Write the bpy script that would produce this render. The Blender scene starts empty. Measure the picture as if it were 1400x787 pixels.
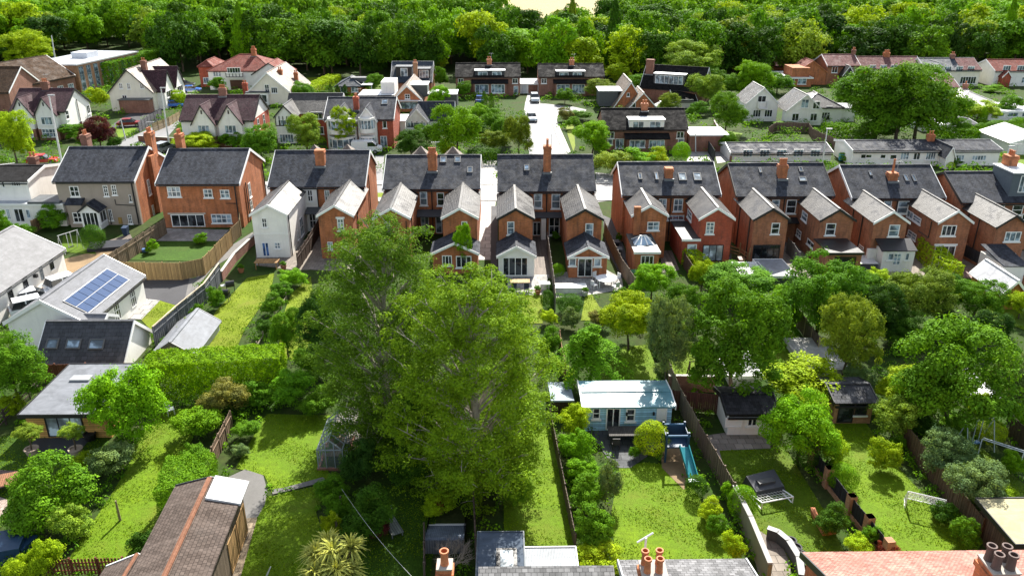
import bpy, math, random
import numpy as np
from mathutils import Vector, Matrix
random.seed(7)
R = math.radians
sc = bpy.context.scene
col = sc.collection

# ------------------------------------------------------------------ camera
CAMH, FPX, PITCH, YAW = 31.0, 1100.0, R(23.1), R(0.81)
IW, IH = 1400.0, 787.0
cd = bpy.data.cameras.new('camera'); cam = bpy.data.objects.new('camera', cd); col.objects.link(cam)
cam.location = (0, 0, CAMH); cam.rotation_euler = (R(90) - PITCH, 0, -YAW)
cd.sensor_width = 36; cd.lens = FPX / IW * 36; cd.clip_start = .5; cd.clip_end = 5000
sc.camera = cam
# ------------------------------------------------------------------ world, sun, exposure
SUN_EL, SUN_AZ = R(40), R(13)          # azimuth measured from +Y towards +X
w = bpy.data.worlds.new('World'); sc.world = w; w.use_nodes = True
nt = w.node_tree; bg = nt.nodes['Background']
sky = nt.nodes.new('ShaderNodeTexSky'); sky.sky_type = 'NISHITA'; sky.sun_disc = False
sky.sun_elevation = SUN_EL; sky.sun_rotation = SUN_AZ; sky.air_density = 1.0; sky.dust_density = 1.2
hs = nt.nodes.new('ShaderNodeHueSaturation'); hs.inputs['Saturation'].default_value = .5; nt.links.new(sky.outputs[0], hs.inputs['Color']); nt.links.new(hs.outputs[0], bg.inputs[0]); bg.inputs[1].default_value = 0.104
sd = bpy.data.lights.new('sun', 'SUN'); sun = bpy.data.objects.new('sun', sd); col.objects.link(sun)
sd.energy = 5.0; sd.angle = R(0.55); sd.color = (1.0, .95, .86)
sv = Vector((math.sin(SUN_AZ) * math.cos(SUN_EL), math.cos(SUN_AZ) * math.cos(SUN_EL), math.sin(SUN_EL)))
sun.rotation_euler = sv.to_track_quat('Z', 'Y').to_euler(); sun.location = (40, 60, 90)
sc.view_settings.view_transform = 'Standard'; sc.view_settings.look = 'None'
sc.view_settings.gamma = 1.0; sc.view_settings.use_curve_mapping = False
sc.view_settings.exposure = 1.45
sc.cycles.use_denoising = True
sc.cycles.max_bounces = 6; sc.cycles.diffuse_bounces = 3; sc.cycles.transparent_max_bounces = 6
sc.cycles.transmission_bounces = 3; sc.cycles.glossy_bounces = 2

# ------------------------------------------------------------------ photo pixel -> place
CR = Matrix.Rotation(-YAW, 3, 'Z') @ Matrix.Rotation(R(90) - PITCH, 3, 'X')
CP = Vector((0, 0, CAMH))
def ray(p):
    return CR @ Vector(((p[0] - IW / 2) / FPX, -(p[1] - IH / 2) / FPX, -1.0))
def G(p, z=0.0):
    d = ray(p); t = (z - CAMH) / d.z
    return CP + d * t
def PY(p, Y):
    d = ray(p); return CP + d * (Y / d.y)
def depth(v):
    return (CR.transposed() @ (Vector(v) - CP)).z * -1
def mpp(v):                     # metres per photo pixel at a point
    return depth(v) / FPX
def crop(x0, y0, s):
    return lambda x, y: (x0 + x / s, y0 + y / s)
S_ = 1377 / 350
T = [crop(350 * i, 0, S_) for i in range(4)]
M = [crop(350 * i, 180, S_) for i in range(4)]
L = [crop(350 * i, 380, S_) for i in range(4)]
B = [crop(350 * i, 587, S_) for i in range(4)]

# ------------------------------------------------------------------ materials
class NB:
    def __init__(s, name):
        s.m = bpy.data.materials.new(name); s.m.use_nodes = True; s.t = s.m.node_tree
        s.bs = s.t.nodes['Principled BSDF']
    def n(s, ty, ins=None, **pr):
        k = s.t.nodes.new('ShaderNode' + ty)
        for a, v in pr.items(): setattr(k, a, v)
        for a, v in (ins or {}).items():
            if hasattr(v, 'links'): s.t.links.new(v, k.inputs[a])
            else: k.inputs[a].default_value = v
        return k
    def l(s, a, b): s.t.links.new(a, b)
    def mix(s, fac, a, b, bt='MIX'):
        k = s.t.nodes.new('ShaderNodeMix'); k.data_type = 'RGBA'; k.blend_type = bt
        for i, v in ((0, fac), (6, a), (7, b)):
            if hasattr(v, 'links'): s.t.links.new(v, k.inputs[i])
            else: k.inputs[i].default_value = v if i == 0 else (*v[:3], 1)
        return k.outputs[2]
    def ramp(s, fac, pts):
        k = s.t.nodes.new('ShaderNodeValToRGB'); e = k.color_ramp.elements
        while len(e) < len(pts): e.new(.5)
        for i, (p, c) in enumerate(pts):
            e[i].position = p; c = c if hasattr(c, '__len__') else (c, c, c); e[i].color = (*c[:3], 1)
        s.l(fac, k.inputs[0]); return k.outputs[0]
    def noise(s, vec, scale, det=4, rough=.6, dist=0):
        k = s.n('TexNoise', {'Scale': scale, 'Detail': det, 'Roughness': rough, 'Distortion': dist})
        s.l(vec, k.inputs['Vector']); return k.outputs[0]
    def scaled(s, vec, v):
        k = s.n('VectorMath', operation='MULTIPLY'); s.l(vec, k.inputs[0]); k.inputs[1].default_value = v; return k.outputs[0]
    def bump(s, h, st=.3, d=.02):
        k = s.n('Bump', {'Strength': st, 'Distance': d}); s.l(h, k.inputs['Height']); s.l(k.outputs[0], s.bs.inputs['Normal'])
    def fin(s, colr=None, rough=.7, spec=.4, metal=0):
        if colr is not None:
            if hasattr(colr, 'links'): s.l(colr, s.bs.inputs['Base Color'])
            else: s.bs.inputs['Base Color'].default_value = (*colr[:3], 1)
        if hasattr(rough, 'links'): s.l(rough, s.bs.inputs['Roughness'])
        else: s.bs.inputs['Roughness'].default_value = rough
        s.bs.inputs['Specular IOR Level'].default_value = spec
        s.bs.inputs['Metallic'].default_value = metal
        return s.m
CACHE = {}
def cached(f):
    def g(*a):
        k = (f.__name__,) + a
        if k not in CACHE: CACHE[k] = f(*a)
        return CACHE[k]
    return g
def sc3(c, k): return tuple(min(1, x * k) for x in c[:3])

@cached
def plain(c, rough=.55, spec=.22, metal=0, var=.12, scale=3.0):
    b = NB('coated'); g = b.n('TexCoord'); n = b.noise(g.outputs['Object'], scale, 5, .65)
    cc = b.ramp(n, [(.3, sc3(c, 1 - var)), (.7, sc3(c, 1 + var))])
    return b.fin(cc, rough, spec, metal)
@cached
def brick(c, dirt=.35):
    b = NB('brickwork'); g = b.n('TexCoord'); uv = g.outputs['UV']; ob = g.outputs['Object']
    k = b.n('TexBrick', {'Scale': 1.0, 'Brick Width': .225, 'Row Height': .075, 'Mortar Size': .009, 'Mortar Smooth': .3, 'Bias': -.1})
    k.inputs['Color1'].default_value = (*sc3(c, 1.18), 1); k.inputs['Color2'].default_value = (*sc3(c, .72), 1)
    k.inputs['Mortar'].default_value = (*(.6 * x + .13 for x in c), 1); b.l(uv, k.inputs['Vector'])
    n1 = b.noise(ob, .55, 5, .65); n2 = b.noise(b.scaled(ob, (2.6, 2.6, .5)), 1.0, 4, .6)
    c1 = b.mix(b.ramp(n1, [(.38, 0), (.72, 1)]), k.outputs[0], sc3(c, .62), 'MIX')
    c1 = b.mix(.8, k.outputs[0], c1)
    c2 = b.mix(b.ramp(n2, [(.46, 0), (.72, dirt)]), c1, (.06, .042, .032))
    n3 = b.noise(b.scaled(uv, (1.6, 5, 1)), 1.0, 4, .75)
    c3 = b.mix(b.ramp(n3, [(.54, 0), (.75, .55)]), c2, sc3(c, 1.45))
    c3 = b.mix(b.ramp(n3, [(.28, .5), (.46, 0)]), c3, sc3(c, .5))
    b.bump(k.outputs[1], .15, .01)
    return b.fin(c3, .85, .25)
@cached
def slate(c, rough=.5, tw=.28, th=.22, streak=.5, spec=.45, cv=1.0):
    b = NB('slate_tiles'); g = b.n('TexCoord'); uv = g.outputs['UV']; ob = g.outputs['Object']
    k = b.n('TexBrick', {'Scale': 1.0, 'Brick Width': tw, 'Row Height': th, 'Mortar Size': .012, 'Mortar Smooth': .1, 'Bias': 0.0})
    k.inputs['Color1'].default_value = (*sc3(c, 1 + .45 * cv), 1); k.inputs['Color2'].default_value = (*sc3(c, 1 - .4 * cv), 1)
    k.inputs['Mortar'].default_value = (*sc3(c, .3), 1); b.l(uv, k.inputs['Vector'])
    n1 = b.noise(b.scaled(uv, (1.3, .28, 1)), 1.0, 5, .65); n2 = b.noise(ob, 2.2, 6, .7)
    lt = tuple(x * 1.9 + .014 for x in c)
    c1 = b.mix(b.ramp(n1, [(.48, 0), (.78, streak)]), k.outputs[0], lt)
    c2 = b.mix(b.ramp(n2, [(.5, 0), (.8, .5)]), c1, sc3(c, .5))
    n3 = b.noise(uv, 9.0, 3, .7)
    c3 = b.mix(b.ramp(n3, [(.6, 0), (.8, .3)]), c2, tuple(x * 2.2 + .022 for x in c))
    n4 = b.noise(ob, .8, 5, .7, .5); rg = b.ramp(n4, [(.36, rough - .1), (.66, rough + .24)])
    b.bump(k.outputs[1], .6, .03)
    return b.fin(c3, rg, spec)
@cached
def render(c):
    b = NB('rendered_wall'); g = b.n('TexCoord'); ob = g.outputs['Object']
    n2 = b.noise(b.scaled(ob, (1.6, 1.6, .25)), 1.0, 5, .7); n1 = b.noise(ob, .8, 4, .6)
    c1 = b.ramp(n1, [(.3, sc3(c, .9)), (.7, sc3(c, 1.03))])
    c2 = b.mix(b.ramp(n2, [(.52, 0), (.85, .45)]), c1, sc3(c, .55))
    return b.fin(c2, .8, .25)
@cached
def planks(c, wd=.14, rough=.75, horiz=0):
    b = NB('timber_boards'); g = b.n('TexCoord'); uv = g.outputs['UV']; ob = g.outputs['Object']
    k = b.n('TexBrick', {'Scale': 1.0, 'Brick Width': 3.1 if horiz else wd, 'Row Height': wd if horiz else 6.0, 'Mortar Size': .012, 'Bias': 0.0}, offset=.37 if horiz else 0)
    k.inputs['Color1'].default_value = (*sc3(c, 1.25), 1); k.inputs['Color2'].default_value = (*sc3(c, .72), 1)
    k.inputs['Mortar'].default_value = (*sc3(c, .25), 1); b.l(uv, k.inputs['Vector'])
    n1 = b.noise(b.scaled(ob, (3, 3, .6)), 1.0, 5, .7)
    c1 = b.mix(b.ramp(n1, [(.42, 0), (.75, .6)]), k.outputs[0], sc3(c, .45))
    b.bump(k.outputs[1], .4, .01)
    return b.fin(c1, rough, .25)
@cached
def slabs(c, w_=.6, rough=.6, gap=.02):
    b = NB('paving_slabs'); g = b.n('TexCoord'); uv = g.outputs['UV']
    k = b.n('TexBrick', {'Scale': 1.0, 'Brick Width': w_, 'Row Height': w_, 'Mortar Size': gap, 'Bias': 0.0}, offset=.5)
    k.inputs['Color1'].default_value = (*sc3(c, 1.15), 1); k.inputs['Color2'].default_value = (*sc3(c, .8), 1)
    k.inputs['Mortar'].default_value = (*sc3(c, .4), 1); b.l(uv, k.inputs['Vector'])
    n1 = b.noise(uv, .9, 6, .7)
    c1 = b.mix(b.ramp(n1, [(.42, 0), (.75, .6)]), k.outputs[0], sc3(c, .5))
    b.bump(k.outputs[1], .3, .01)
    return b.fin(c1, b.ramp(n1, [(.3, rough - .1), (.7, rough + .15)]), .5 if rough < .5 else .18)
@cached
def tarmac(c, rough=.6, spec=.5):
    b = NB('tarmac'); g = b.n('TexCoord'); ob = g.outputs['Object']
    n1 = b.noise(ob, .35, 6, .7); n2 = b.noise(ob, 14, 3, .7)
    c1 = b.ramp(n1, [(.3, sc3(c, .72)), (.7, sc3(c, 1.2))])
    c2 = b.mix(b.ramp(n2, [(.35, .35), (.65, 0)]), c1, sc3(c, .5))
    return b.fin(c2, b.ramp(n1, [(.3, rough - .1), (.7, rough + .15)]), spec)
@cached
def felt(c, rough=.6, spec=.3, ribs=0):
    b = NB('roof_sheet'); g = b.n('TexCoord'); uv = g.outputs['UV']; ob = g.outputs['Object']
    n1 = b.noise(ob, 1.0, 6, .7, .6); n2 = b.noise(b.scaled(uv, (.5, 3, 1)), 1.2, 5, .7)
    c1 = b.ramp(n1, [(.3, sc3(c, .65)), (.72, sc3(c, 1.3))])
    c1 = b.mix(b.ramp(n2, [(.5, 0), (.75, .5)]), c1, sc3(c, .5))
    if ribs:
        wv = b.n('TexWave', {'Scale': ribs, 'Distortion': 0.0}, wave_type='BANDS', bands_direction='X'); b.l(uv, wv.inputs['Vector'])
        b.bump(wv.outputs[1], .6, .03)
        c1 = b.mix(b.ramp(wv.outputs[1], [(.0, .5), (.3, 0)]), c1, sc3(c, .5))
    return b.fin(c1, b.ramp(n1, [(.3, rough - .08), (.7, rough + .15)]), spec)
@cached
def grass(c, c2, stripe=0.0, dry=.3):
    b = NB('lawn_grass'); g = b.n('TexCoord'); ob = g.outputs['Object']
    n1 = b.noise(ob, .22, 5, .65, .4); n2 = b.noise(ob, 2.6, 6, .75); n3 = b.noise(b.scaled(ob, (16, 9, 16)), 1.0, 3, .7)
    cc = b.mix(b.ramp(n1, [(.34, 0), (.68, 1)]), c, c2)
    cc = b.mix(b.ramp(n2, [(.3, .75), (.62, 0)]), cc, sc3(c, .42))  # darker blotches: shadow mottling of the turf painted into the colour
    cc = b.mix(b.ramp(n1, [(.52, 0), (.78, dry)]), cc, (.20, .19, .02))
    cc = b.mix(b.ramp(n3, [(.32, .7), (.58, 0)]), cc, sc3(c, .42))
    b.bump(n3, .8, .05)
    return b.fin(cc, .85, .15)
@cached
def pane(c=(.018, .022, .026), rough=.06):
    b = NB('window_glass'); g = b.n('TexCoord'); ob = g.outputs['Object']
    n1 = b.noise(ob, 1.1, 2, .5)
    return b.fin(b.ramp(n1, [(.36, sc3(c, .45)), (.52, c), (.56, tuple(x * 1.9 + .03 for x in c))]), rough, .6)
def leafmat(name, tr=.22, rough=.75):
    b = NB(name); oi = b.n('ObjectInfo'); g = b.n('TexCoord'); ob = g.outputs['Object']
    n1 = b.noise(ob, 2.2, 3, .6); n2 = b.noise(ob, 14, 2, .6)
    cc = b.mix(1.0, oi.outputs['Color'], b.ramp(n1, [(.3, (.66, .72, .85)), (.7, (1.4, 1.24, .9))]), 'MULTIPLY')
    cc = b.mix(1.0, cc, b.ramp(n2, [(.3, .65), (.7, 1.35)]), 'MULTIPLY')
    b.fin(cc, rough, .06)
    t = b.n('BsdfTranslucent'); tc = b.mix(1.0, cc, (1.5, 1.35, .5), 'MULTIPLY'); b.l(tc, t.inputs[0])
    mx = b.n('MixShader', {0: tr}); b.l(b.bs.outputs[0], mx.inputs[1]); b.l(t.outputs[0], mx.inputs[2])
    b.l(mx.outputs[0], b.t.nodes['Material Output'].inputs[0])
    return b.m
LEAF = leafmat('foliage_leaves')
def barkmat(c, name):
    b = NB(name); g = b.n('TexCoord'); n = b.noise(b.scaled(g.outputs['Object'], (4, 4, 1)), 2.0, 5, .7)
    return b.fin(b.ramp(n, [(.3, sc3(c, .55)), (.7, sc3(c, 1.3))]), .9, .2)
BARK = barkmat((.10, .075, .05), 'bark'); PALEBARK = barkmat((.34, .31, .25), 'pale_bark')

WHITE = plain((.78, .78, .76), .4, .4, 0, .04); BLACK = plain((.018, .018, .02), .45, .4); DGREY = plain((.07, .075, .08), .5, .4)
LEAD = plain((.13, .14, .15), .5, .5); GREYM = plain((.3, .31, .32), .4, .5); TERRA = plain((.45, .16, .07), .7, .3, 0, .25, 8)
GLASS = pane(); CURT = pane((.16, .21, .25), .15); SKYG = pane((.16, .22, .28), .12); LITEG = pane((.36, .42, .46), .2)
SLATE = slate((.034, .038, .048), .7, .28, .22, .75, .12); SLATE_L = slate((.030, .028, .027), .42, .28, .22, .8, .45)
SLATE_B = slate((.022, .035, .052), .55, .28, .22, .4, .35); DARKT = slate((.012, .0115, .012), .8, .3, .3, .2, .08)
PURPT = slate((.06, .03, .036), .75, .2, .2, .3, .2); REDT = slate((.17, .048, .035), .8, .2, .2, .4, .2); BROWNT = slate((.055, .032, .018), .8, .25, .25, .5, .15)
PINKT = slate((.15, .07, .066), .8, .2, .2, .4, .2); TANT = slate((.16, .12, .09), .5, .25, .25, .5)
BR_O = brick((.47, .155, .052), .6); BR_R = brick((.42, .075, .03), .5); BR_B = brick((.37, .14, .062), .6); BR_T = brick((.40, .21, .11)); BR_P = brick((.27, .12, .078))
R_WHITE = render((.82, .80, .75)); R_CREAM = render((.78, .72, .60)); R_GREY = render((.33, .28, .23)); R_LG = render((.5, .5, .5))

# ------------------------------------------------------------------ mesh builder (UVs in metres along each face)
class MB:
    def __init__(s): s.v = []; s.f = []
    def add(s, vs, fs):
        o = len(s.v); s.v += [tuple(p) for p in vs]; s.f += [tuple(i + o for i in f) for f in fs]; return s
    def quad(s, *p): return s.add(p, [tuple(range(len(p)))])
    def box(s, x0, x1, y0, y1, z0, z1):
        return s.add([(x, y, z) for z in (z0, z1) for y in (y0, y1) for x in (x0, x1)],
                     [(0, 2, 3, 1), (4, 5, 7, 6), (0, 1, 5, 4), (2, 6, 7, 3), (0, 4, 6, 2), (1, 3, 7, 5)])
    def obox(s, O, U, V, N, u0, u1, v0, v1, n0, n1):
        O, U, V, N = map(Vector, (O, U, V, N))
        return s.add([O + U * u + V * v + N * n for n in (n0, n1) for v in (v0, v1) for u in (u0, u1)],
                     [(0, 2, 3, 1), (4, 5, 7, 6), (0, 1, 5, 4), (2, 6, 7, 3), (0, 4, 6, 2), (1, 3, 7, 5)])
    def bar(s, a, b, w_, h_):
        a, b = Vector(a), Vector(b); d = (b - a); ln = d.length; d.normalize()
        up = Vector((0, 0, 1)) if abs(d.z) < .95 else Vector((0, 1, 0))
        u = d.cross(up).normalized(); v = u.cross(d)
        return s.obox(a, d, u, v, 0, ln, -w_ / 2, w_ / 2, -h_ / 2, h_ / 2)
    def prism(s, poly, d, cap=True):
        n = len(poly); d = Vector(d); a = [Vector(p) for p in poly]
        fs = [(i, (i + 1) % n, (i + 1) % n + n, i + n) for i in range(n)]
        if cap: fs += [tuple(range(n - 1, -1, -1)), tuple(range(n, 2 * n))]
        return s.add(a + [p + d for p in a], fs)
    def slab(s, pts, t):       # planar polygon thickened upwards along its normal
        a = [Vector(p) for p in pts]; n = (a[1] - a[0]).cross(a[2] - a[0]).normalized()
        if n.z < 0: n = -n
        return s.prism(a, n * t)
    def tube(s, pts, rad, k=7, cap=True):
        pts = [Vector(p) for p in pts]; o = len(s.v)
        if not hasattr(rad, '__len__'): rad = [rad] * len(pts)
        for i, p in enumerate(pts):
            d = (pts[min(i + 1, len(pts) - 1)] - pts[max(i - 1, 0)]).normalized()
            u = d.cross(Vector((.3, .95, .05))).normalized() if abs(d.y) < .9 else d.cross(Vector((1, 0, .1))).normalized(); v = d.cross(u)
            s.v += [tuple(p + (u * math.cos(a) + v * math.sin(a)) * rad[i]) for a in [2 * math.pi * j / k for j in range(k)]]
        for i in range(len(pts) - 1):
            for j in range(k):
                s.f.append((o + i * k + j, o + i * k + (j + 1) % k, o + (i + 1) * k + (j + 1) % k, o + (i + 1) * k + j))
        if cap:
            s.f.append(tuple(o + j for j in range(k - 1, -1, -1))); s.f.append(tuple(o + (len(pts) - 1) * k + j for j in range(k)))
        return s
    def lathe(s, c, prof, k=12):     # prof: (radius, z)
        c = Vector(c); o = len(s.v)
        for r_, z in prof: s.v += [tuple(c + Vector((r_ * math.cos(2 * math.pi * j / k), r_ * math.sin(2 * math.pi * j / k), z))) for j in range(k)]
        for i in range(len(prof) - 1):
            for j in range(k): s.f.append((o + i * k + j, o + i * k + (j + 1) % k, o + (i + 1) * k + (j + 1) % k, o + (i + 1) * k + j))
        s.f.append(tuple(o + (len(prof) - 1) * k + j for j in range(k)))
        return s
    def build(s, name, mat, parent=None, smooth=False, loc=None, rz=0):
        me = bpy.data.meshes.new(name); me.from_pydata(s.v, [], s.f); me.update()
        uvl = me.uv_layers.new(name='UVMap').data
        va = np.array(s.v); k = 0; out = np.zeros(len(me.loops) * 2)
        for p in me.polygons:
            n = p.normal
            if abs(n.z) > .985: h = Vector((1, 0, 0)); v = Vector((0, 1, 0))
            else: h = Vector((-n.y, n.x, 0)).normalized(); v = n.cross(h)
            for li in p.loop_indices:
                q = Vector(va[me.loops[li].vertex_index]); out[2 * li] = q.dot(h); out[2 * li + 1] = q.dot(v)
        uvl.foreach_set('uv', out)
        if smooth: me.polygons.foreach_set('use_smooth', [True] * len(me.polygons))
        me.materials.append(mat)
        o = bpy.data.objects.new(name, me); col.objects.link(o)
        if parent: o.parent = parent
        if loc is not None: o.location = loc; o.rotation_euler.z = rz
        return o
def thing(name, label, cat, loc=(0, 0, 0), rz=0, group=None):
    o = bpy.data.objects.new(name, None); col.objects.link(o); o.location = loc; o.rotation_euler.z = rz
    o.empty_display_size = .3
    return tag(o, label, cat, group)
def tag(o, label, cat, group=None):
    o['label'] = label; o['category'] = cat
    if group: o['group'] = group
    return o
def struct(o, kind='structure'): o['kind'] = kind; return o
def dup(root, loc, rz=0, label=None, group=None, scale=None):
    r = root.copy(); col.objects.link(r); r.location = loc; r.rotation_euler.z = rz
    if scale: r.scale = scale
    if label: r['label'] = label
    if group: r['group'] = group
    def rec(src, dst):
        for ch in list(src.children):
            c = ch.copy(); col.objects.link(c); c.parent = dst; rec(ch, c)
    rec(root, r); return r
# ------------------------------------------------------------------ buildings
def vee(m, p, d):
    d = Vector(d); a = [Vector(q) for q in p]; b = [q + d for q in a]
    m.add(a + b, [(0, 1, 4, 5), (1, 2, 3, 4), (6, 7, 10, 11), (7, 8, 9, 10), (0, 1, 7, 6), (1, 2, 8, 7), (5, 4, 10, 11), (4, 3, 9, 10), (0, 5, 11, 6), (2, 3, 9, 8)])
class Bld:
    def __init__(s, name, label, cat, pl, pr, ze, D, zr, wall=BR_O, roof=SLATE, ridge='x', ang=None, group=None, oh=.25,
                 trim=WHITE, rot=0, gut=BLACK, W=None, barge=True, roofname='roof', z0=0):
        a = G(pl, ze); b = G(pr, ze)
        if ang is None: ang = 0.0
        elif ang == 'fit': ang = math.atan2(b.y - a.y, b.x - a.x)
        if W is None:
            U = Vector((math.cos(ang), math.sin(ang), 0)); V = Vector((-U.y, U.x, 0))
            d = ray(pr); n = V; t = (a - CP).dot(n) / d.dot(n); W = (CP + d * t - a).dot(U)
        if isinstance(zr, tuple): zr = PY(zr, a.y + D / 2).z - .16
        s.W, s.D, s.ze, s.zr, s.ridge, s.ang = W, D, ze, zr, ridge, ang
        s.wallm, s.roofm, s.trim = wall, roof, trim
        s.o = Vector((a.x, a.y, 0)); s.U = Vector((math.cos(ang), math.sin(ang), 0)); s.V = Vector((-s.U.y, s.U.x, 0))
        s.root = thing(name, label, cat, s.o, ang, group)
        m = MB()
        if ridge == 'x':
            m.quad((0, 0, 0), (W, 0, 0), (W, 0, ze), (0, 0, ze)); m.quad((0, D, 0), (W, D, 0), (W, D, ze), (0, D, ze))
            for x in (0, W): m.quad((x, 0, 0), (x, D, 0), (x, D, ze), (x, D / 2, zr), (x, 0, ze))
        elif ridge == 'y':
            for y in (0, D): m.quad((0, y, 0), (W, y, 0), (W, y, ze), (W / 2, y, zr), (0, y, ze))
            for x in (0, W): m.quad((x, 0, 0), (x, D, 0), (x, D, ze), (x, 0, ze))
        elif ridge == 'shed':
            m.quad((0, 0, 0), (W, 0, 0), (W, 0, ze), (0, 0, ze)); m.quad((0, D, 0), (W, D, 0), (W, D, zr), (0, D, zr))
            for x in (0, W): m.quad((x, 0, 0), (x, D, 0), (x, D, zr), (x, 0, ze))
        else:
            m.quad((0, 0, 0), (W, 0, 0), (W, 0, ze), (0, 0, ze)); m.quad((0, D, 0), (W, D, 0), (W, D, ze), (0, D, ze))
            for x in (0, W): m.quad((x, 0, 0), (x, D, 0), (x, D, ze), (x, 0, ze))
        m.build('wall', wall, s.root)
        s.mkroof(0, W, 0, D, ze, zr, ridge, roof, oh, roofname, barge)
        if gut and ridge == 'x': MB().box(-.1, W + .1, -oh - .1, -oh + .02, ze - .32, ze - .2).build('gutter', gut, s.root)
    def mkroof(s, x0, x1, y0, y1, ze, zr, ridge, roof, oh, nm='roof', barge=True, par=None):
        par = par or s.root; m = MB(); t = .12; e = .012; bb = MB(); rc = MB()
        if ridge == 'x':
            ym = (y0 + y1) / 2; k = (zr - ze) / (ym - y0); xa, xb = x0 - .18, x1 + .18
            m.slab([(xa, y0 - oh, ze - oh * k + e), (xb, y0 - oh, ze - oh * k + e), (xb, ym, zr + e), (xa, ym, zr + e)], t)
            m.slab([(xa, y1 + oh, ze - oh * k + e), (xa, ym, zr + e), (xb, ym, zr + e), (xb, y1 + oh, ze - oh * k + e)], t)
            rc.box(xa, xb, ym - .14, ym + .14, zr + .06, zr + .19)
            for x, dx in ((xa, -.07), (xb, .07)):
                bb = MB(); za = ze - oh * k
                vee(bb, [(x, y0 - oh, za - .14), (x, ym, zr - .14), (x, y1 + oh, za - .14), (x, y1 + oh, za + .2), (x, ym, zr + .2), (x, y0 - oh, za + .2)], (dx, 0, 0))
                if barge: bb.build('bargeboard', s.trim, par)
        elif ridge == 'y':
            xm = (x0 + x1) / 2; k = (zr - ze) / (xm - x0); ya, yb = y0 - .2, y1 + .2
            m.slab([(x0 - oh, ya, ze - oh * k + e), (xm, ya, zr + e), (xm, yb, zr + e), (x0 - oh, yb, ze - oh * k + e)], t)
            m.slab([(x1 + oh, ya, ze - oh * k + e), (x1 + oh, yb, ze - oh * k + e), (xm, yb, zr + e), (xm, ya, zr + e)], t)
            rc.box(xm - .13, xm + .13, ya, yb, zr + .06, zr + .18)
            for y, dy in ((ya, -.07), (yb, .07)):
                bb = MB(); za = ze - oh * k
                vee(bb, [(x0 - oh, y, za - .14), (xm, y, zr - .14), (x1 + oh, y, za - .14), (x1 + oh, y, za + .19), (xm, y, zr + .19), (x0 - oh, y, za + .19)], (0, dy, 0))
                if barge: bb.build('bargeboard', s.trim, par)
        elif ridge in ('hip', 'hipy'):
            X0, X1, Y0, Y1 = x0 - oh, x1 + oh, y0 - oh, y1 + oh
            if X1 - X0 > Y1 - Y0 and ridge == 'hip':
                hw = (Y1 - Y0) / 2; p = (X0 + hw * .9, (Y0 + Y1) / 2, zr); q = (X1 - hw * .9, (Y0 + Y1) / 2, zr)
                m.quad((X0, Y0, ze), (X1, Y0, ze), q, p); m.quad((X1, Y1, ze), (X0, Y1, ze), p, q)
                m.quad((X0, Y1, ze), (X0, Y0, ze), p); m.quad((X1, Y0, ze), (X1, Y1, ze), q)
            else:
                hw = (X1 - X0) / 2; p = ((X0 + X1) / 2, Y0 + hw * .9, zr); q = ((X0 + X1) / 2, Y1 - hw * .9, zr)
                m.quad((X0, Y0, ze), (X1, Y0, ze), p); m.quad((X1, Y1, ze), (X0, Y1, ze), q)
                m.quad((X0, Y1, ze), (X0, Y0, ze), p, q); m.quad((X1, Y0, ze), (X1, Y1, ze), q, p)
            m.box(X0, X1, Y0, Y1, ze - .22, ze - .03); rc.bar(p, q, .25, .14)
            for c_ in ((X0, Y0, ze), (X0, Y1, ze)): rc.bar(c_, p if ridge == 'hip' and X1 - X0 > Y1 - Y0 else (p if c_[1] == Y0 else q), .18, .1)
            for c_ in ((X1, Y0, ze), (X1, Y1, ze)): rc.bar(c_, q if ridge == 'hip' and X1 - X0 > Y1 - Y0 else (p if c_[1] == Y0 else q), .18, .1)
            barge = False
        elif ridge == 'shed':
            k = (zr - ze) / (y1 - y0)
            m.slab([(x0 - oh, y0 - oh, ze - oh * k + e), (x1 + oh, y0 - oh, ze - oh * k + e), (x1 + oh, y1 + .1, zr + e + .1 * k), (x0 - oh, y1 + .1, zr + e + .1 * k)], t); rc = None; barge = False
        else:
            m.box(x0 - oh, x1 + oh, y0 - oh, y1 + oh, ze, ze + .1)
            f = MB()
            for a_ in ((x0 - oh - .05, x1 + oh + .05, y0 - oh - .06, y0 - oh), (x0 - oh - .05, x1 + oh + .05, y1 + oh, y1 + oh + .06), (x0 - oh - .06, x0 - oh, y0 - oh, y1 + oh), (x1 + oh, x1 + oh + .06, y0 - oh, y1 + oh)):
                f.box(*a_, ze - .14, ze + .15)
            f.build('fascia', s.trim, par); rc = None; barge = False
        rf = m.build(nm, roof, par)
        if rc: rc.build('ridge_tiles', roof, rf)
        return rf
    # --- pixel -> local
    def lray(s, p):
        d = ray(p); c = CP - s.o
        return Vector((c.dot(s.U), c.dot(s.V), c.z)), Vector((d.dot(s.U), d.dot(s.V), d.z))
    def hit(s, p, ax, v):
        c, d = s.lray(p); t = (v - c[ax]) / d[ax]; return c + d * t
    def hitroof(s, p):
        c, d = s.lray(p); k = (s.zr - s.ze) / (s.D / 2); t = (s.ze + k * c.y - c.z) / (d.z - k * d.y); return c + d * t
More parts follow.
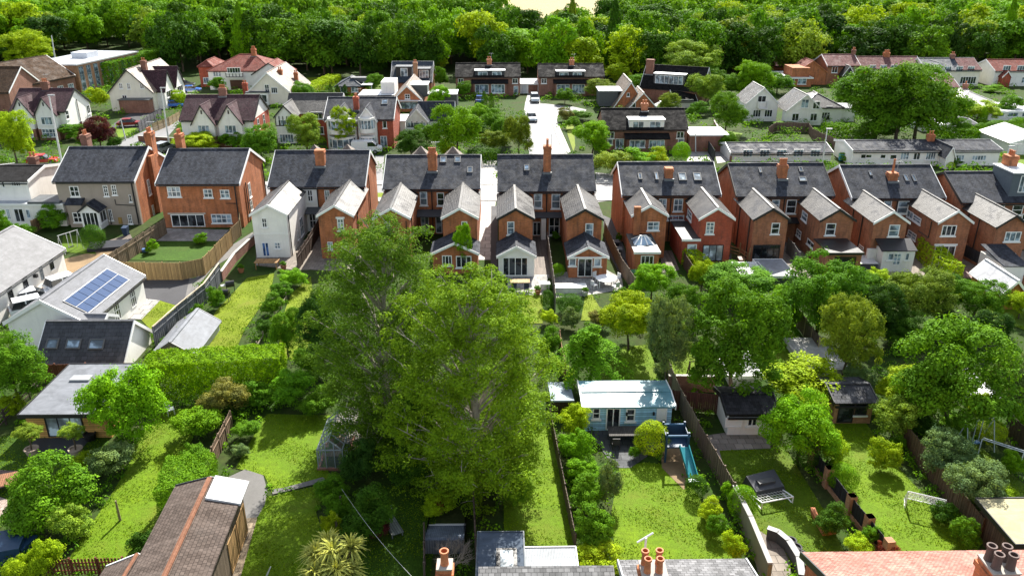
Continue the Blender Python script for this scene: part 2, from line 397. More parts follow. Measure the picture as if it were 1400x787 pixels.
    # --- windows
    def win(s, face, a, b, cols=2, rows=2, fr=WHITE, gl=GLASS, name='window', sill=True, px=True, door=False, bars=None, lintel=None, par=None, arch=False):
        """face: ('y', c) looks to -y; ('x', c, sign). a, b: opposite corners, pixels or local (u, z)"""
        if face[0] == 'y':
            if px: A = s.hit(a, 1, face[1]); Bp = s.hit(b, 1, face[1]); u0, u1, v0, v1 = A.x, Bp.x, Bp.z, A.z
            else: u0, v0 = a; u1, v1 = b
            O = Vector((0, face[1], 0)); U = Vector((1, 0, 0)); N = Vector((0, -1, 0))
        else:
            if px: A = s.hit(a, 0, face[1]); Bp = s.hit(b, 0, face[1]); u0, u1, v0, v1 = A.y, Bp.y, Bp.z, A.z
            else: u0, v0 = a; u1, v1 = b
            O = Vector((face[1], 0, 0)); U = Vector((0, 1, 0)); N = Vector((face[2], 0, 0))
        if u0 > u1: u0, u1 = u1, u0
        if v0 > v1: v0, v1 = v1, v0
        if door: v0 = max(v0, .12) if v0 > .4 else .12
        Z = Vector((0, 0, 1)); f = MB(); t = min(.09, (u1 - u0) * .14); pr = .05
        f.obox(O, U, Z, N, u0, u0 + t, v0, v1, -.05, pr); f.obox(O, U, Z, N, u1 - t, u1, v0, v1, -.05, pr)
        f.obox(O, U, Z, N, u0 + t, u1 - t, v0, v0 + t, -.05, pr); f.obox(O, U, Z, N, u0 + t, u1 - t, v1 - t, v1, -.05, pr)
        b_ = t * .42
        for i in range(1, cols):
            x = u0 + (u1 - u0) * i / cols; f.obox(O, U, Z, N, x - b_, x + b_, v0 + t, v1 - t, -.05, pr - .012)
        for i in range(1, rows):
            z = v0 + (v1 - v0) * i / rows; f.obox(O, U, Z, N, u0 + t, u1 - t, z - b_, z + b_, -.05, pr - .016)
        W = f.build(name, fr, par or s.root)
        g = MB(); g.obox(O, U, Z, N, u0 + t * .5, u1 - t * .5, v0 + t * .5, v1 - t * .5, -.06, .012); g.build('pane', gl, W)
        if sill and not door:
            MB().obox(O, U, Z, N, u0 - .1, u1 + .1, v0 - .12, v0 - .003, -.05, .12).build('sill', WHITE if sill is True else sill, W)
        if lintel: MB().obox(O, U, Z, N, u0 - .12, u1 + .12, v1 + .003, v1 + .2, -.05, .03).build('lintel', lintel, W)
        return W
    def wf(s, *a, **k): return s.win(('y', 0), *a, **k)
    def wr(s, *a, **k): return s.win(('x', s.W, 1), *a, **k)
    def wl(s, *a, **k): return s.win(('x', 0, -1), *a, **k)
    def skylight(s, a, b, gl=SKYG, fr=DGREY):
        p = s.hitroof(a); q = s.hitroof(b); k = (s.zr - s.ze) / (s.D / 2); n = Vector((0, -k, 1)).normalized(); v = Vector((0, 1, k)).normalized()
        U = Vector((1, 0, 0)); O = Vector((0, 0, s.ze)); u0, u1 = sorted((p.x, q.x)); v0, v1 = sorted(((p - O).dot(v), (q - O).dot(v)))
        m = MB(); t = .1
        for r_ in ((u0, u0 + t, v0, v1), (u1 - t, u1, v0, v1), (u0 + t, u1 - t, v0, v0 + t), (u0 + t, u1 - t, v1 - t, v1)): m.obox(O, U, v, n, *r_, .05, .24)
        W = m.build('roof_window', fr, s.root); g = MB(); g.obox(O, U, v, n, u0 + t * .6, u1 - t * .6, v0 + t * .6, v1 - t * .6, .05, .2); g.build('pane', gl, W)
    def chimney(s, x, y, zb, zt, sx, sy, mat=None, pots=4, pot=TERRA, ph=.55):
        m = MB(); m.box(x - sx / 2, x + sx / 2, y - sy / 2, y + sy / 2, zb, zt); e = .07
        m.box(x - sx / 2 - e, x + sx / 2 + e, y - sy / 2 - e, y + sy / 2 + e, zt - .3, zt - .12)
        m.box(x - sx / 2 - e * .4, x + sx / 2 + e * .4, y - sy / 2 - e * .4, y + sy / 2 + e * .4, zt, zt + .08)
        c = m.build('chimney', mat or s.wallm, s.root)
        MB().box(x - sx / 2 - .12, x + sx / 2 + .12, y - sy / 2 - .25, y - sy / 2 - .012, zb + .2, zb + .6).build('flashing', LEAD, c)
        for i in range(pots):
            px_ = x + (i - (pots - 1) / 2) * sx / max(pots, 1) * .85 if sx >= sy else x; py_ = y + (i - (pots - 1) / 2) * sy / max(pots, 1) * .85 if sy > sx else y
            MB().lathe((px_, py_, zt + .08), [(.15, 0), (.13, .1), (.12, ph - .1), (.15, ph - .06), (.15, ph), (.1, ph), (.1, ph - .25)], 9).build('chimney_pot', pot, c)
        return c
    def chim_px(s, base, top, wpx, y=None, sy=.9, pots=4, mat=None, ph=.55):
        y = s.hitroof(base).y + sy / 2 if y is None else y
        p = s.hit(base, 1, y - sy / 2); q = s.hit(top, 1, y - sy / 2); sx = wpx * mpp(s.root.location + s.U * p.x + s.V * y + Vector((0, 0, 8)))
        return s.chimney(p.x, y, p.z - .35, q.z, sx, sy, mat, pots, ph=ph)
    def pipe(s, pts, r=.06, mat=BLACK, name='drainpipe'): return MB().tube(pts, r, 6).build(name, mat, s.root)
    def box(s, name, mat, *a, par=None): return MB().box(*a).build(name, mat, par or s.root)
    # --- wings: gabled projections
    def wing(s, x0, x1, y1, ze, zr, wall=None, roof=None, trim=None, name='rear_wing', yb=None, side='f', oh=.2, hip=0, z0=0, y0=0):
        """gabled block, ridge towards the viewer. side 'f': x along front, y1 < 0 gable plane. 'r'/'l': x0,x1 along depth, y1 = distance out"""
        wall = wall or s.wallm; roof = roof or s.roofm; tr = trim or s.trim
        k = (s.zr - s.ze) / (s.D / 2)
        if yb is None: yb = max(.3, (zr - s.ze) / k + .25) if s.ridge == 'x' and k > 0 else .3
        if side == 'f': tf = lambda a, b, z: (a, b, z)
        elif side == 'r': tf = lambda a, b, z: (s.W - b, a, z)
        else: tf = lambda a, b, z: (b, a, z)
        xm = (x0 + x1) / 2; m = MB()
        m.quad(*[tf(*p) for p in ((x0, y1, z0), (x1, y1, z0), (x1, y1, ze), (xm, y1, zr), (x0, y1, ze))])
        for x in (x0, x1): m.quad(*[tf(*p) for p in ((x, y1, z0), (x, y0, z0), (x, y0, ze), (x, y1, ze))])
        if z0 > .2: m.quad(*[tf(*p) for p in ((x0, y1, z0), (x1, y1, z0), (x1, y0, z0), (x0, y0, z0))])
        wg = m.build(name, wall, s.root)
        r_ = MB(); e = .012; kk = (zr - ze) / (xm - x0); ya = y1 - .2; bb = MB(); rc = MB()
        for xe, sg in ((x0 - oh, 1), (x1 + oh, -1)):
            r_.slab([tf(*p) for p in ((xe, ya, ze - oh * kk + e), (xm, ya, zr + e), (xm, yb, zr + e), (xe, yb, ze - oh * kk + e))], .11)
        za = ze - oh * kk
        vee(bb, [tf(*p) for p in ((x0 - oh, ya, za - .1), (xm, ya, zr - .1), (x1 + oh, ya, za - .1), (x1 + oh, ya, za + .17), (xm, ya, zr + .17), (x0 - oh, ya, za + .17))], Vector(tf(0, -.07, 0)) - Vector(tf(0, 0, 0)))
        rc.bar(tf(xm, ya, zr + .11), tf(xm, yb - .05, zr + .11), .24, .12)
        rf = r_.build('roof', roof, wg); rc.build('ridge_tiles', roof, rf); bb.build('bargeboard', tr, wg)
        return wg
    def wing_px(s, gl, gr, ze, rise=.95, **k):
        c, d = s.lray(gl); t = (ze - c.z) / d.z; a = c + d * t
        b = s.hit(gr, 1, a.y)
        return s.wing(a.x, b.x, a.y, ze, ze + rise, **k), a.x, b.x, a.y
    def dormer(s, x0, x1, yf, z0, z1, wall, roofm, wins=((.1, .9),), cols=3, trim=None, back=None, gl=CURT, name='dormer'):
        back = s.D / 2 if back is None else back
        m = MB(); m.box(x0, x1, yf, back, z0, z1); d = m.build(name, wall, s.root)
        MB().box(x0 - .15, x1 + .15, yf - .25, back + .1, z1 + .005, z1 + .13).build('roof', roofm, d)
        for a, b in wins:
            s.win(('y', yf), (x0 + (x1 - x0) * a, z0 + (z1 - z0) * .22), (x0 + (x1 - x0) * b, z1 - .22), cols, 1, px=False, par=d, gl=gl, sill=False)
        return d
def flatblock(s, x0, x1, y0, y1, h, wall, roofm, name='rear_extension', trim=BLACK):
    m = MB(); m.quad((x0, y0, 0), (x1, y0, 0), (x1, y0, h), (x0, y0, h)); m.quad((x0, y0, 0), (x0, y1, 0), (x0, y1, h), (x0, y0, h)); m.quad((x1, y0, 0), (x1, y1, 0), (x1, y1, h), (x1, y0, h))
    e = m.build(name, wall, s.root)
    MB().box(x0 - .1, x1 + .1, y0 - .15, y1 - .01, h, h + .12).build('roof', roofm, e)
    MB().box(x0 - .12, x1 + .12, y0 - .21, y0 - .152, h - .1, h + .16).build('fascia', trim, e)
    return e

def BX(name, label, cat, xl, xr, base, eave, top, D, **k):
    """upright block from photo rows: base row, eave row and ridge row at the columns xl..xr"""
    xm = (xl + xr) / 2; Y = G((xm, base)).y; ze = PY((xm, eave), Y).z
    zr = PY((xm, top), Y + (0 if k.get('ridge') == 'y' else (D if k.get('ridge') == 'shed' else D / 2))).z if top else ze + .1
    H = Bld(name, label, cat, (xl, eave), (xr, eave), ze, D, zr, **k)
    return H
def row_windows(H, n, v0, v1, wd, cols=2, rows=1, gl=CURT, u0=.08, u1=.92, face=None, **k):
    for i in range(n):
        u = H.W * (u0 + (u1 - u0) * (i + .5) / n); H.win(face or ('y', 0), (u - wd / 2, v0), (u + wd / 2, v1), cols, rows, gl=gl, px=False, **k)

def BXD(name, label, cat, xl, xr, base, eave, back, pitch=.27, **k):
    """low roofed garden building: back eave at pixel row back"""
    xm = (xl + xr) / 2; Y = G((xm, base)).y; ze = PY((xm, eave), Y).z; D = max(2.0, G((xm, back), ze + .1).y - Y)
    return Bld(name, label, cat, (xl, eave), (xr, eave), ze, D, ze + D / 2 * pitch, **k)
# ------------------------------------------------------------------ vegetation meshes
def leaf_mesh(name, P, N, size, jit=.55, seed=0, asp=.55, up=0.0):
    rg = np.random.default_rng(seed); n = len(P)
    N = N + rg.normal(0, jit, (n, 3)); N[:, 2] += up; N /= np.linalg.norm(N, axis=1)[:, None] + 1e-9
    t = np.cross(N, rg.normal(0, 1, (n, 3))); t /= np.linalg.norm(t, axis=1)[:, None] + 1e-9; b = np.cross(N, t)
    s = size * rg.uniform(.6, 1.35, n)[:, None] * .5
    v = np.empty((n, 4, 3)); v[:, 0] = P + t * s; v[:, 1] = P + b * s * asp; v[:, 2] = P - t * s; v[:, 3] = P - b * s * asp
    return quads(name, v.reshape(-1, 3))
def quads(name, v, mat=None):
    n = len(v) // 4; me = bpy.data.meshes.new(name); me.vertices.add(4 * n); me.vertices.foreach_set('co', v.astype(np.float32).ravel())
    me.loops.add(4 * n); me.loops.foreach_set('vertex_index', np.arange(4 * n, dtype=np.int32)); me.polygons.add(n)
    me.polygons.foreach_set('loop_start', np.arange(0, 4 * n, 4, dtype=np.int32)); me.polygons.foreach_set('loop_total', np.full(n, 4, np.int32))
    me.update(); me.validate(); me.materials.append(mat or LEAF); return me
def rdir(rg, n):
    d = rg.normal(0, 1, (n, 3)); return d / np.linalg.norm(d, axis=1)[:, None]
def clumps(rg, C, r, per, flat=.8, inner=.12, upb=.25):
    """leaves on the outer shells of many small clumps; C: (m,3) centres, r: (m,) radii"""
    m = len(C); d = rdir(rg, m * per); d[:, 2] = np.where(d[:, 2] < -.35, -d[:, 2], d[:, 2])
    rad = np.repeat(r, per) * np.where(rg.random(m * per) < inner, rg.uniform(.2, .8, m * per), rg.uniform(.85, 1.12, m * per))
    P = np.repeat(C, per, 0) + d * rad[:, None] * np.array([1, 1, flat]); N = d.copy(); N[:, 2] += upb
    return P, N
def crown_round(name, seed, nl=9, ncl=130, per=110, leaf=.085, rc=.19, squash=1.0, low=0.0, asp=.55):
    """unit crown: radius ~1, z from 0 to 2"""
    rg = np.random.default_rng(seed); lobes = [(np.array([0, 0, 1.0]), np.array([.68, .68, .85]))]
    for i in range(nl):
        a = i * 2.4 + rg.uniform(-.4, .4); z = rg.uniform(.45, 1.55); q = math.sqrt(max(.05, 1 - ((z - .95) / 1.05) ** 2)) * rg.uniform(.42, .62)
        r_ = rg.uniform(.32, .5); lobes.append((np.array([math.cos(a) * q, math.sin(a) * q, z]), np.array([r_, r_, r_ * rg.uniform(.8, 1.05)])))
    C = []; 
    while len(C) < ncl:
        c, r_ = lobes[rg.integers(0, len(lobes))]; d = rdir(rg, 1)[0]
        if d[2] < -.55: continue
        p = c + d * r_ * rg.uniform(.82, 1.05)
        inside = any((((p - c2) / r2) ** 2).sum() < .62 for c2, r2 in lobes)
        if inside and rg.random() < .85: continue
        C.append(p)
    C = np.array(C); r = rg.uniform(.6, 1.25, ncl) * rc
    P, N = clumps(rg, C, r, per)
    # twigs of single leaves breaking the outline
    k = ncl * per // 14; j = rg.integers(0, len(P), k); d = P[j] - np.array([0, 0, .9]); d /= np.linalg.norm(d, axis=1)[:, None]
    P = np.vstack([P, P[j] + d * rg.uniform(.02, .13, k)[:, None]]); N = np.vstack([N, N[j]])
    # sparse leaves inside so no hole looks hollow
    k = ncl * per // 7; d = rdir(rg, k) * rg.uniform(.2, .75, k)[:, None]; P = np.vstack([P, d * np.array([.72, .72, .8]) + np.array([0, 0, .95])]); N = np.vstack([N, rdir(rg, k)])
    P[:, 2] = np.maximum(P[:, 2], .02)
    return leaf_mesh(name, P, N, leaf, .36, seed, asp)
def crown_cone(name, seed, n=6500, leaf=.1, power=.75, ragged=.16):
    rg = np.random.default_rng(seed); z = rg.random(n) ** 1.3 * 2; a = rg.uniform(0, 2 * math.pi, n)
    pr = np.clip((1 - z / 2.02), 0, 1) ** power * np.minimum(1, z * 3 + .45); lay = 1 + ragged * np.sin(z * 19 + 3 * np.sin(a * 3)) + ragged * np.sin(a * 5 + z * 7)
    q = pr * lay * rg.uniform(.75, 1.02, n); P = np.stack([np.cos(a) * q, np.sin(a) * q, z - q * .12 + .1], 1)
    N = np.stack([np.cos(a), np.sin(a), np.full(n, .45)], 1)
    return leaf_mesh(name, P, N, leaf, .45, seed, .45)
def crown_ball(name, seed, n=6000, leaf=.075, bump=.05, boxy=2.0, flat=1.0):
    """clipped dome, radius 1, z 0..2"""
    rg = np.random.default_rng(seed); d = rdir(rg, n); d[:, 2] = np.where(d[:, 2] < -.8, -d[:, 2], d[:, 2])
    q = (np.abs(d) ** boxy).sum(1) ** (-1 / boxy); f = np.sin(d[:, 0] * 5 + seed) * np.sin(d[:, 1] * 6 + 1) * np.sin(d[:, 2] * 5 + 2)
    q = q * (1 + bump * f * 2) * rg.uniform(.9, 1.03, n)
    P = d * q[:, None]; P[:, 2] += 1.0; return leaf_mesh(name, P, d, leaf, .42, seed, .6)
def crown_weep(name, seed):
    rg = np.random.default_rng(seed); PP = []; NN = []
    for i in range(40):
        a = rg.uniform(0, 2 * math.pi); z0 = .75 + 1.2 * (i / 40); L_ = (2.0 - z0 * .72) * rg.uniform(.5, .95); k = 330
        t = rg.random(k) ** .8; q = t * L_; z = z0 + .22 * np.sin(t * 2.2) - .75 * t ** 2 * L_ - rg.random(k) ** 2 * .5 * t
        sd = rg.normal(0, .085, k) * (1 - .5 * t)
        PP.append(np.stack([np.cos(a) * q - np.sin(a) * sd, np.sin(a) * q + np.cos(a) * sd, z], 1)); NN.append(np.stack([np.cos(a) * t * .6, np.sin(a) * t * .6, np.ones(k) * .6], 1))
    P = np.vstack(PP); P[:, 2] = np.maximum(P[:, 2], .03)
    return leaf_mesh(name, P, np.vstack(NN), .085, .4, seed, .35)
def trunk_mesh(name, seed, h=1.0, r=.05, limbs=5, reach=.55):
    rg = random.Random(seed); m = MB(); pts = [Vector((0, 0, -.05))]
    for i in range(1, 6): pts.append(Vector((rg.uniform(-.04, .04) * i, rg.uniform(-.04, .04) * i, h * i / 5 * 1.35)))
    m.tube(pts, [r * (1.25 - .2 * i) for i in range(6)], 7)
    for i in range(limbs):
        a = i * 2.4 + rg.random(); b = pts[2 + i % 3]; e = b + Vector((math.cos(a) * reach, math.sin(a) * reach, .45 + .3 * rg.random())); mid = (b + e) / 2 + Vector((0, 0, .1))
        m.tube([b, mid, e], [r * .55, r * .38, r * .15], 5)
    return m
# ------------------------------------------------------------------ library
LIB = {}
for i in range(5): LIB['round', i] = crown_round('crown', 10 + i, 8 + i, 130, 175, .06, .20)
for i in range(4): LIB['fine', i] = crown_round('crown', 30 + i, 11, 200, 150, .05, .15)
for i in range(3): LIB['bush', i] = crown_round('foliage', 50 + i, 7, 80, 130, .078, .24, asp=.6)
for i in range(6): LIB['wood', i] = crown_round('crown', 70 + i, 7 + i % 4, 70, 70, .12, .26)
for i in range(2): LIB['pine', i] = crown_cone('crown', 90 + i)
LIB['cypress', 0] = crown_cone('crown', 95, 6500, .085, .42, .07)
for i in range(3): LIB['ball', i] = crown_ball('foliage', 100 + i, 7000, .07, .05)
for i in range(2): LIB['cube', i] = crown_ball('foliage', 110 + i, 8500, .065, .035, 5.0)
LIB['weep', 0] = crown_weep('crown', 120)
NV = {'round': 5, 'fine': 4, 'bush': 3, 'wood': 6, 'pine': 2, 'cypress': 1, 'ball': 3, 'cube': 2, 'weep': 1}
TRK = [trunk_mesh('trunk', 5 + i).build('trunk', BARK) for i in range(3)]
TRM = [o.data for o in TRK]
for o in TRK: bpy.data.objects.remove(o)
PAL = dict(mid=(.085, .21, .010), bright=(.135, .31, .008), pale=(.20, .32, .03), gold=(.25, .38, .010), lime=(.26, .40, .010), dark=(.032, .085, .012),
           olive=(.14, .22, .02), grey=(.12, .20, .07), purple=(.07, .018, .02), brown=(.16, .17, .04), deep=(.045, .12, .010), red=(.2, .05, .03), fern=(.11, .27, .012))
vrg = random.Random(3); VN = [0]
def tint(c, j=.12):
    k = 1 + vrg.uniform(-j, j); h = vrg.uniform(-j, j) * .5
    return (c[0] * k * (1 + h), c[1] * k, c[2] * k * (1 - h), 1)
def veg(kind, loc, rx, h, colr, name, label, cat, group=None, ry=None, trunk=None, z0=None, rz=None):
    """trunk None: shrub as one mesh; else crown starts at z0 (fraction of h)"""
    VN[0] += 1; me = LIB[kind, vrg.randrange(NV[kind])]; c = tint(PAL[colr] if isinstance(colr, str) else colr); rz = vrg.uniform(0, 6.28) if rz is None else rz
    ry = ry or rx
    if trunk is None:
        o = bpy.data.objects.new(name, me); col.objects.link(o); o.location = loc; o.scale = (rx, ry, h / 2); o.rotation_euler.z = rz; o.color = c
        return tag(o, label, cat, group)
    z0 = .2 if z0 is None else z0; r = thing(name, label, cat, loc, rz, group)
    o = bpy.data.objects.new('crown', me); col.objects.link(o); o.parent = r; o.location = (0, 0, h * z0); o.scale = (rx, ry, h * (1 - z0) / 2); o.color = c
    t = bpy.data.objects.new('trunk', TRM[vrg.randrange(3)]); col.objects.link(t); t.parent = r; t.scale = (rx * .8, rx * .8, h * .46)
    return r
def V(kind, cx, by, wpx, ty, colr, label, trunk=None, name=None, cat=None, group=None, ry=None, z0=None):
    """plant standing on the ground at pixel (cx, by), crown wpx wide, top at pixel row ty"""
    p = G((cx, by)); d = depth(p); rx = wpx / 2 * d / FPX
    p.y += rx * .55 if trunk is None else 0          # the drawn base is the plant's near edge
    h = max(.4, PY((cx, ty), p.y + rx * .15).z)
    n = name or {'pine': 'conifer', 'cypress': 'conifer', 'ball': 'clipped_bush', 'cube': 'clipped_bush', 'bush': 'bush'}.get(kind, 'garden_tree' if trunk else 'bush')
    return veg(kind, p, rx, h, colr, n, label, cat or n.replace('_', ' '), group, rx * ry if ry else None, trunk, z0)
def hedge(name, label, pts, wd, h, colr, seed=1, leaf=.13, dens=140, par=None):
    """clipped hedge along ground points: leaves on its top and sides"""
    rg = np.random.default_rng(seed); PP = []; NN = []
    pts = [Vector((p[0], p[1], 0)) for p in pts]
    for a, b in zip(pts, pts[1:]):
        d = b - a; ln = d.length; d.normalize(); n_ = Vector((-d.y, d.x, 0))
        d = np.array(d); nn = np.array(n_); A = np.array(a)
        for (uu, vv, nrm, area) in (('l', 't', (0, 0, 1), ln * wd), ('l', 's+', nn, ln * h), ('l', 's-', -nn, ln * h), ('e', 'a', -d, wd * h), ('e', 'b', d, wd * h)):
            k = int(area * dens); r1 = rg.random(k); r2 = rg.random(k)
            if vv == 't': P = A + np.outer(r1 * ln, d) + np.outer((r2 - .5) * wd, nn); P[:, 2] = h
            elif vv[0] == 's': P = A + np.outer(r1 * ln, d) + np.outer(np.full(k, wd / 2 * (1 if vv == 's+' else -1)), nn); P[:, 2] = r2 * h
            else: P = A + np.outer(np.full(k, 0 if vv == 'a' else ln), d) + np.outer((r1 - .5) * wd, nn); P[:, 2] = r2 * h
            w_ = .10 * np.sin(P[:, 0] * 2.1 + seed) * np.sin(P[:, 1] * 1.7) + .06 * np.sin(P[:, 0] * 5 + P[:, 2] * 4 + P[:, 1] * 4.4)
            P = P + np.outer(w_ + rg.normal(0, .05, k), np.array(nrm)); PP.append(P); NN.append(np.tile(np.array(nrm, float), (k, 1)))
    P = np.vstack(PP); c0 = np.array([pts[0].x, pts[0].y, 0]); me = leaf_mesh('foliage', P - c0, np.vstack(NN), leaf, .5, seed, .6)
    o = bpy.data.objects.new(name, me); col.objects.link(o); o.location = c0; o.color = (*(PAL[colr] if isinstance(colr, str) else colr), 1)
    return tag(o, label, 'hedge')
# ------------------------------------------------------------------ ground
gm = NB('ground_soil'); g_ = gm.n('TexCoord'); n1 = gm.noise(g_.outputs['Object'], .18, 6, .7, .5); n2 = gm.noise(g_.outputs['Object'], 2.5, 5, .7)
gc = gm.mix(gm.ramp(n1, [(.42, 0), (.6, 1)]), (.032, .075, .008), (.05, .065, .018)); gc = gm.mix(gm.ramp(n2, [(.35, .7), (.65, 0)]), gc, (.02, .028, .01)); gm.fin(gc, .95, .1)
struct(MB().quad((-900, -60, 0), (900, -60, 0), (900, 1400, 0), (-900, 1400, 0)).build('ground', gm.m))
# ------------------------------------------------------------------ roads, drives, patios, lawns (thin sheets one above the other)
t0, t1, t2, t3 = T
SHN = [0]
def sheet(name, mat, pts, z=.004, px=True, base_label=None):
    q = [G(p) if px else Vector((p[0], p[1], 0)) for p in pts]
    SHN[0] += 1; z += SHN[0] * .0004
    m = MB(); m.v = [(v.x, v.y, z) for v in q]; m.f = [tuple(range(len(q)))]
    return struct(m.build(name, mat))
ROADM = tarmac((.20, .20, .205), .68, .22); TARM = tarmac((.065, .065, .07), .75, .15); CONC = slabs((.36, .35, .33), 3.0, .55, .05)
PAVE = slabs((.22, .19, .16), .6, .8); DRIVE = tarmac((.24, .17, .10), .85, .1); DECK = planks((.16, .13, .11), .14); GRAV = tarmac((.16, .155, .15), .85, .15)
sheet('road', ROADM, [(-140, 103.5), (140, 103.5), (140, 109.5), (-140, 109.5)], .006, False)
sheet('pavement', CONC, [(-140, 109.6), (140, 109.6), (140, 111.4), (-140, 111.4)], .1, False)
sheet('pavement', CONC, [(-140, 101.6), (140, 101.6), (140, 103.4), (-140, 103.4)], .1, False)
sheet('road', ROADM, [M[2](95, 130), M[2](80, 40), t2(95, 690), t2(65, 590), t2(70, 560), t2(150, 555), t2(330, 575), t2(400, 590), t2(390, 615), t2(260, 590), t2(215, 610), t2(210, 650), t2(260, 785), M[2](265, 0), M[2](300, 120)], .01)
sheet('pavement', CONC, [t2(215, 612), t2(255, 595), t2(240, 650), t2(300, 785), M[2](315, 110), M[2](300, 120), M[2](265, 0), t2(260, 785), t2(210, 650)], .11)
sheet('driveway', CONC, [t2(70, 560), t2(85, 505), t2(150, 500), t2(150, 555)], .014)
sheet('road', ROADM, [M[0](560, 100), M[0](610, 70), M[0](770, 0), t0(960, 620), t0(985, 640), M[0](900, 30), M[0](700, 100)], .01)
sheet('driveway', TARM, [t0(560, 700), t0(750, 690), t0(860, 610), t0(880, 580), t0(760, 570), t0(650, 640)], .012)
sheet('driveway', ROADM, [t0(880, 560), t0(1000, 540), t0(1060, 490), t0(1010, 450), t0(930, 500)], .013)
sheet('driveway', CONC, [M[2](940, 160), M[2](1085, 160), M[2](1060, 110), M[2](990, 60), t2(1000, 740), t2(960, 720)], .014)
sheet('driveway', CONC, [M[2](1105, 170), M[2](1175, 160), M[2](1110, 0), t2(1120, 760), t2(1080, 720), t2(1050, 760), t2(1080, 787)], .014)
# alleys between the houses of the middle row
sheet('path', slabs((.38, .37, .345), 1.2, .55, .05), [M[1](1212, 150), M[1](1300, 150), M[1](1300, 250), M[1](1262, 690), M[1](1195, 690)], .016)
sheet('path', TARM, [M[1](1265, 400), M[1](1300, 400), M[1](1300, 787), M[1](1262, 787)], .02)
sheet('driveway', ROADM, [M[1](640, 130), M[1](690, 130), M[1](680, 270), M[1](650, 280)], .016)
sheet('driveway', ROADM, [M[2](450, 220), M[2](545, 230), M[2](545, 370), M[2](455, 380)], .016)
sheet('path', GRAV, [M[0](1360, 540), M[0](1250, 610), M[0](1100, 787), L[0](985, 160), L[0](770, 110), L[0](760, 20), L[0](1050, 0), M[0](1215, 690), M[0](1377, 590)], .02)
# yards of the middle row
sheet('patio', PAVE, [M[1](0, 640), M[1](360, 560), M[1](350, 740), M[1](220, 745), M[1](0, 720)], .012)
sheet('patio', PAVE, [M[1](340, 540), M[1](580, 560), M[1](560, 760), M[1](260, 740)], .016)
sheet('patio', DECK, [M[2](110, 560), M[2](200, 540), M[2](215, 787), M[2](-20, 787), M[2](-20, 740), M[2](110, 740)], .012)
sheet('patio', slabs((.30, .29, .275), .6, .7), [M[2](-25, 770), M[2](200, 770), L[2](165, 92), L[2](-25, 92)], .018)
sheet('patio', slabs((.30, .29, .275), .6, .7), [M[2](215, 760), M[2](500, 740), M[2](590, 787), L[2](600, 60), L[2](400, 95), L[2](240, 110)], .016)
sheet('patio', TARM, [M[2](490, 450), M[2](560, 480), M[2](650, 787), M[2](590, 787), M[2](500, 620)], .016)
sheet('patio', DECK, [M[2](795, 640), M[2](860, 640), M[2](900, 745), M[2](810, 760)], .03)
sheet('patio', TARM, [M[2](1000, 600), M[2](1180, 600), M[2](1180, 720), M[2](1050, 740)], .014)
sheet('patio', PAVE, [M[3](0, 560), M[3](700, 600), M[3](1377, 640), M[3](1377, 787), M[3](0, 787)], .011)
sheet('patio', slabs((.26, .17, .15), .4, .6), [M[3](960, 720), M[3](1120, 740), M[3](1160, 787), M[3](900, 787)], .018)
# gardens
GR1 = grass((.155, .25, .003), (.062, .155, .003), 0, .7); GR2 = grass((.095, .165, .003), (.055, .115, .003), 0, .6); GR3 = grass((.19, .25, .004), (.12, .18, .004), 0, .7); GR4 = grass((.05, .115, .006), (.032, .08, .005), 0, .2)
def lawn(mat, *p): return sheet('lawn', mat, p, .022)
lawn(GR1, (190, 597), (222, 562), (270, 556), (264, 600), (238, 645), (228, 700), (228, 773), (90, 773), (110, 738), (150, 680), (174, 640))
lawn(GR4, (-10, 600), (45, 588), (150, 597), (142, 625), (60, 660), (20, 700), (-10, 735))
lawn(GR1, (365, 566), (462, 568), (446, 640), (455, 655), (372, 674), (362, 650), (322, 640), (350, 590))
lawn(GR1, (374, 678), (452, 660), (432, 700), (445, 740), (440, 800), (325, 800), (347, 720), (362, 678))
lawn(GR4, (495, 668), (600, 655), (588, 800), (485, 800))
lawn(GR1, (686, 596), (752, 585), (786, 749), (690, 750))
lawn(GR1, (846, 640), (880, 632), (930, 638), (1012, 772), (842, 773), (836, 700))
lawn(GR2, (982, 616), (1072, 610), (1122, 690), (1160, 765), (1070, 775), (1035, 735), (998, 660))
lawn(GR1, (1135, 578), (1182, 576), (1228, 640), (1340, 757), (1200, 765), (1180, 720), (1125, 600))
lawn(GR2, (1285, 588), (1325, 598), (1410, 670), (1410, 700), (1340, 645))
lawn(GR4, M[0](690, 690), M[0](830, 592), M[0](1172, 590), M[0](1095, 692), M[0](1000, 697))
lawn(GR3, (262, 478), (296, 425), (338, 380), (375, 374), (370, 400), (335, 450), (322, 480))
lawn(GR3, (380, 490), (384, 440), (398, 402), (425, 378), (432, 440), (415, 492))
lawn(GR3, L[0](760, 225), L[0](860, 122), L[0](988, 160), L[0](848, 322))
lawn(GR3, L[2](55, 92), L[2](165, 92), L[2](165, 245), L[2](55, 245))
lawn(GR3, L[2](395, 92), L[2](430, 90), L[2](490, 190), L[2](420, 230), L[2](370, 230))
lawn(GR1, L[2](600, 370), L[2](740, 360), L[2](790, 550), L[2](440, 550))
lawn(GR1, L[2](780, 300), L[2](900, 330), L[2](1080, 560), L[2](850, 560))
lawn(GR1, L[3](0, 200), L[3](60, 220), L[3](240, 410), L[3](180, 450), L[3](0, 470))
lawn(GR1, L[3](1140, 180), L[3](1220, 130), L[3](1400, 190), L[3](1400, 290), L[3](1300, 250))
lawn(GR4, L[2](870, 635), L[2](1010, 640), L[2](1015, 715), L[2](900, 725))
lawn(GR3, t2(285, 660), t2(330, 650), t2(340, 787), M[2](330, 110), M[2](300, 20))
lawn(GR1, t2(1080, 690), t2(1240, 720), t2(1200, 787), M[2](1150, 90))
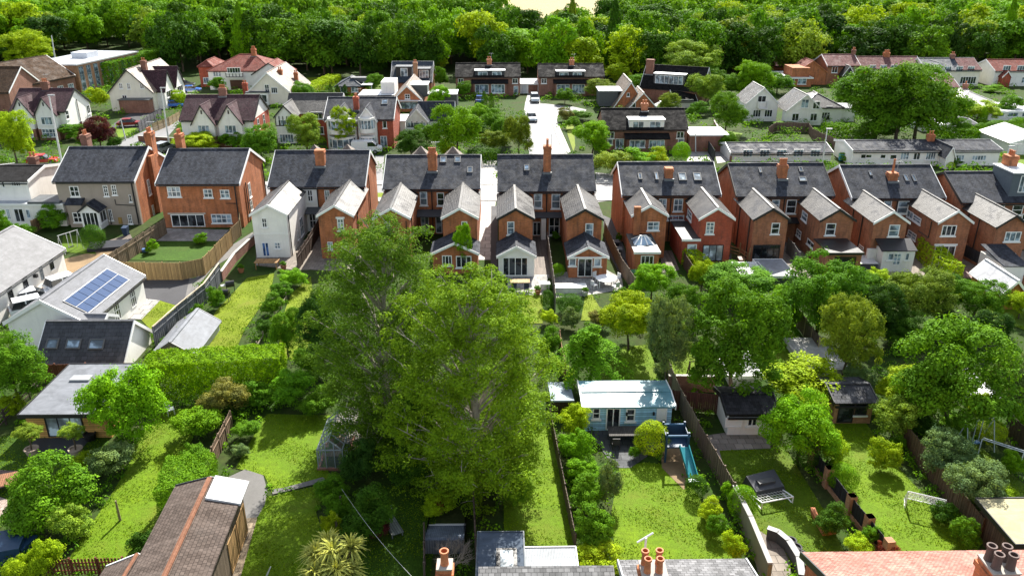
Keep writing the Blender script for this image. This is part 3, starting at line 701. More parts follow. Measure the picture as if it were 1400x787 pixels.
lawn(GR3, t1(270, 420), t1(430, 410), t1(350, 500), t1(300, 520))
lawn(GR2, t1(600, 440), t1(680, 440), t1(680, 480), t1(610, 480))
lawn(GR1, t0(615, 690), t0(740, 690), t0(690, 730), t0(640, 745)); lawn(GR1, M[0](870, 120), M[0](960, 130), M[0](950, 165), M[0](870, 160))
lawn(GR2, M[0](340, 560), M[0](440, 560), M[0](520, 660), M[0](330, 650)); lawn(GR3, M[1](620, 330), M[1](690, 330), M[1](690, 370), M[1](620, 370))
lawn(GR1, M[3](1260, 140), M[3](1400, 100), M[3](1400, 210), M[3](1290, 200))
# hard surfaces in the gardens
sheet('patio', TARM, [B[0](180, 50), B[0](500, 40), B[0](400, 148), B[0](160, 140)], .03)
sheet('path', GRAV, [(300, 658), (335, 642), (360, 650), (366, 672), (362, 690), (345, 720), (318, 800), (298, 800), (330, 690)], .03)
sheet('path', slabs((.28, .22, .15), .5, .7), [(345, 708), (352, 708), (326, 800), (298, 800), (310, 787), (330, 710)], .036)
sheet('path', GRAV, [B[1](85, 325), B[1](150, 315), B[1](360, 258), B[1](380, 280), B[1](160, 335), B[1](90, 350)], .03)
sheet('patio', slabs((.07, .075, .08), .6, .75), [(795, 578), (870, 588), (905, 610), (862, 640), (840, 640), (812, 600)], .03)
sheet('patio', DRIVE, [(902, 605), (930, 580), (952, 640), (935, 670), (905, 640)], .03)
sheet('patio', PAVE, [B[2](1005, 40), B[2](1140, 20), B[2](1390, 20), B[2](1390, 105), B[2](1115, 115), B[2](1160, 290), B[2](1120, 210), B[2](1050, 110)], .03)
sheet('patio', PAVE, [B[2](1290, 520), B[3](-10, 570), B[3](70, 620), B[3](120, 720), B[3](120, 800), B[2](1330, 800), B[2](1290, 640)], .03)
sheet('patio', slabs((.34, .33, .31), 1.0, .5, .05), [L[0](655, 220), L[0](770, 112), L[0](862, 122), L[0](762, 225)], .026)
sheet('patio', TARM, [L[0](770, 110), L[0](760, 10), L[0](1020, 0), L[0](985, 160), L[0](860, 122)], .024)
sheet('driveway', DRIVE, [M[0](330, 690), M[0](540, 640), M[0](640, 620), M[0](700, 640), M[0](560, 700), M[0](440, 787), L[0](300, 120), L[0](60, 160), L[0](230, 50), L[0](300, 0)], .014)
sheet('patio', slabs((.16, .11, .1), .3, .7), [B[0](-10, 220), B[0](100, 225), B[0](60, 290), B[0](-10, 330)], .03)
sheet('patio', slabs((.36, .28, .24), .3, .7), [B[0](-10, 360), B[0](40, 380), B[0](40, 440), B[0](-10, 480)], .03)
sheet('patio', DECK, [M[0](545, 600), M[0](700, 550), M[0](720, 590), M[0](560, 640)], .03)
sheet('patio', slabs((.3, .28, .26), .6, .6), [M[0](830, 590), M[0](865, 520), M[0](1235, 530), M[0](1172, 590)], .03)
sheet('path', slabs((.22, .2, .18), .6, .7), [L[1](410, 787), L[1](430, 740), L[1](550, 680), L[1](550, 787), B[1](570, 70), B[1](480, 80), B[1](480, 30)], .03)
sheet('field', grass((.36, .29, .12), (.30, .25, .11), 0, .2), [(-300, 385), (700, 385), (900, 1200), (-500, 1200)], .02, False)
# ------------------------------------------------------------------ the row of houses across the middle
h1 = crop(60, 190, 5.619); h2 = crop(210, 190, 5.619); h3 = crop(340, 230, 5.622); h5 = crop(640, 190, 3.75)
h6 = crop(830, 210, 4.917); h7 = crop(980, 210, 4.917); h8 = crop(1130, 210, 4.919); h9 = crop(1240, 210, 4.359)
GRP = 'brick houses in the middle row'
BIFOLD = dict(door=True, sill=False, name='glazed_door')
def front_peaks(H, *ps):
    for p in ps:
        q = H.hit(p, 1, H.D + .6); zt = q.z
        m = MB(); r_ = 1.9
        m.add([(q.x - r_, H.D - 1.4, zt - 2), (q.x + r_, H.D - 1.4, zt - 2), (q.x + r_, H.D + 2.4, zt - 2), (q.x - r_, H.D + 2.4, zt - 2), (q.x, H.D + .6, zt)], [(0, 1, 4), (1, 2, 4), (2, 3, 4), (3, 0, 4)])
        m.box(q.x - 1.7, q.x + 1.7, H.D + .02, H.D + 2.2, 0, zt - 2.05)
        m.build('front_bay', TANT, H.root)
def common(H, side=1):
    H.pipe([(H.W * .5, -.1, .1), (H.W * .5, -.1, H.ze - .3)]); H.pipe([(H.W - .25, -.1, .1), (H.W - .25, -.1, H.ze - .3)])
    _p(H); H.box('string_course', BR_R, -.012, H.W + .012, -.03, .02, 2.75, 2.85)

def _p(H): print('RIDGE', round(H.zr, 2), 'W', round(H.W, 2), 'Y', round(H.o.y, 1))
# 1: grey rendered detached house
H = Bld('detached_house', 'grey rendered house with orange brick side, leftmost of the middle row', 'house', h1(84, 318), h1(690, 318), 5.5, 10.2, h1(500, 58), BR_O, SLATE, oh=.35)
H.box('rendered_wall', R_GREY, -.004, H.W + .004, -.03, .4, 0, 5.36)
f = ('y', -.03)
H.win(f, h1(192, 362), h1(280, 442), 2, 2); H.win(f, h1(450, 355), h1(503, 440), 2, 3); H.win(f, h1(514, 353), h1(566, 430), 2, 3); H.win(f, h1(652, 428), h1(680, 482), 1, 2)
H.win(f, h1(490, 540), h1(536, 625), 2, 3); H.win(f, h1(640, 580), h1(684, 650), 2, 3)
H.win(f, h1(568, 602), h1(620, 715), 1, 1, planks((.42, .27, .08)), planks((.42, .27, .08)), name='door', door=True)
H.win(('x', H.W, 1), h1(787, 318), h1(826, 420), 2, 2); H.win(('x', H.W, 1), h1(826, 512), h1(856, 596), 2, 2)
q0 = H.hit(h1(205, 650), 1, -.9); q1 = H.hit(h1(318, 650), 1, -.9)
b = H.box('bay', R_GREY, q0.x, q1.x, -.9, -.031, 0, 2.75)
MB().slab([(q0.x - .15, -1.1, 2.76), (q1.x + .15, -1.1, 2.76), (q1.x + .15, -.03, 3.3), (q0.x - .15, -.03, 3.3)], .1).build('roof', SLATE, b)
H.win(('y', -.9), h1(216, 564), h1(308, 640), 2, 2)
pw = H.wing(q1.x + .15, q1.x + 2.3, -1.8, 2.3, 3.1, WHITE, SLATE, BLACK, 'porch', yb=-.03)
H.win(('y', -1.8), (q1.x + .3, .2), (q1.x + 2.15, 2.15), 4, 1, px=False, **BIFOLD); H.win(('x', q1.x + 2.3, 1), (-1.7, .7), (-.2, 2.1), 2, 1, px=False)
H.pipe([(H.W - .3, -.12, .1), (H.W - .3, -.12, 5.2)], .08); H.pipe([(H.W - 2.6, -.12, 3.2), (H.W - 2.6, -.12, 2.55), (H.W - .3, -.12, 2.4)], .05)
H.pipe([(q1.x + 2.7, -.12, .1), (q1.x + 2.7, -.12, 1.6)], .06)
H.box('chimney_breast', BR_O, H.W - .002, H.W + .45, 4.6, 6.4, 0, 7.2)
H.chimney(H.W - .1, 6.6, 6.6, 9.7, .8, 1.3, BR_O, 3); H.chimney(.9, 7.2, 6.6, 9.3, .8, 1.2, BR_P, 2)

# 2: orange brick detached house
H = Bld('detached_house', 'orange brick house with a four panel white patio door, beside the grey rendered house', 'house', h2(32, 337), h2(652, 342), 5.5, 10.4, h2(430, 73), BR_O, SLATE, oh=.35)
H.wf(h2(100, 366), h2(214, 444), 3, 2, gl=CURT); H.wf(h2(379, 385), h2(458, 450), 2, 2, gl=CURT); H.wf(h2(508, 390), h2(588, 454), 2, 2, gl=CURT)
H.wf(h2(130, 580), h2(403, 692), 4, 1, **BIFOLD); H.wf(h2(440, 577), h2(605, 645), 4, 2, gl=CURT)
H.wr(h2(722, 345), h2(752, 440), 2, 2); H.wr(h2(738, 480), h2(764, 540), 2, 2)
q0 = H.hit(h2(110, 575), 1, 0); q1 = H.hit(h2(400, 575), 1, 0); H.box('lintel', render((.5, .45, .38)), q0.x, q1.x, -.08, -.001, q0.z - .05, q0.z + .12)
H.pipe([(H.W - .5, -.1, .1), (H.W - .5, -.1, 5.2)], .07); H.pipe([(H.W - 1.7, -.1, 3.0), (H.W - .5, -.1, 3.0)], .05); H.pipe([(H.W + .1, 9.8, 0), (H.W + .1, 9.8, 5.2)], .08)
H.pipe([(H.W + .1, 2.2, 0), (H.W + .1, 2.2, 4.9)], .07)
H.chimney(.8, 6.4, 7, 9.8, .8, 1.1, BR_O, 3)

# 3
H = Bld('semi_detached_house', 'brick pair with one white rendered rear wing and one brick wing', 'house', h3(160, 137), h3(886, 145), 5.5, 9.6, M[1](350, 100), BR_O, SLATE, group=GRP)
common(H); H.chim_px(M[1](347, 195), M[1](347, 105), 12.5, pots=0); xs = H.hit(h3(525, 145), 1, 0).x; xl = H.hit(h3(345, 145), 1, 0).x
H.box('rendered_wall', R_WHITE, xl - 1, xs, -.04, .1, 0, 5.28)
f = ('y', -.04); H.win(f, h3(447, 165), h3(498, 255), 2, 2); H.win(f, h3(460, 345), h3(525, 460), 2, 2); H.wf(h3(580, 167), h3(628, 262), 2, 2, gl=CURT)
wg, a, b_, y = H.wing_px(h3(20, 355), h3(288, 358), 4.85, 1.0, wall=R_WHITE, trim=WHITE, roof=SLATE_L)
f = ('y', y); H.win(f, h3(97, 382), h3(145, 455), 2, 2); H.win(f, h3(97, 568), h3(165, 665), 2, 1, gl=pane((.03, .08, .2)), **BIFOLD); H.win(f, h3(195, 568), h3(248, 618), 2, 2, gl=CURT)
f = ('x', b_, 1); H.win(f, h3(386, 395), h3(425, 495), 2, 2, gl=CURT); H.win(f, h3(370, 482), h3(384, 545), 1, 2); H.pipe([(b_ + .07, y + .5, 0), (b_ + .07, y + .5, 4.7)]); H.box('band', R_WHITE, a - .02, b_ + .02, y - .05, y - .003, 2.55, 2.72)
wg, a, b_, y = H.wing_px(h3(534, 362), h3(797, 368), 4.85, 1.05, wall=BR_O, trim=WHITE, roof=SLATE_L)
f = ('y', y); H.win(f, h3(678, 388), h3(736, 478), 2, 3, gl=CURT, lintel=WHITE); H.win(f, h3(605, 565), h3(650, 628), 2, 2, gl=CURT); H.win(f, h3(715, 565), h3(770, 628), 2, 2, gl=CURT)
H.pipe([(b_ + .07, y + 2.5, 0), (b_ + .07, y + 2.5, 4.7)]); front_peaks(H, M[1](312, 68), M[1](490, 66))
H.pipe([(H.W + .1, 3, 0), (H.W + .1, 3, 6)])
MB().slab([(a - 3.3, -1.4, 2.5), (a - .02, -1.4, 2.5), (a - .02, -.05, 2.9), (a - 3.3, -.05, 2.9)], .1).build('canopy_roof', DGREY, H.root)
# 4
m = M[1]
H = Bld('semi_detached_house', 'brick pair with three small roof windows, its rear partly behind the birch', 'house', m(690, 305), m(1198, 310), 5.5, 9.4, m(950, 125), BR_O, SLATE, group=GRP)
common(H); H.chim_px(m(950, 222), m(950, 122), 12, pots=4, ph=.6); front_peaks(H, m(886, 76), m(1060, 78))
H.skylight(m(991, 140), m(1024, 172)); H.skylight(m(1069, 140), m(1101, 172)); H.skylight(m(1137, 195), m(1165, 227))
H.wf(m(880, 322), m(923, 396), 1, 2, gl=CURT); H.wf(m(972, 328), m(1014, 398), 1, 2); H.wf(m(885, 452), m(933, 545), 2, 2, gl=CURT); H.wf(m(965, 455), m(1003, 542), 1, 1, gl=CURT, door=True, sill=False, name='door')
wg, a, b_, y = H.wing_px(m(636, 463), m(822, 466), 4.85, 1.0, roof=SLATE_L); H.win(('y', y), m(688, 480), m(725, 560), 2, 3, gl=CURT); xc = b_
H.pipe([(b_ + .07, y + 2, 0), (b_ + .07, y + 2, 4.7)]); H.pipe([(b_ - .3, y - .08, 0), (b_ - .3, y - .08, 4.5)], .05)
wg, a, b_, y = H.wing_px(m(1004, 463), m(1188, 466), 4.85, 1.0, roof=SLATE_L); H.win(('y', y), m(1104, 482), m(1138, 546), 1, 2)
MB().slab([(xc + .02, -1.5, 2.5), (a - .02, -1.5, 2.5), (a - .02, -.02, 2.9), (xc + .02, -.02, 2.9)], .1).build('canopy_roof', DGREY, H.root)
q = H.hit(m(965, 655), 2, 2.2); H.wing(a - .9, b_ + .1, q.y, 2.2, 3.3, BR_O, SLATE, WHITE, 'sunroom', yb=y, y0=y)
H.win(('y', q.y), m(1000, 665), m(1055, 720), 3, 1); H.win(('y', q.y), m(1075, 668), m(1160, 730), 3, 1)
# 5: centre
H = Bld('semi_detached_house', 'brick pair seen straight on with one tall chimney and two gabled garden rooms', 'house', h5(158, 264), h5(648, 269), 5.5, 9.2, h5(400, 80), BR_O, SLATE, group=GRP, barge=False)
common(H); H.chim_px(h5(405, 180), h5(405, 42), 9.8, pots=2, ph=.75); H.skylight(h5(286, 138), h5(314, 168))
H.wf(h5(337, 280), h5(379, 355), 1, 2, gl=CURT); H.wf(h5(428, 282), h5(471, 357), 1, 2, gl=CURT); H.wf(h5(415, 400), h5(468, 492), 2, 2); H.wf(h5(332, 425), h5(373, 505), 2, 1, **BIFOLD)
q0 = H.hit(h5(374, 402), 1, -.5); q1 = H.hit(h5(398, 402), 1, -.5); H.box('porch_wall', R_WHITE, q0.x, q1.x, -1.2, -.002, 0, q0.z)
wg, a, b_, y = H.wing_px(h5(157, 407), h5(331, 408), 4.85, 1.0, roof=SLATE_L, trim=BLACK); xc = b_
H.win(('y', y), h5(200, 423), h5(237, 490), 1, 2, gl=CURT)
q = H.hit(h5(152, 600), 2, 2.25); H.wing(a - .05, b_ + .05, q.y, 2.25, 3.25, R_WHITE, SLATE, WHITE, 'sunroom', yb=y, y0=y); H.win(('y', q.y), h5(177, 606), h5(306, 692), 4, 1, **BIFOLD)
wg, a, b_, y = H.wing_px(h5(510, 410), h5(686, 412), 4.85, 1.0, roof=SLATE_L, trim=BLACK)
H.win(('y', y), h5(602, 432), h5(640, 498), 1, 2, gl=CURT)
MB().slab([(xc + .02, -1.1, 2.55), (a - .02, -1.1, 2.55), (a - .02, -.02, 2.9), (xc + .02, -.02, 2.9)], .08).build('canopy_roof', DGREY, H.root)
q = H.hit(h5(510, 605), 2, 2.25); H.wing(a - .1, b_ + .15, q.y, 2.25, 3.3, BR_O, SLATE, WHITE, 'sunroom', yb=y, y0=y)
H.win(('y', q.y), h5(563, 612), h5(635, 694), 2, 1, **BIFOLD); H.win(('y', q.y), h5(517, 610), h5(553, 650), 1, 1, gl=CURT); H.win(('y', q.y), h5(645, 612), h5(682, 652), 1, 1, gl=CURT)
xm = (a + b_) / 2; mm = MB(); mm.bar((a, q.y - .3, 2.3), (b_, q.y - .3, 2.3), .1, .14)
mm.build('gable_beam', WHITE, H.root)
# 6
H = Bld('semi_detached_house', 'pair of brick houses, one rear wing bright red and two large white roof windows', 'house', h6(110, 276), h6(752, 280), 5.5, 8.8, h6(400, 55), BR_O, SLATE, group=GRP)
common(H); H.chim_px(h6(415, 182), h6(415, 105), 10.5, pots=0)
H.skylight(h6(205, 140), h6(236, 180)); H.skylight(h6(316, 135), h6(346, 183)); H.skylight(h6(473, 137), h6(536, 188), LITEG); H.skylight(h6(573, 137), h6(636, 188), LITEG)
H.wf(h6(348, 303), h6(396, 385), 2, 2, gl=CURT); H.wf(h6(450, 303), h6(505, 388), 2, 2, gl=CURT); H.wf(h6(405, 413), h6(516, 447), 3, 1, gl=SKYG)
wg, a, b_, y = H.wing_px(h6(172, 414), h6(400, 438), 4.85, 1.05, roof=SLATE_L); f = ('y', y)
H.win(f, h6(272, 458), h6(348, 515), 2, 2, gl=CURT); q0 = H.hit(h6(180, 380), 1, y); q1 = H.hit(h6(224, 380), 1, y)
H.box('chimney_breast', BR_O, q0.x, q1.x, y - .45, y - .001, 0, q0.z + .45)
p0 = H.hit(h6(186, 665), 2, 2.7); p1 = H.hit(h6(352, 665), 2, 2.7); e = flatblock(H, p0.x, p1.x, p0.y, y, 2.7, BR_O, felt((.03, .04, .045), .35), trim=WHITE)
H.win(('y', p0.y), h6(228, 684), h6(311, 747), 3, 1, **BIFOLD)
cx_ = (p0.x + p1.x) / 2; cy_ = (p0.y + y) / 2
la = MB(); la.add([(cx_ - 1, cy_ - 1, 2.83), (cx_ + 1, cy_ - 1, 2.83), (cx_ + 1, cy_ + 1, 2.83), (cx_ - 1, cy_ + 1, 2.83), (cx_ - .3, cy_, 3.5), (cx_ + .3, cy_, 3.5)], [(0, 1, 5, 4), (1, 2, 5), (2, 3, 4, 5), (3, 0, 4)]); la = la.build('roof_lantern', SKYG, e)
lb = MB()
for A_, B_ in (((-1, -1), (-.3, 0)), ((1, -1), (.3, 0)), ((1, 1), (.3, 0)), ((-1, 1), (-.3, 0)), ((-.35, -1), (-.12, 0)), ((.35, -1), (.12, 0)), ((-.35, 1), (-.12, 0)), ((.35, 1), (.12, 0))): lb.bar((cx_ + A_[0], cy_ + A_[1], 2.85), (cx_ + B_[0], cy_ + B_[1], 3.52), .13, .08)
lb.bar((cx_ - .35, cy_, 3.53), (cx_ + .35, cy_, 3.53), .14, .1); lb.build('glazing_bar', WHITE, e)
wg, a, b_, y = H.wing_px(h6(626, 436), h6(848, 440), 4.85, 1.1, wall=BR_R, roof=SLATE_L); f = ('y', y)
H.win(f, h6(668, 460), h6(715, 540), 2, 3, gl=CURT); H.win(f, h6(645, 613), h6(773, 720), 3, 1, BLACK, LITEG, **BIFOLD)
H.win(('x', a, -1), h6(545, 365), h6(567, 460), 1, 2, gl=CURT)
p0 = H.hit(h6(508, 580), 2, 2.7); e = flatblock(H, p0.x, a - .01, p0.y, -1.2, 2.7, BR_R, felt((.035, .035, .035), .5), trim=WHITE); H.win(('y', p0.y), h6(541, 608), h6(596, 692), 1, 1, WHITE, LITEG, **BIFOLD)
# 7
H = Bld('semi_detached_house', 'brown brick pair with black patio doors, just right of the bright red wing', 'house', h7(140, 282), h7(775, 290), 5.5, 8.8, h7(420, 62), BR_B, SLATE, trim=BLACK, group=GRP)
common(H); H.chim_px(h7(440, 182), h7(440, 85), 11.5, pots=4, ph=.7, mat=BR_O)
H.skylight(h7(275, 102), h7(303, 136)); H.skylight(h7(543, 98), h7(581, 131)); H.skylight(h7(545, 165), h7(605, 194), LITEG)
H.wf(h7(373, 310), h7(416, 378), 1, 2, gl=CURT); H.wf(h7(473, 310), h7(526, 402), 1, 2)
wg, a, b_, y = H.wing_px(h7(254, 440), h7(480, 446), 4.85, 1.1, roof=SLATE_L, trim=BLACK, wall=BR_B); f = ('y', y); xc = b_
H.win(f, h7(370, 465), h7(416, 540), 1, 2); H.win(f, h7(247, 613), h7(294, 720), 1, 1, BLACK, **BIFOLD); H.win(f, h7(305, 612), h7(414, 718), 3, 1, BLACK, **BIFOLD)
H.pipe([(a - .07, y + 1.2, 0), (a - .07, y + 1.2, 4.7)]); H.pipe([(a - .07, y + 5, 0), (a - .07, y + 5, 4.7)])
wg, a, b_, y = H.wing_px(h7(702, 445), h7(922, 442), 4.85, 1.1, roof=SLATE_L, trim=BLACK, wall=BR_B); f = ('y', y)
H.win(f, h7(737, 468), h7(790, 548), 1, 2); f = ('x', a, -1); H.win(f, h7(578, 378), h7(604, 466), 1, 2, gl=CURT); H.win(f, h7(541, 500), h7(563, 573), 2, 2, gl=CURT); H.win(f, h7(612, 565), h7(656, 650), 2, 1)
MB().slab([(xc + .02, -1.1, 2.55), (a - .02, -1.1, 2.55), (a - .02, -.02, 2.9), (xc + .02, -.02, 2.9)], .08).build('canopy_roof', BLACK, H.root)
p0 = H.hit(M[3](330, 655), 2, 2.7); p1 = H.hit(M[3](508, 655), 2, 2.7); e = flatblock(H, p0.x, p1.x, p0.y, y, 2.7, BR_B, felt((.022, .022, .024), .4)); H.win(('y', p0.y), M[3](360, 672), M[3](460, 760), 3, 1, BLACK, **BIFOLD)
# 8
H = Bld('semi_detached_house', 'pair of orange brown brick houses with white gable trim and a white lean-to garden room', 'house', h8(178, 295), h8(783, 302), 5.5, 8.8, h8(410, 74), BR_B, SLATE, group=GRP)
common(H); H.chim_px(h8(445, 198), h8(445, 138), 12, pots=1, ph=1.5, mat=BR_O)
H.skylight(h8(275, 125), h8(307, 156)); H.skylight(h8(508, 150), h8(555, 193)); H.skylight(h8(562, 150), h8(607, 195))
H.wf(h8(388, 315), h8(434, 356), 1, 1, gl=CURT); H.wf(h8(485, 318), h8(541, 403), 1, 2, gl=CURT)
wg, a, b_, y = H.wing_px(h8(324, 460), h8(545, 464), 4.85, 1.1, roof=SLATE_L, wall=BR_B); f = ('y', y); xc = b_
H.win(f, h8(425, 478), h8(481, 556), 1, 2, gl=CURT); H.win(('x', a, -1), h8(222, 605), h8(246, 665), 1, 2, gl=CURT)
H.pipe([(a - .07, y + 2.6, 0), (a - .07, y + 2.6, 4.7)]); H.pipe([(a - .07, y + 5, 0), (a - .07, y + 5, 4.7)])
p0 = H.hit(h8(385, 655), 2, 2.3); p1 = H.hit(h8(580, 640), 2, 2.3)
e = MB().box(p0.x, p1.x, p0.y, y - .001, 0, 2.3).build('sunroom', R_WHITE, H.root); MB().slab([(p0.x - .3, p0.y - .2, 2.31), (p1.x + .1, p0.y - .2, 2.31), (p1.x + .1, y - .01, 3.0), (p0.x - .3, y - .01, 3.0)], .1).build('roof', BLACK, e)
H.win(('y', p0.y), h8(416, 668), h8(448, 716), 1, 1, gl=CURT); H.win(('y', p0.y), h8(455, 668), h8(492, 748), 2, 3, gl=CURT, **BIFOLD); H.win(('y', p0.y), h8(535, 668), h8(550, 716), 1, 1, gl=CURT)
H.box('side_wall', R_WHITE, a - .3, p0.x - .01, y - .35, y - .01, 0, 2.0)
wg, a, b_, y = H.wing_px(M[3](921, 485), M[3](1092, 491), 4.85, 1.15, roof=SLATE_L, wall=BR_B); f = ('y', y)
H.win(f, M[3](940, 503), M[3](1004, 560), 3, 1); H.win(f, M[3](900, 613), M[3](990, 708), 3, 1, lintel=WHITE, **BIFOLD)
f = ('x', a, -1); H.win(f, h8(547, 375), h8(579, 446), 2, 1, gl=CURT); H.win(f, h8(588, 405), h8(631, 480), 1, 2, gl=CURT); H.win(f, h8(553, 508), h8(598, 588), 2, 2, gl=CURT); H.pipe([(a - .1, y + 1.2, 4.5), (a - .1, y + 1.2, 2.7), (a - .1, y + 3.4, 2.7)], .05)
# 9
H = Bld('semi_detached_house', 'brick pair with a large grey roof dormer at the right end of the row', 'house', h9(332, 288), h9(800, 290), 5.5, 8.8, h9(400, 106), BR_B, SLATE, trim=BLACK, group=GRP)
common(H); q = H.hit(h9(575, 190), 1, H.D / 2 - .5)
H.chimney(q.x, H.D / 2 - .6, 7.0, 9.6, 1.1, 1.2, BR_O, 3)
d0 = H.hit(h9(600, 270), 1, .6); H.dormer(d0.x, H.W - .5, .6, 5.75, 8.45, plain((.10, .12, .14), .5), felt((.55, .56, .57), .45), ((.3, .95),), 4)
H.wf(h9(535, 300), h9(580, 325), 2, 1, gl=CURT); H.wf(h9(633, 305), h9(681, 366), 1, 2); H.wf(h9(688, 358), h9(715, 396), 1, 1)
wg, a, b_, y = H.wing_px(h9(538, 434), h9(722, 440), 4.85, 1.15, roof=SLATE_L, trim=BLACK, wall=BR_B); f = ('y', y)
H.win(f, h9(590, 465), h9(669, 523), 3, 1, gl=CURT)
H.pipe([(a - .07, y + 3, 0), (a - .07, y + 3, 4.7)]); H.pipe([(a - .07, y + 5, 0), (a - .07, y + 5, 4.7)])
p0 = H.hit(h9(582, 672), 2, 2.2); p1 = H.hit(h9(704, 668), 2, 2.2); e = MB().box(p0.x, p1.x, p0.y, y - .001, 0, 2.2).build('porch', R_WHITE, H.root); MB().slab([(p0.x - .2, p0.y - .2, 2.21), (p1.x + .2, p0.y - .2, 2.21), (p1.x + .2, y - .01, 2.9), (p0.x - .2, y - .01, 2.9)], .1).build('roof', SLATE, e)
q0 = H.hit(h9(556, 598), 1, y); q1 = H.hit(h9(645, 598), 1, y); H.box('sign_board', WHITE, q0.x, q1.x, y - .15, y - .002, q0.z - .1, q0.z + .1)
# ------------------------------------------------------------------ second street and beyond
t0, t1, t2, t3 = T
CHG = 'houses along the second street'
# far left: hall and school block
H = Bld('hall', 'long low hall with a mossy brown tiled roof at the left wood edge', 'hall', (10, 121), (101, 103), 4.2, 13, 8.2, BR_P, BROWNT, ang='fit')
row_windows(H, 3, 1, 2.6, 1.6, 3, u0=.5, u1=1)
H = Bld('hall_annexe', 'dark brown roofed annexe at the left end of the long hall', 'building', (-40, 126), (11, 124), 4, 12, 8, BR_P, BROWNT)
H = Bld('school_block', 'flat roofed block of orange brick piers and glass beside the tall hedge', 'building', (104, 89), (187, 71), 6.2, 12, 6.3, BR_T, felt((.40, .42, .45), .5), ridge='flat', ang='fit', trim=R_LG)
for i in range(9): 
    u = H.W * (i + .5) / 9; H.win(('y', 0), (u - H.W / 30, .4), (u + H.W / 30, 5.7), 1, 3, GREYM, pane((.12, .16, .19), .1), px=False, sill=False)
p = H.hit((150, 72), 2, 6.35); H.box('rooftop_lantern', plain((.6, .62, .65), .3), H.W * .42, H.W * .6, 4, 8, 6.31, 7.6)
# white double gabled house, left
def timbered(H, x0, x1, y, z0, z1, n=4, par=None):
    m = MB()
    for i in range(n + 1): u = x0 + (x1 - x0) * i / n; m.box(u - .07, u + .07, y - .05, y - .004, z0, z1)
    m.box(x0, x1, y - .07, y - .003, z0 - .07, z0 + .07); m.build('timber_strips', BLACK, par or H.root)
def double_gable(label, xl, xr, base, eave, ridge, roof, D=9, pos=((.06, .44), (.5, .88)), proj=1.0, strips=True):
    H = BX('gabled_house', label, 'house', xl, xr, base, eave, ridge, D, wall=R_WHITE, roof=roof, trim=BLACK, group=CHG)
    H.box('brick_base', BR_P, -.02, H.W + .02, -.03, H.D + .02, 0, 1.6)
    for a, b in pos:
        x0, x1 = a * H.W, b * H.W; zr = H.ze + (H.zr - H.ze) * .78
        w_ = H.wing(x0, x1, -proj, H.ze - .4, zr, R_WHITE, roof, BLACK, 'front_gable')
        xm = (x0 + x1) / 2; H.box('brick_bay', BR_P, x0 - .02, x1 + .02, -proj - .02, -.04, 0, 1.9)
        H.win(('y', -proj), (xm - .95, H.ze * .55), (xm + .95, H.ze * .55 + 1.35), 3, 1, gl=CURT, px=False)
        H.win(('y', -proj - .02), (xm - 1.2, .55), (xm + 1.2, 1.95), 4, 2, gl=CURT, px=False)
        H.box('vent_slit', BLACK, xm - .12, xm + .12, -proj - .03, -proj - .004, zr - 1.3, zr - .7)
    return H
H = double_gable('white two gabled house with purple brown roof, nearest the left edge', 15, 88, 190, 152, 122, PURPT)
H.wr(t0(348, 598), t0(375, 638), 1, 2); H.wr(t0(462, 570), t0(488, 608), 2, 1); H.wr(t0(425, 655), t0(447, 690), 2, 1); H.chimney(H.W * .48, H.D / 2, H.zr - .8, H.zr + 1.2, 1.2, .7, BR_P, 3); H.pipe([(H.W + .08, 4.6, 0), (H.W + .08, 4.6, 6)])
H = BX('house', 'white gable ended house turned sideways, with two white front gables over blue parked cars', 'house', 149, 208, 152, 126, 96, 17, wall=R_CREAM, roof=TANT, ridge='y', trim=BLACK, group=CHG)
H.wf(t0(637, 448), t0(662, 478), 2, 2); H.wf(t0(680, 448), t0(704, 480), 2, 2); H.wf(t0(750, 450), t0(777, 478), 2, 1); H.wf(t0(655, 512), t0(687, 545), 2, 1)
H.box('lean_to', BR_P, H.W * .3, H.W * .98, -2.2, -.01, 0, 2.5); H.box('lean_to_roof', DGREY, H.W * .28, H.W, -2.4, -.005, 2.51, 2.65)
for a in (2.0, 8.0): H.wing(a, a + 5, -1.6, H.ze - .2, H.zr - .8, R_WHITE, PURPT, BLACK, 'side_gable', yb=H.W * .45, side='r'); H.win(('x', H.W + 1.6, 1), (a + 1, H.ze * .55), (a + 4, H.ze * .55 + 1.3), 3, 1, px=False); H.win(('x', H.W + 1.6, 1), (a + 1, .5), (a + 4, 1.9), 3, 1, px=False)
H.chimney(H.W * .62, 6, H.zr - 1.5, H.zr + 1, 1, 1, BR_P, 2)
H = double_gable('white two gabled house with arched brick side, plum roof, behind the orange brick house', 247, 346, 201, 164, 131, PURPT, D=9.5, pos=((.18, .48), (.54, .86)))
H.box('brick_side', BR_R, H.W - .3, H.W + .03, .01, H.D, 1.6, H.ze); H.win(('x', H.W + .03, 1), (2, 2.4), (3, 4.2), 1, 2, px=False); H.win(('x', H.W + .03, 1), (5.5, 2.4), (6.5, 4.2), 1, 2, px=False); H.chimney(H.W * .5, H.D / 2, H.zr - .6, H.zr + 1.2, 1.2, .7, BR_P, 3)
H = BX('house', 'large white house with a hipped red roof and black timbering, against the dark wood', 'house', 284, 348, 123, 97, 74, 13, wall=R_WHITE, roof=REDT, ridge='hip', group=CHG, W=15)
H.wf(t0(1143, 382), t0(1192, 412), 3, 1, gl=CURT); H.wf(t0(1152, 440), t0(1196, 478), 3, 1, gl=CURT); a = H.hit(t0(1215, 400), 1, -.7); b = H.hit(t0(1305, 400), 1, -.7)
H.box('bay', R_WHITE, a.x, b.x, -.7, -.01, 2.6, H.ze - .3); timbered(H, a.x, b.x, -.7, 3, H.ze - .4, 5); H.win(('y', -.7), (a.x + .4, 3.9), (b.x - .4, 5.1), 5, 1, px=False)
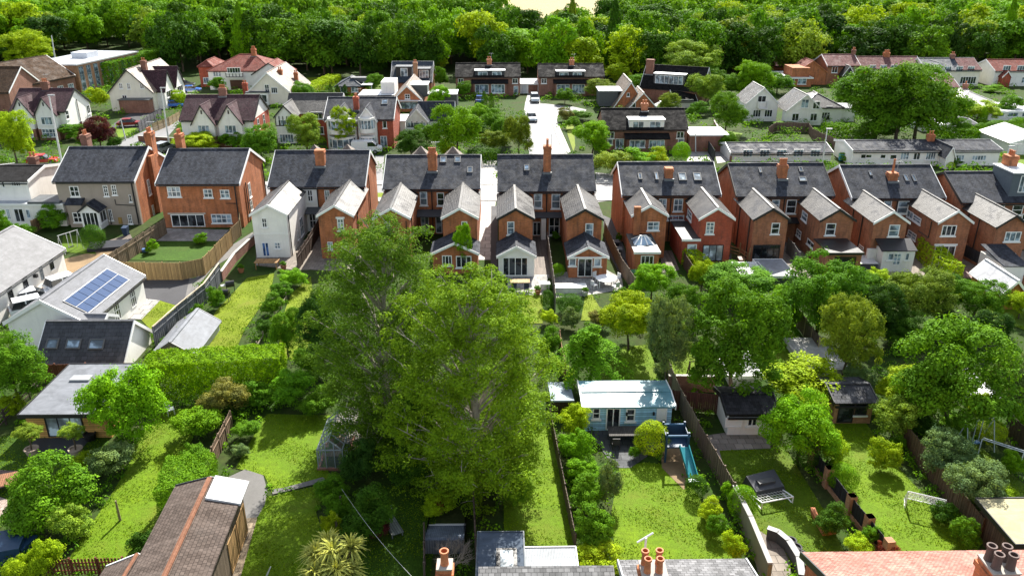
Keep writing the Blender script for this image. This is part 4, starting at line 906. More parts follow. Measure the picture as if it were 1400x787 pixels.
H.box('garage_door', plain((.10, .05, .03)), a.x + .5, b.x, -.06, -.005, .1, 2.2); H.chimney(H.W * .62, 6, H.zr - 1, H.zr + 1.2, 1, 1, BR_O, 3)
H.wing(H.W * .72, H.W * 1.25, -2.5, H.ze - .5, H.zr - 1, R_WHITE, REDT, BLACK, 'cross_wing', yb=6)
H = BX('house', 'brick house with a small hipped red roof on the left of the large white one', 'house', 271, 290, 119, 91, 80, 9, wall=BR_R, roof=REDT, ridge='hip', group=CHG); row_windows(H, 1, .8, 2.2, 1.8, 3)
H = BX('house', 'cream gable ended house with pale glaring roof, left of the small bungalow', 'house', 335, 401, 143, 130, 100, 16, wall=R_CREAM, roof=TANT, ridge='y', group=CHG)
H.wf(t1(80, 470), t1(117, 502), 3, 1); H.wf(t1(45, 455), t1(75, 505), 2, 2); H.chimney(H.W * .62, 6, H.zr - 2.5, H.zr - .2, .9, .9, BR_O, 2); H.chimney(H.W * .85, 10, H.zr - 3.5, H.zr - 1.4, .8, .8, BR_O, 2); H.chimney(-1, 4, 0, H.ze + 1.8, 1, .8, BR_R, 2)
H.box('bay_window_roof', SLATE_B, .4, 5.2, -1.2, -.01, 2.6, 2.75); H.box('bay_window', R_WHITE, .6, 5, -1.0, -.02, 0, 2.58); H.win(('y', -1.0), (.8, .6), (4.8, 2.2), 4, 1, px=False)
H = BX('house', 'narrow white timbered house with bright roof facing the road, right of the brick side gable', 'house', 376, 402, 196, 159, 145, 11, wall=R_WHITE, roof=SLATE_L, ridge='y', group=CHG, trim=BLACK)
timbered(H, 0, H.W, 0, H.ze - 1.6, H.ze, 5); H.wf(t1(118, 645), t1(180, 680), 4, 1, gl=CURT); H.wf(t1(125, 722), t1(205, 768), 5, 1, gl=CURT)
H.wing(3.5, 10.5, -7, H.ze - .2, H.zr + .8, BR_R, SLATE_L, WHITE, 'cross_wing', yb=2.3, side='r'); H.win(('y', 3.5), (H.W + 2, 3.4), (H.W + 4, 4.6), 3, 1, px=False); H.win(('y', 3.5), (H.W + 2, .8), (H.W + 4, 2.1), 3, 1, px=False)
H = BX('semi_detached_house', 'red brick pair of houses with slate roof and white rounded bay windows', 'house', 444, 537, 203, 163, 134, 10, wall=BR_R, roof=SLATE, group=CHG)
for px0, px1, ap in ((377, 535, 0), (545, 645, 1)):
    a = H.hit(t1(px0, 640), 1, -.9); b = H.hit(t1(px1, 640), 1, -.9); w_ = H.wing(max(.1, a.x), b.x, -.9, H.ze - .1, H.ze + 1.9, R_WHITE, SLATE, WHITE, 'front_gable')
    x0, x1 = max(.1, a.x) + .2, b.x - .2; xm = (x0 + x1) / 2
    for z0 in (.7, 3.6):
        m = MB(); m.lathe((xm, -.9, z0 - .7), [((x1 - x0) / 2, 0), ((x1 - x0) / 2, .7)], 14); q = m.build('bay', R_WHITE, H.root); m = MB(); m.lathe((xm, -.9, z0 + 1.35), [((x1 - x0) / 2, 0), ((x1 - x0) / 2, .35)], 14); m.build('bay_head', R_WHITE, q)
        g = MB(); g.lathe((xm, -.9, z0), [((x1 - x0) / 2 - .06, 0), ((x1 - x0) / 2 - .06, 1.35)], 14); g.build('pane', CURT, q); f = MB()
        for k in range(8): an = math.pi + math.pi * k / 7; rr = (x1 - x0) / 2 - .03; f.bar((xm + math.cos(an) * rr, -.9 + math.sin(an) * rr, z0), (xm + math.cos(an) * rr, -.9 + math.sin(an) * rr, z0 + 1.35), .09, .09)
        f.build('glazing_bar', WHITE, q)
H.wf(t1(668, 732), t1(707, 785), 2, 1, WHITE, CURT, name='door', door=True, sill=False); H.wf(t1(680, 650), t1(705, 690), 1, 1); H.chim_px(t1(540, 600), t1(540, 525), 7, pots=3, mat=BR_R); H.skylight(t1(678, 540), t1(708, 566)); H.wf(t1(388, 642), t1(410, 660), 1, 1)
H = BX('bungalow', 'small dark hipped bungalow between clipped conifers at the wood edge', 'house', 459, 495, 131, 118, 104, 8, wall=BR_O, roof=SLATE_B, ridge='hip', group=CHG)
H.box('roof_box', DGREY, 3, 6.5, 2.0, 4, H.ze + .6, H.zr - .1); row_windows(H, 2, .8, 2, 1.5); H.box('porch_roof', WHITE, H.W, H.W + 2.4, -1, 3, 2.4, 2.55); MB().bar((H.W + 2.2, -.8, 0), (H.W + 2.2, -.8, 2.39), .12, .12).build('post', WHITE, H.root)
H = BX('house', 'dark slate chalet with brick gable and tall thin chimney, in front of the wood', 'house', 535, 590, 128, 112, 85, 10, wall=BR_B, roof=SLATE_B, group=CHG)
H.chimney(H.W * .62, -.5, 0, H.zr + .6, .9, .9, BR_T, 2); H.dormer(1, 4.5, 1.2, H.ze, H.zr - .6, BLACK, SLATE_B, ((.3, .75),), 2); H.dormer(H.W * .66, H.W - .4, .8, H.ze - .2, H.zr - 1, BLACK, SLATE_B, ((.1, .9),), 3)
H = BX('house', 'brick gabled house with white side dormer and flat roofed wings, behind the bay windowed pair', 'house', 538, 576, 153, 136, 118, 15, wall=BR_O, roof=TANT, ridge='y', group=CHG)
H.wf(t1(800, 507), t1(829, 533), 2, 2); H.box('window_band', CURT, .3, H.W * .9, -.06, -.01, .6, 1.9); H.box('flat_roof', plain((.62, .62, .62), .5), -.2, H.W + .2, -1, -.02, 2.2, 2.35)
H.box('dormer', DGREY, H.W * .6, H.W + 1.0, 3, 7, H.ze, H.zr - .3); H.box('dormer_roof', WHITE, H.W * .55, H.W + 1.2, 2.8, 7.2, H.zr - .29, H.zr - .12); H.win(('x', H.W + 1.0, 1), (3.4, H.ze + .5), (6.6, H.zr - .6), 3, 1, px=False)
fb = flatblock(H, -7.2, -.05, 1, 8, 3.0, R_WHITE, felt((.5, .52, .55), .45), 'side_wing'); H.box('link_block', R_WHITE, -2.8, -.06, 3, 9, 3.13, 5.4); fb = flatblock(H, H.W + 1.5, H.W + 7, 2, 8, 3, DGREY, felt((.55, .57, .6), .45), 'side_wing')
H = BX('house', 'white timbered gable with a slate cross roof and white garage, behind the dark round bush', 'house', 556, 584, 183, 166, 150, 9, wall=R_WHITE, roof=SLATE, ridge='y', group=CHG)
timbered(H, 0, H.W, 0, H.ze - .9, H.ze, 4); H.wf(t1(815, 658), t1(915, 690), 6, 1, gl=CURT); H.wing(2, 8, -4.5, H.ze - .2, H.zr + .4, R_WHITE, SLATE, WHITE, 'cross_wing', yb=2, side='r'); fb = flatblock(H, -5.5, -.05, -2, 4, 2.6, R_WHITE, felt((.55, .55, .55), .5), 'garage', WHITE)
def chalet(label, xl, xr, base, eave, ridge, dl, dr, white, **k):
    H = BX('chalet_house', label, 'house', xl, xr, base, eave, ridge, 9, wall=BR_P, roof=DARKT, trim=BR_P, barge=False, group='brown brick chalet houses', **k)
    a = dl * H.W; b = dr * H.W; dk = plain((.045, .048, .055), .5); zt = H.zr - 1.0
    H.dormer(a, b, .25, H.ze - .9, zt, R_WHITE if white else dk, plain((.75, .75, .75), .5), ((.1, .42), (.58, .9)), 2)
    MB().slab([(a - .8, -1.5, H.ze - 1.35), (b + .8, -1.5, H.ze - 1.35), (b + .8, .22, H.ze - .6), (a - .8, .22, H.ze - .6)], .12).build('lean_roof', DARKT, H.root)
    H.box('bay', BR_P, a - .4, b + .4, -1.1, -.01, 0, H.ze - 1.3)
    H.win(('y', -1.1), (a, .75), ((a + b) / 2 - .3, H.ze - 1.5), 3, 1, px=False, gl=CURT); H.win(('y', -1.1), ((a + b) / 2 + .3, .75), (b, H.ze - 1.5), 4, 1, px=False, gl=CURT)
    H.wf((.5, H.ze - 1.5), (1.7, H.ze - .4), 2, 1, px=False); H.wf((H.W - 1.7, H.ze - 1.5), (H.W - .5, H.ze - .4), 2, 1, px=False); H.wf((H.W - 1.4, .12), (H.W - .4, 2.1), 1, 1, px=False, gl=CURT, name='door', door=True, sill=False)
    H.chimney(H.W * .52, H.D / 2 - .3, H.zr - .8, H.zr + .9, 1.1, .8, BR_B, 2)
    return H
chalet('brown brick chalet with dark dormer and yellow curtained window, left of the white garage', 623, 711, 131, 105, 87, .3, .76, False)
chalet('brown brick chalet with dark dormer beside the grey car, right of the white garage', 737, 826, 131, 105, 88, .27, .7, False)
H = chalet('large brown brick chalet with a white dormer, nearest to the middle row', 826, 940, 206, 177, 149, .3, .72, True)
H.wf(M[2](557, 38), M[2](600, 90), 2, 1, gl=CURT); H.wf(M[2](515, 40), M[2](540, 70), 1, 1, gl=CURT); fb = flatblock(H, H.W + .3, H.W + 6.5, -1, 5, 2.7, BR_P, felt((.55, .55, .55), .5), 'carport', WHITE)
H = BX('garage', 'white double garage between the two dark roofed chalets', 'garage', 711, 737, 128, 115, None, 7, wall=R_WHITE, roof=felt((.6, .6, .6), .5), ridge='flat'); H.box('garage_door', plain((.6, .62, .64)), .4, H.W - 2.8, -.05, -.004, .05, 2.1); H.box('garage_door', BR_P, H.W - 2.4, H.W - .3, -.05, -.004, .05, 2.1)
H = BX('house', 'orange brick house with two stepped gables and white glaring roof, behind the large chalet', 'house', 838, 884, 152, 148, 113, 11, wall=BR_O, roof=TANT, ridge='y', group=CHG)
H.wf(t2(618, 500), t2(632, 520), 1, 1); H.wing(H.W * .32, H.W * 1.3, -3, H.ze, H.zr - 1.6, BR_O, TANT, WHITE, 'front_gable', yb=5); H.win(('y', -3), t2(645, 553), t2(665, 580), 1, 1); H.box('dormer', DGREY, -2.6, 1.2, 2, 7, H.ze, H.ze + 3); H.box('dormer_roof', WHITE, -2.8, 2.5, 1.8, 7.2, H.ze + 3.01, H.ze + 3.2)
H = Bld('house', 'dark brown roofed brick chalet set at an angle, with a white windowed dormer', 'house', (876, 119), (912, 126), 3.2, 9, 7.2, BR_P, DARKT, ang=R(-24), group=CHG, W=13); H.dormer(2.5, 9, .8, 3.4, 6.0, DGREY, plain((.7, .7, .7)), ((.05, .95),), 6); H.chimney(1, 3, 5, 8.5, 1.6, 1, BR_P, 0)
H = BX('garage', 'low garage with dark pitched roof and white front, right of the angled chalet', 'garage', 922, 952, 148, 138, 124, 8, wall=R_WHITE, roof=DARKT); H.box('garage_door', plain((.6, .58, .5)), .6, H.W - .6, -.05, -.004, .05, 1.8)
H = BX('gazebo', 'small white canopy tent on a garden behind the large chalet', 'gazebo', 896, 913, 152, 148, 139, 3.2, wall=R_WHITE, roof=plain((.8, .8, .78), .6), ridge='hip', oh=.1)
H = BX('shed_row', 'dark roofed white garages in a row above the brown brick pair', 'garage', 1000, 1137, 221, 209, 196, 6.5, wall=R_WHITE, roof=SLATE); row_windows(H, 5, .7, 1.9, 1.5, 3); 
H = BX('bungalow_row', 'long row of white single storey cottages with slate roofs, behind the right hand houses', 'cottages', 1167, 1368, 227, 206, 193, 7, wall=R_WHITE, roof=SLATE)
H.chimney(H.W * .585, 3.3, H.zr - .8, H.zr + 1, 1, .8, BR_O, 2); H.wing(H.W * .59, H.W * .645, -2, H.ze - .4, H.ze + .9, R_WHITE, SLATE, WHITE, 'porch')
for a, b, c in (((500, 120), (525, 145), 1), ((527, 122), (557, 142), 1), ((605, 122), (632, 145), 1), ((658, 123), (690, 150), 1), ((715, 112), (755, 150), 3), ((785, 113), (815, 152), 2), ((853, 110), (897, 152), 4), ((1012, 125), (1052, 155), 3), ((1100, 127), (1170, 155), 5)): H.wf(M[3](*a), M[3](*b), c, 1, gl=CURT if c > 2 else GLASS)
# right hand far side
H = BX('house', 'brick house with faded pink roof, at the wood edge behind the flat roofed block', 'house', 1040, 1090, 96, 90, 73, 9, wall=BR_B, roof=PINKT, group=CHG); H.wf(t3(125, 335), t3(150, 360), 1, 1); H.chimney(H.W * .25, 5, H.zr - .7, H.zr + .8, .9, .7, BR_P, 2)
H = BX('flat_roofed_block', 'low brick block with stepped flat white roof, below the pink roofed house', 'building', 1052, 1110, 119, 107, None, 10, wall=BR_O, roof=felt((.6, .6, .6), .5), ridge='flat'); H.box('upper_block', BR_O, H.W * .55, H.W - .3, 1, 7, H.ze + .1, H.ze + 2.2); row_windows(H, 3, .6, 2, 2)
H = BX('semi_detached_house', 'brick pair with pinkish roof and dark gabled porch, left of the round tree', 'house', 1132, 1175, 116, 90, 75, 9, wall=BR_B, roof=PINKT, group=CHG); H.wf(t3(346, 358), t3(372, 392), 2, 1); H.wf(t3(420, 365), t3(470, 395), 2, 1); H.wing(H.W * .4, H.W * .75, -2.2, 2.6, 4.6, BLACK, BLACK, WHITE, 'porch'); H.wing(-7.2, -.1, 0, 3, 5.5, BR_O, REDT, BR_O, 'side_wing', yb=6); H.chimney(H.W, 4.5, H.zr - .8, H.zr + 1.1, .8, .8, BR_P, 2)
H = BX('semi_detached_house', 'long brick pair with pinkish roof rising behind the big round tree', 'house', 1179, 1262, 116, 94, 78, 9, wall=BR_O, roof=PINKT, group=CHG); row_windows(H, 5, 3.4, 4.6, 1.5, 2, u1=.95); H.chimney(H.W * .5, 4.5, H.zr - .8, H.zr + 1.0, 1.4, .8, BR_O, 4)
H = BX('semi_detached_house', 'cream pair with roof half blue slate and half red, right of the big round tree', 'house', 1266, 1341, 118, 96, 80, 9, wall=R_CREAM, roof=SLATE_B, group=CHG); H.chimney(H.W * .62, 4.5, H.zr - .8, H.zr + .9, 1, .8, BR_P, 2)
m = MB(); k_ = (H.zr - H.ze) / 4.5; m.slab([(H.W * .64, -.28, H.ze - .28 * k_ + .15), (H.W + .2, -.28, H.ze - .28 * k_ + .15), (H.W + .2, 4.4, H.zr + .08), (H.W * .64, 4.4, H.zr + .08)], .08); m.build('red_roof', PINKT, H.root); row_windows(H, 4, 3.4, 4.6, 1.6, 3); H.wing(H.W * .02, H.W * .3, -1.2, H.ze, H.ze + 1.8, R_WHITE, SLATE_B, WHITE, 'front_gable')
H.win(('y', 0), (H.W * .66, .5), (H.W * .95, 2.2), 6, 1, px=False)
H = BX('semi_detached_house', 'white pair with red brown roof at the right edge by the wood', 'house', 1361, 1425, 118, 97, 82, 9, wall=R_WHITE, roof=REDT, group=CHG); row_windows(H, 3, 3.4, 4.8, 1.8, 3, gl=CURT, u1=.98); row_windows(H, 2, .7, 2.1, 2, 3, u1=.9); H.wing(H.W * .1, H.W * .28, -1.5, 2.4, 3.6, BR_R, REDT, WHITE, 'porch')
H = BX('house', 'narrow red brick house end with pinkish roof, right behind the big round tree', 'house', 1284, 1310, 152, 119, 102, 9, wall=BR_R, roof=PINKT, group=CHG); H.wf(t3(975, 470), t3(1003, 500), 2, 1, gl=CURT); H.wf(t3(945, 535), t3(965, 575), 2, 1)
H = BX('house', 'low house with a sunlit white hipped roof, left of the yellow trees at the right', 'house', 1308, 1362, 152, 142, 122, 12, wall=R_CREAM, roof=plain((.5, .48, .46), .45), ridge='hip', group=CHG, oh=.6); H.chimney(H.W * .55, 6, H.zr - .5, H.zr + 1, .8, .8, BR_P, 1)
H = BX('house', 'white house with several steep gables and sunlit roofs, left of the round tree', 'house', 1096, 1152, 168, 147, 126, 9, wall=R_WHITE, roof=SLATE_L, ridge='hip', group=CHG, oh=.3)
H.wing(-3.5, 3.2, -2.2, H.ze - .2, H.zr + .6, R_WHITE, SLATE_L, WHITE, 'cross_wing', yb=5); H.wing(-10, -4, 1.5, H.ze + .5, H.zr + 1.2, R_WHITE, SLATE_L, WHITE, 'cross_wing', yb=9, y0=8); H.win(('y', 1.5), (-8, 3.6), (-6.4, 4.8), 2, 1, px=False); H.win(('y', -2.2), (-1, 3.2), (.4, 4.8), 2, 1, px=False, gl=CURT)
for dx in (-8.2, -.6): H.wing(dx + .2, dx + 1.9, -1.2 if dx > -5 else 2.6, H.ze + 1.0, H.ze + 2.3, R_WHITE, SLATE_B, BLACK, 'dormer', z0=H.ze - .3, yb=4.5)
for u, v in ((-8.6, .8), (-6.4, .8)): H.win(('y', 1.5), (u, v), (u + 1.5, v + 1.4), 3, 1, px=False)
for u, v in ((-2.4, .8), (1.0, .8), (1.2, 3.0)): H.win(('y', -2.2), (u, v), (u + 1.3, v + 1.4), 2, 1, px=False)
H.wf((H.W * .2 + 2.4, .8), (H.W * .2 + 4, 2.0), 3, 1, px=False); H.wf((H.W * .6, 2.6), (H.W * .75, 3.1), 3, 1, px=False); H.wf((H.W * .62, .8), (H.W * .72, 1.5), 1, 1, px=False); H.box('side_wing', R_WHITE, H.W, H.W + 3, 1, 6, 0, 2.4); H.box('side_wing_roof', SLATE_B, H.W - .1, H.W + 3.3, .7, 6.2, 2.41, 2.6); H.pipe([(H.W * .42, -.08, 0), (H.W * .42, -.08, H.ze)])
H = BX('garage', 'white garage with slate roof under the yellow trees at the right', 'garage', 1304, 1336, 182, 171, 163, 7, wall=R_WHITE, roof=SLATE)
H = BX('garage', 'low flat white garage at the foot of the big round tree', 'garage', 1262, 1302, 180, 171, None, 6, wall=R_WHITE, roof=felt((.6, .6, .6), .5), ridge='flat')
H = BX('house', 'low white flat roofed house at the right edge beside clipped hedges', 'house', 1352, 1420, 165, 153, None, 9, wall=R_WHITE, roof=felt((.6, .6, .62), .5), ridge='flat'); row_windows(H, 3, .7, 1.9, 2)
H = BX('bungalow', 'white bungalow with pale roof cut by the right edge, behind the cottages', 'house', 1382, 1450, 212, 196, 185, 9, wall=R_WHITE, roof=plain((.5, .5, .5), .5), ridge='y')
H = BX('far_building', 'distant flat building among the wood at the top of the picture', 'building', 512, 552, 9.5, 3, None, 16, wall=BR_P, roof=felt((.5, .5, .52), .5), ridge='flat')
H = BX('far_building', 'tiny white house end showing between dark trees at the upper left', 'house', 56, 62, 34, 29, 25, 8, wall=R_WHITE, roof=SLATE)
# white bungalow left of the grey house
H = BX('bungalow', 'white bungalow with dark tiled roof, left of the grey rendered house', 'house', -30, 37, 305, 248, 228, 8, wall=R_WHITE, roof=DARKT); H.wf(M[0](8, 270), M[0](28, 298), 1, 1); H.wf(M[0](58, 270), M[0](115, 293), 4, 1)
p0 = H.hit(M[0](0, 392), 2, 2.7); p1 = H.hit(M[0](330, 395), 2, 2.7); fb = flatblock(H, -1, p1.x, p0.y, -.05, 2.7, R_WHITE, felt((.36, .39, .43), .45), 'front_extension', WHITE)
H.box('upper_roof', felt((.09, .1, .11), .5), H.W + .3, p1.x - .2, -1.5, 1.5, 2.83, 3.1)
H.win(('y', p0.y), M[0](70, 413), M[0](140, 485), 2, 1, **BIFOLD); H.win(('y', p0.y), M[0](30, 415), M[0](62, 470), 2, 1, gl=CURT); H.win(('y', p0.y), M[0](135, 418), M[0](170, 465), 1, 1, gl=CURT)
H.chimney(H.W - 2.2, 6, H.zr - 1, H.zr + .7, 1, .8, BR_P, 2)
# ------------------------------------------------------------------ garden buildings and the near street
def proj(v):
    q = CR.transposed() @ (Vector(v) - CP); return (IW / 2 + q.x / -q.z * FPX, IH / 2 - q.y / -q.z * FPX)
# white barn, left
H = Bld('barn', 'white painted barn with ribbed pale grey roof and parked cars beside it', 'barn', (-40, 424), (85, 341), 2.7, 9, 5.0, R_WHITE, felt((.22, .22, .225), .75, .2, 3), ang='fit', gut=DGREY)
H.wf(M[0](258, 682), M[0](292, 732), 2, 2, BLACK); H.wf(M[0](205, 725), M[0](240, 790), 2, 2, GREYM, CURT, **BIFOLD); H.wf(L[0](115, 0), L[0](157, 55), 2, 2, BLACK); H.wf(L[0](32, 52), L[0](78, 115), 2, 2, BLACK)
H.box('lamp', BLACK, H.W * .62, H.W * .62 + .3, -.35, -.01, 1.9, 2.2)
# long building with solar panels
RIB = felt((.2, .205, .22), .75, .2, 5)
H = Bld('bungalow', 'long grey ribbed roof building with blue solar panels beside the patterned patio', 'house', (118, 441), (194, 378), 2.6, 6.6, 4.5, R_WHITE, RIB, ang='fit')
for k, (a, b) in enumerate((((600, 130), (655, 215)), ((688, 62), (738, 140)))): H.wf(L[0](*a), L[0](*b), 3, 2, **BIFOLD)
c = [H.hitroof(L[0](*p)) for p in ((380, 155), (472, 195), (690, 5), (560, -32))]
Oo = Vector((0, 0, H.ze)); kk = (H.zr - H.ze) / (H.D / 2); vv = Vector((0, 1, kk)).normalized(); nn = Vector((0, -kk, 1)).normalized()
us = [q.x for q in c]; u0, u1 = (us[0] + us[1]) / 2, (us[2] + us[3]) / 2; vs = [(q - Oo).dot(vv) for q in c]; v0, v1 = min(vs), max(vs); v0 = max(v0, .4); v1 = min(v1, 4.2)
pm = MB(); pm.obox(Oo, Vector((1, 0, 0)), vv, nn, u0 - .06, u1 + .06, v0 - .06, v1 + .06, .16, .2); fr = pm.build('panel_frame', DGREY, H.root)
PVM = plain((.025, .055, .13), .7, .1, 0, .1)
for i in range(7):
    for j in range(2):
        a = u0 + (u1 - u0) * i / 7; b = v0 + (v1 - v0) * j / 2
        MB().obox(Oo, Vector((1, 0, 0)), vv, nn, a + .03, a + (u1 - u0) / 7 - .03, b + .03, b + (v1 - v0) / 2 - .03, .2, .225).build('solar_panel', PVM, fr)
H.wing(-.5, 2.2, -1.2, 2.2, 2.9, R_WHITE, RIB, WHITE, 'porch', yb=1)
H = BX('annexe', 'dark tiled annexe with three roof windows, in front of the solar panelled roof', 'house', 52, 168, 510, 494, 441, 5.2, wall=R_WHITE, roof=slate((.055, .058, .066), .65, .45, .34, .5, .18, .5))
for a, b in (((262, 330), (312, 386)), ((368, 332), (432, 386)), ((490, 332), (558, 388))): H.skylight(L[0](*a), L[0](*b))
H = BX('shed', 'low shed with a grey two slope roof between the grey fence and the yellow lawn', 'shed', 208, 266, 497, 485, 468, 6, wall=GREYM, roof=felt((.2, .21, .23), .75, .2), ridge='y', trim=DGREY, oh=.15)
H = BX('garden_room', 'orange timber garden room with flat grey roof and three pane black door', 'garden room', 33, 146, 599, 566, None, 6.6, wall=planks((.58, .32, .10), .16, .6, 1), roof=felt((.15, .16, .18), .65, .2), ridge='flat', trim=BLACK)
H.wf(L[0](235, 745), B[0](465, 40), 3, 1, BLACK, LITEG, **BIFOLD); H.box('rooflight', GREYM, 1.0, 2.4, 4.2, 4.9, H.ze + .11, H.ze + .25)
# long shed, bottom left
OLDFELT = slate((.085, .066, .056), .85, .24, .2, .7, .1, .6)
RTILE = plain((.19, .09, .055), .8, .1, 0, .3, 5)
a = G((286, 658), 3.5); e = PY((331, 666), a.y); hw = min(1.7, e.x - a.x); yn = G((231, 800), 3.5).y - 4
an = R(2.9); Uu = Vector((math.cos(an), math.sin(an), 0)); Vv = Vector((-Uu.y, Uu.x, 0)); DL = a.y - yn; og = Vector((a.x, a.y, e.z)) - Vv * DL - Uu * hw
H = Bld('long_shed', 'long weathered brown shed with an orange ridge and a white sheet over its far end', 'shed', proj(og), proj(og + Uu), e.z, DL, 3.5, planks((.17, .13, .09), .15), OLDFELT, ridge='y', trim=BLACK, ang=an, W=hw * 2)
for o in list(H.root.children):
    if o.name.startswith('roof'):
        for q in o.children:
            if q.name.startswith('ridge'): q.data.materials[0] = RTILE
for i in range(30):
    y = .2 + i * .42
    if y > H.D - 1.9: break
    MB().tube([(H.W / 2, y, 3.62), (H.W / 2, y + .4, 3.63)], [.11, .125], 8).build('ridge_tile', RTILE, H.root)
MB().slab([(H.W / 2 + .25, H.D - 1.7, 3.55), (H.W + .35, H.D - 1.7, H.ze - .02), (H.W + .35, H.D + .3, H.ze - .02), (H.W / 2 + .25, H.D + .3, 3.55)], .16).build('cover_sheet', felt((.5, .51, .52), .6, .2), H.root)
for y in (H.D - 3.6, H.D - 1.8): H.win(('x', H.W, 1), (y, .1), (y + 1.6, 2.1), 1, 1, planks((.36, .22, .09)), planks((.36, .22, .09)), px=False, name='door', sill=False)
H.win(('x', H.W, 1), (H.D - 7.4, .9), (H.D - 6.2, 2.0), 2, 1, px=False)
a = G((204, 764), 3.0); e = PY((212, 770), a.y); yn = a.y - 5
H = Bld('shed', 'small brown felt shed with an orange ridge left of the long brown one', 'shed', proj((a.x - 2.2, yn, 2.3)), proj((a.x + .9, yn, 2.3)), 2.3, 5, 3.0, planks((.17, .13, .09), .15), OLDFELT, ridge='y', trim=WHITE, oh=.15)
MB().tube([(H.W / 2, -.2, H.zr + .16), (H.W / 2, H.D + .2, H.zr + .16)], .1, 8).build('ridge_tile', RTILE, H.root)
# blue summerhouse
H = BXD('summerhouse', 'pale blue summerhouse with white door and teal roof shining in the sun', 'summerhouse', 800, 919, 589, 557, 522, wall=planks((.36, .62, .80), .18, .6, 1), roof=felt((.11, .26, .30), .42, .45), gut=None, oh=.15, pitch=.1)
H.wf(L[2](435, 697), L[2](472, 755), 1, 2); H.wf(L[2](508, 697), L[2](579, 800), 2, 1, **BIFOLD); H.wf(L[2](615, 700), L[2](660, 768), 1, 2); H.wf(L[2](780, 698), L[2](826, 810), 1, 1, WHITE, WHITE, name='door', door=True, sill=False)
for u in (.29, .47, .78): q = H.W * u; H.box('wall_lamp', BLACK, q, q + .12, -.14, -.005, H.ze - .6, H.ze - .35)
H = BXD('garage', 'white garage with a slate roof and dark front beams behind the layered green tree', 'garage', 997, 1062, 595, 566, 529, oh=.12, wall=R_WHITE, roof=slate((.022, .022, .024), .7, .3, .3, .7, .12), trim=BLACK)
H.wf(L[2](1150, 748), L[2](1236, 800), 1, 1, WHITE, WHITE, name='door', sill=False, door=True); H.wf(L[2](1268, 745), L[2](1316, 795), 2, 1); H.box('beam', BLACK, 0, H.W, -.05, -.02, H.ze - .2, H.ze - .08)
H = BXD('shed', 'small brick shed with black door and slate roof beside the golden shrub', 'shed', 1143, 1195, 579, 549, 517, wall=BR_T, roof=slate((.04, .042, .048), .65, .3, .3, .6, .15), trim=BLACK)
H.wf(L[3](385, 672), L[3](452, 770), 1, 1, BLACK, name='door', door=True, sill=False); H.wf(L[3](475, 670), L[3](527, 735), 1, 1, BLACK)
H = BX('shed', 'small shed with a sunlit pale hipped roof behind the layered yellow green tree', 'shed', 1106, 1156, 516, 503, 486, 5, wall=R_LG, roof=felt((.38, .37, .35), .6, .2), ridge='hip')
H = BX('shed', 'pale grey shed under the big tree behind the white garage', 'shed', 999, 1036, 528, 513, None, 3.4, wall=R_LG, roof=felt((.25, .26, .26), .7, .15), ridge='flat')
H = BX('shed', 'little shed with a blue grey pent roof left of the blue summerhouse', 'shed', 755, 783, 571, 549, 525, 3.6, wall=planks((.06, .04, .03)), roof=felt((.17, .22, .26), .55, .25), ridge='shed', oh=.1)
H = BX('shed', 'orange timber shed with a grey roof at the right edge of the gardens', 'shed', 1371, 1402, 423, 400, 384, 5, wall=planks((.45, .17, .05)), roof=felt((.5, .5, .52), .5), ridge='y', trim=WHITE); H.wl((1.5, 1), (3, 2), 2, 1, px=False)
H = BX('shed', 'white roofed shed corner between the trees at the right edge', 'shed', 1336, 1362, 556, 545, None, 4, wall=R_LG, roof=felt((.6, .6, .6), .5), ridge='flat')
a = G((1339, 687), 2.2); b = G((1388, 741), 2.2)
H = Bld('garage', 'brown timber garage with a mossy cream felt roof at the lower right edge', 'garage', proj((b.x + .1, b.y, 2.2)), proj((b.x + 7, b.y, 2.2)), 2.2, a.y - b.y, 2.3, planks((.10, .07, .05), .18), felt((.36, .33, .2), .75, .15), ridge='flat', trim=BLACK)
# near street: roofs and chimneys at the bottom edge
def stack(name, label, p, zt, s, pots, mat=BR_O, h=2.6, pr=.17, ph=.75, pm=TERRA):
    g = G(p, zt); r = thing(name, label, 'chimney', (g.x, g.y, 0)); m = MB(); m.box(-s[0] / 2, s[0] / 2, -s[1] / 2, s[1] / 2, zt - h, zt); m.box(-s[0] / 2 - .07, s[0] / 2 + .07, -s[1] / 2 - .07, s[1] / 2 + .07, zt - .45, zt - .2)
    m.build('stack', mat, r); MB().box(-s[0] / 2 - .03, s[0] / 2 + .03, -s[1] / 2 - .03, s[1] / 2 + .03, zt + .001, zt + .07).build('mortar_cap', render((.36, .33, .29)), r)
    for x, y in pots: MB().lathe((x, y, zt + .05), [(pr * 1.1, 0), (pr, .1), (pr * .85, ph - .15), (pr * 1.15, ph - .1), (pr * 1.15, ph), (pr * .8, ph), (pr * .75, ph - .5)], 14).build('chimney_pot', pm, r)
    return r
PTR = slate((.30, .13, .10), .7, .17, .11, .6, .25)
def pyr(p, z): g = G(p, z); return g.x, g.y
def nearhouse(label, xl, xr, row, zr, ze, half, wall, roof, **k):
    """house whose ridge shows at the bottom edge: ridge at pixel row, height zr"""
    a = G((xl, row), ze); b = G((xr, row), ze); y0 = a.y - half * 2
    pl = proj((a.x, y0, ze)); pr = proj((a.x + (b.x - a.x), y0, ze))
    return Bld('house', label, 'house', pl, pr, ze, half * 2, zr, wall, roof, **k)
H = nearhouse('near house with a pink tiled roof along the bottom right edge', 1104, 1500, 761, 8.3, 6.6, 4.4, BR_O, PTR, trim=BLACK)
H.wing(.2, 4.2, -1, 6.0, 8.0, BR_O, PTR, BLACK, 'front_gable')
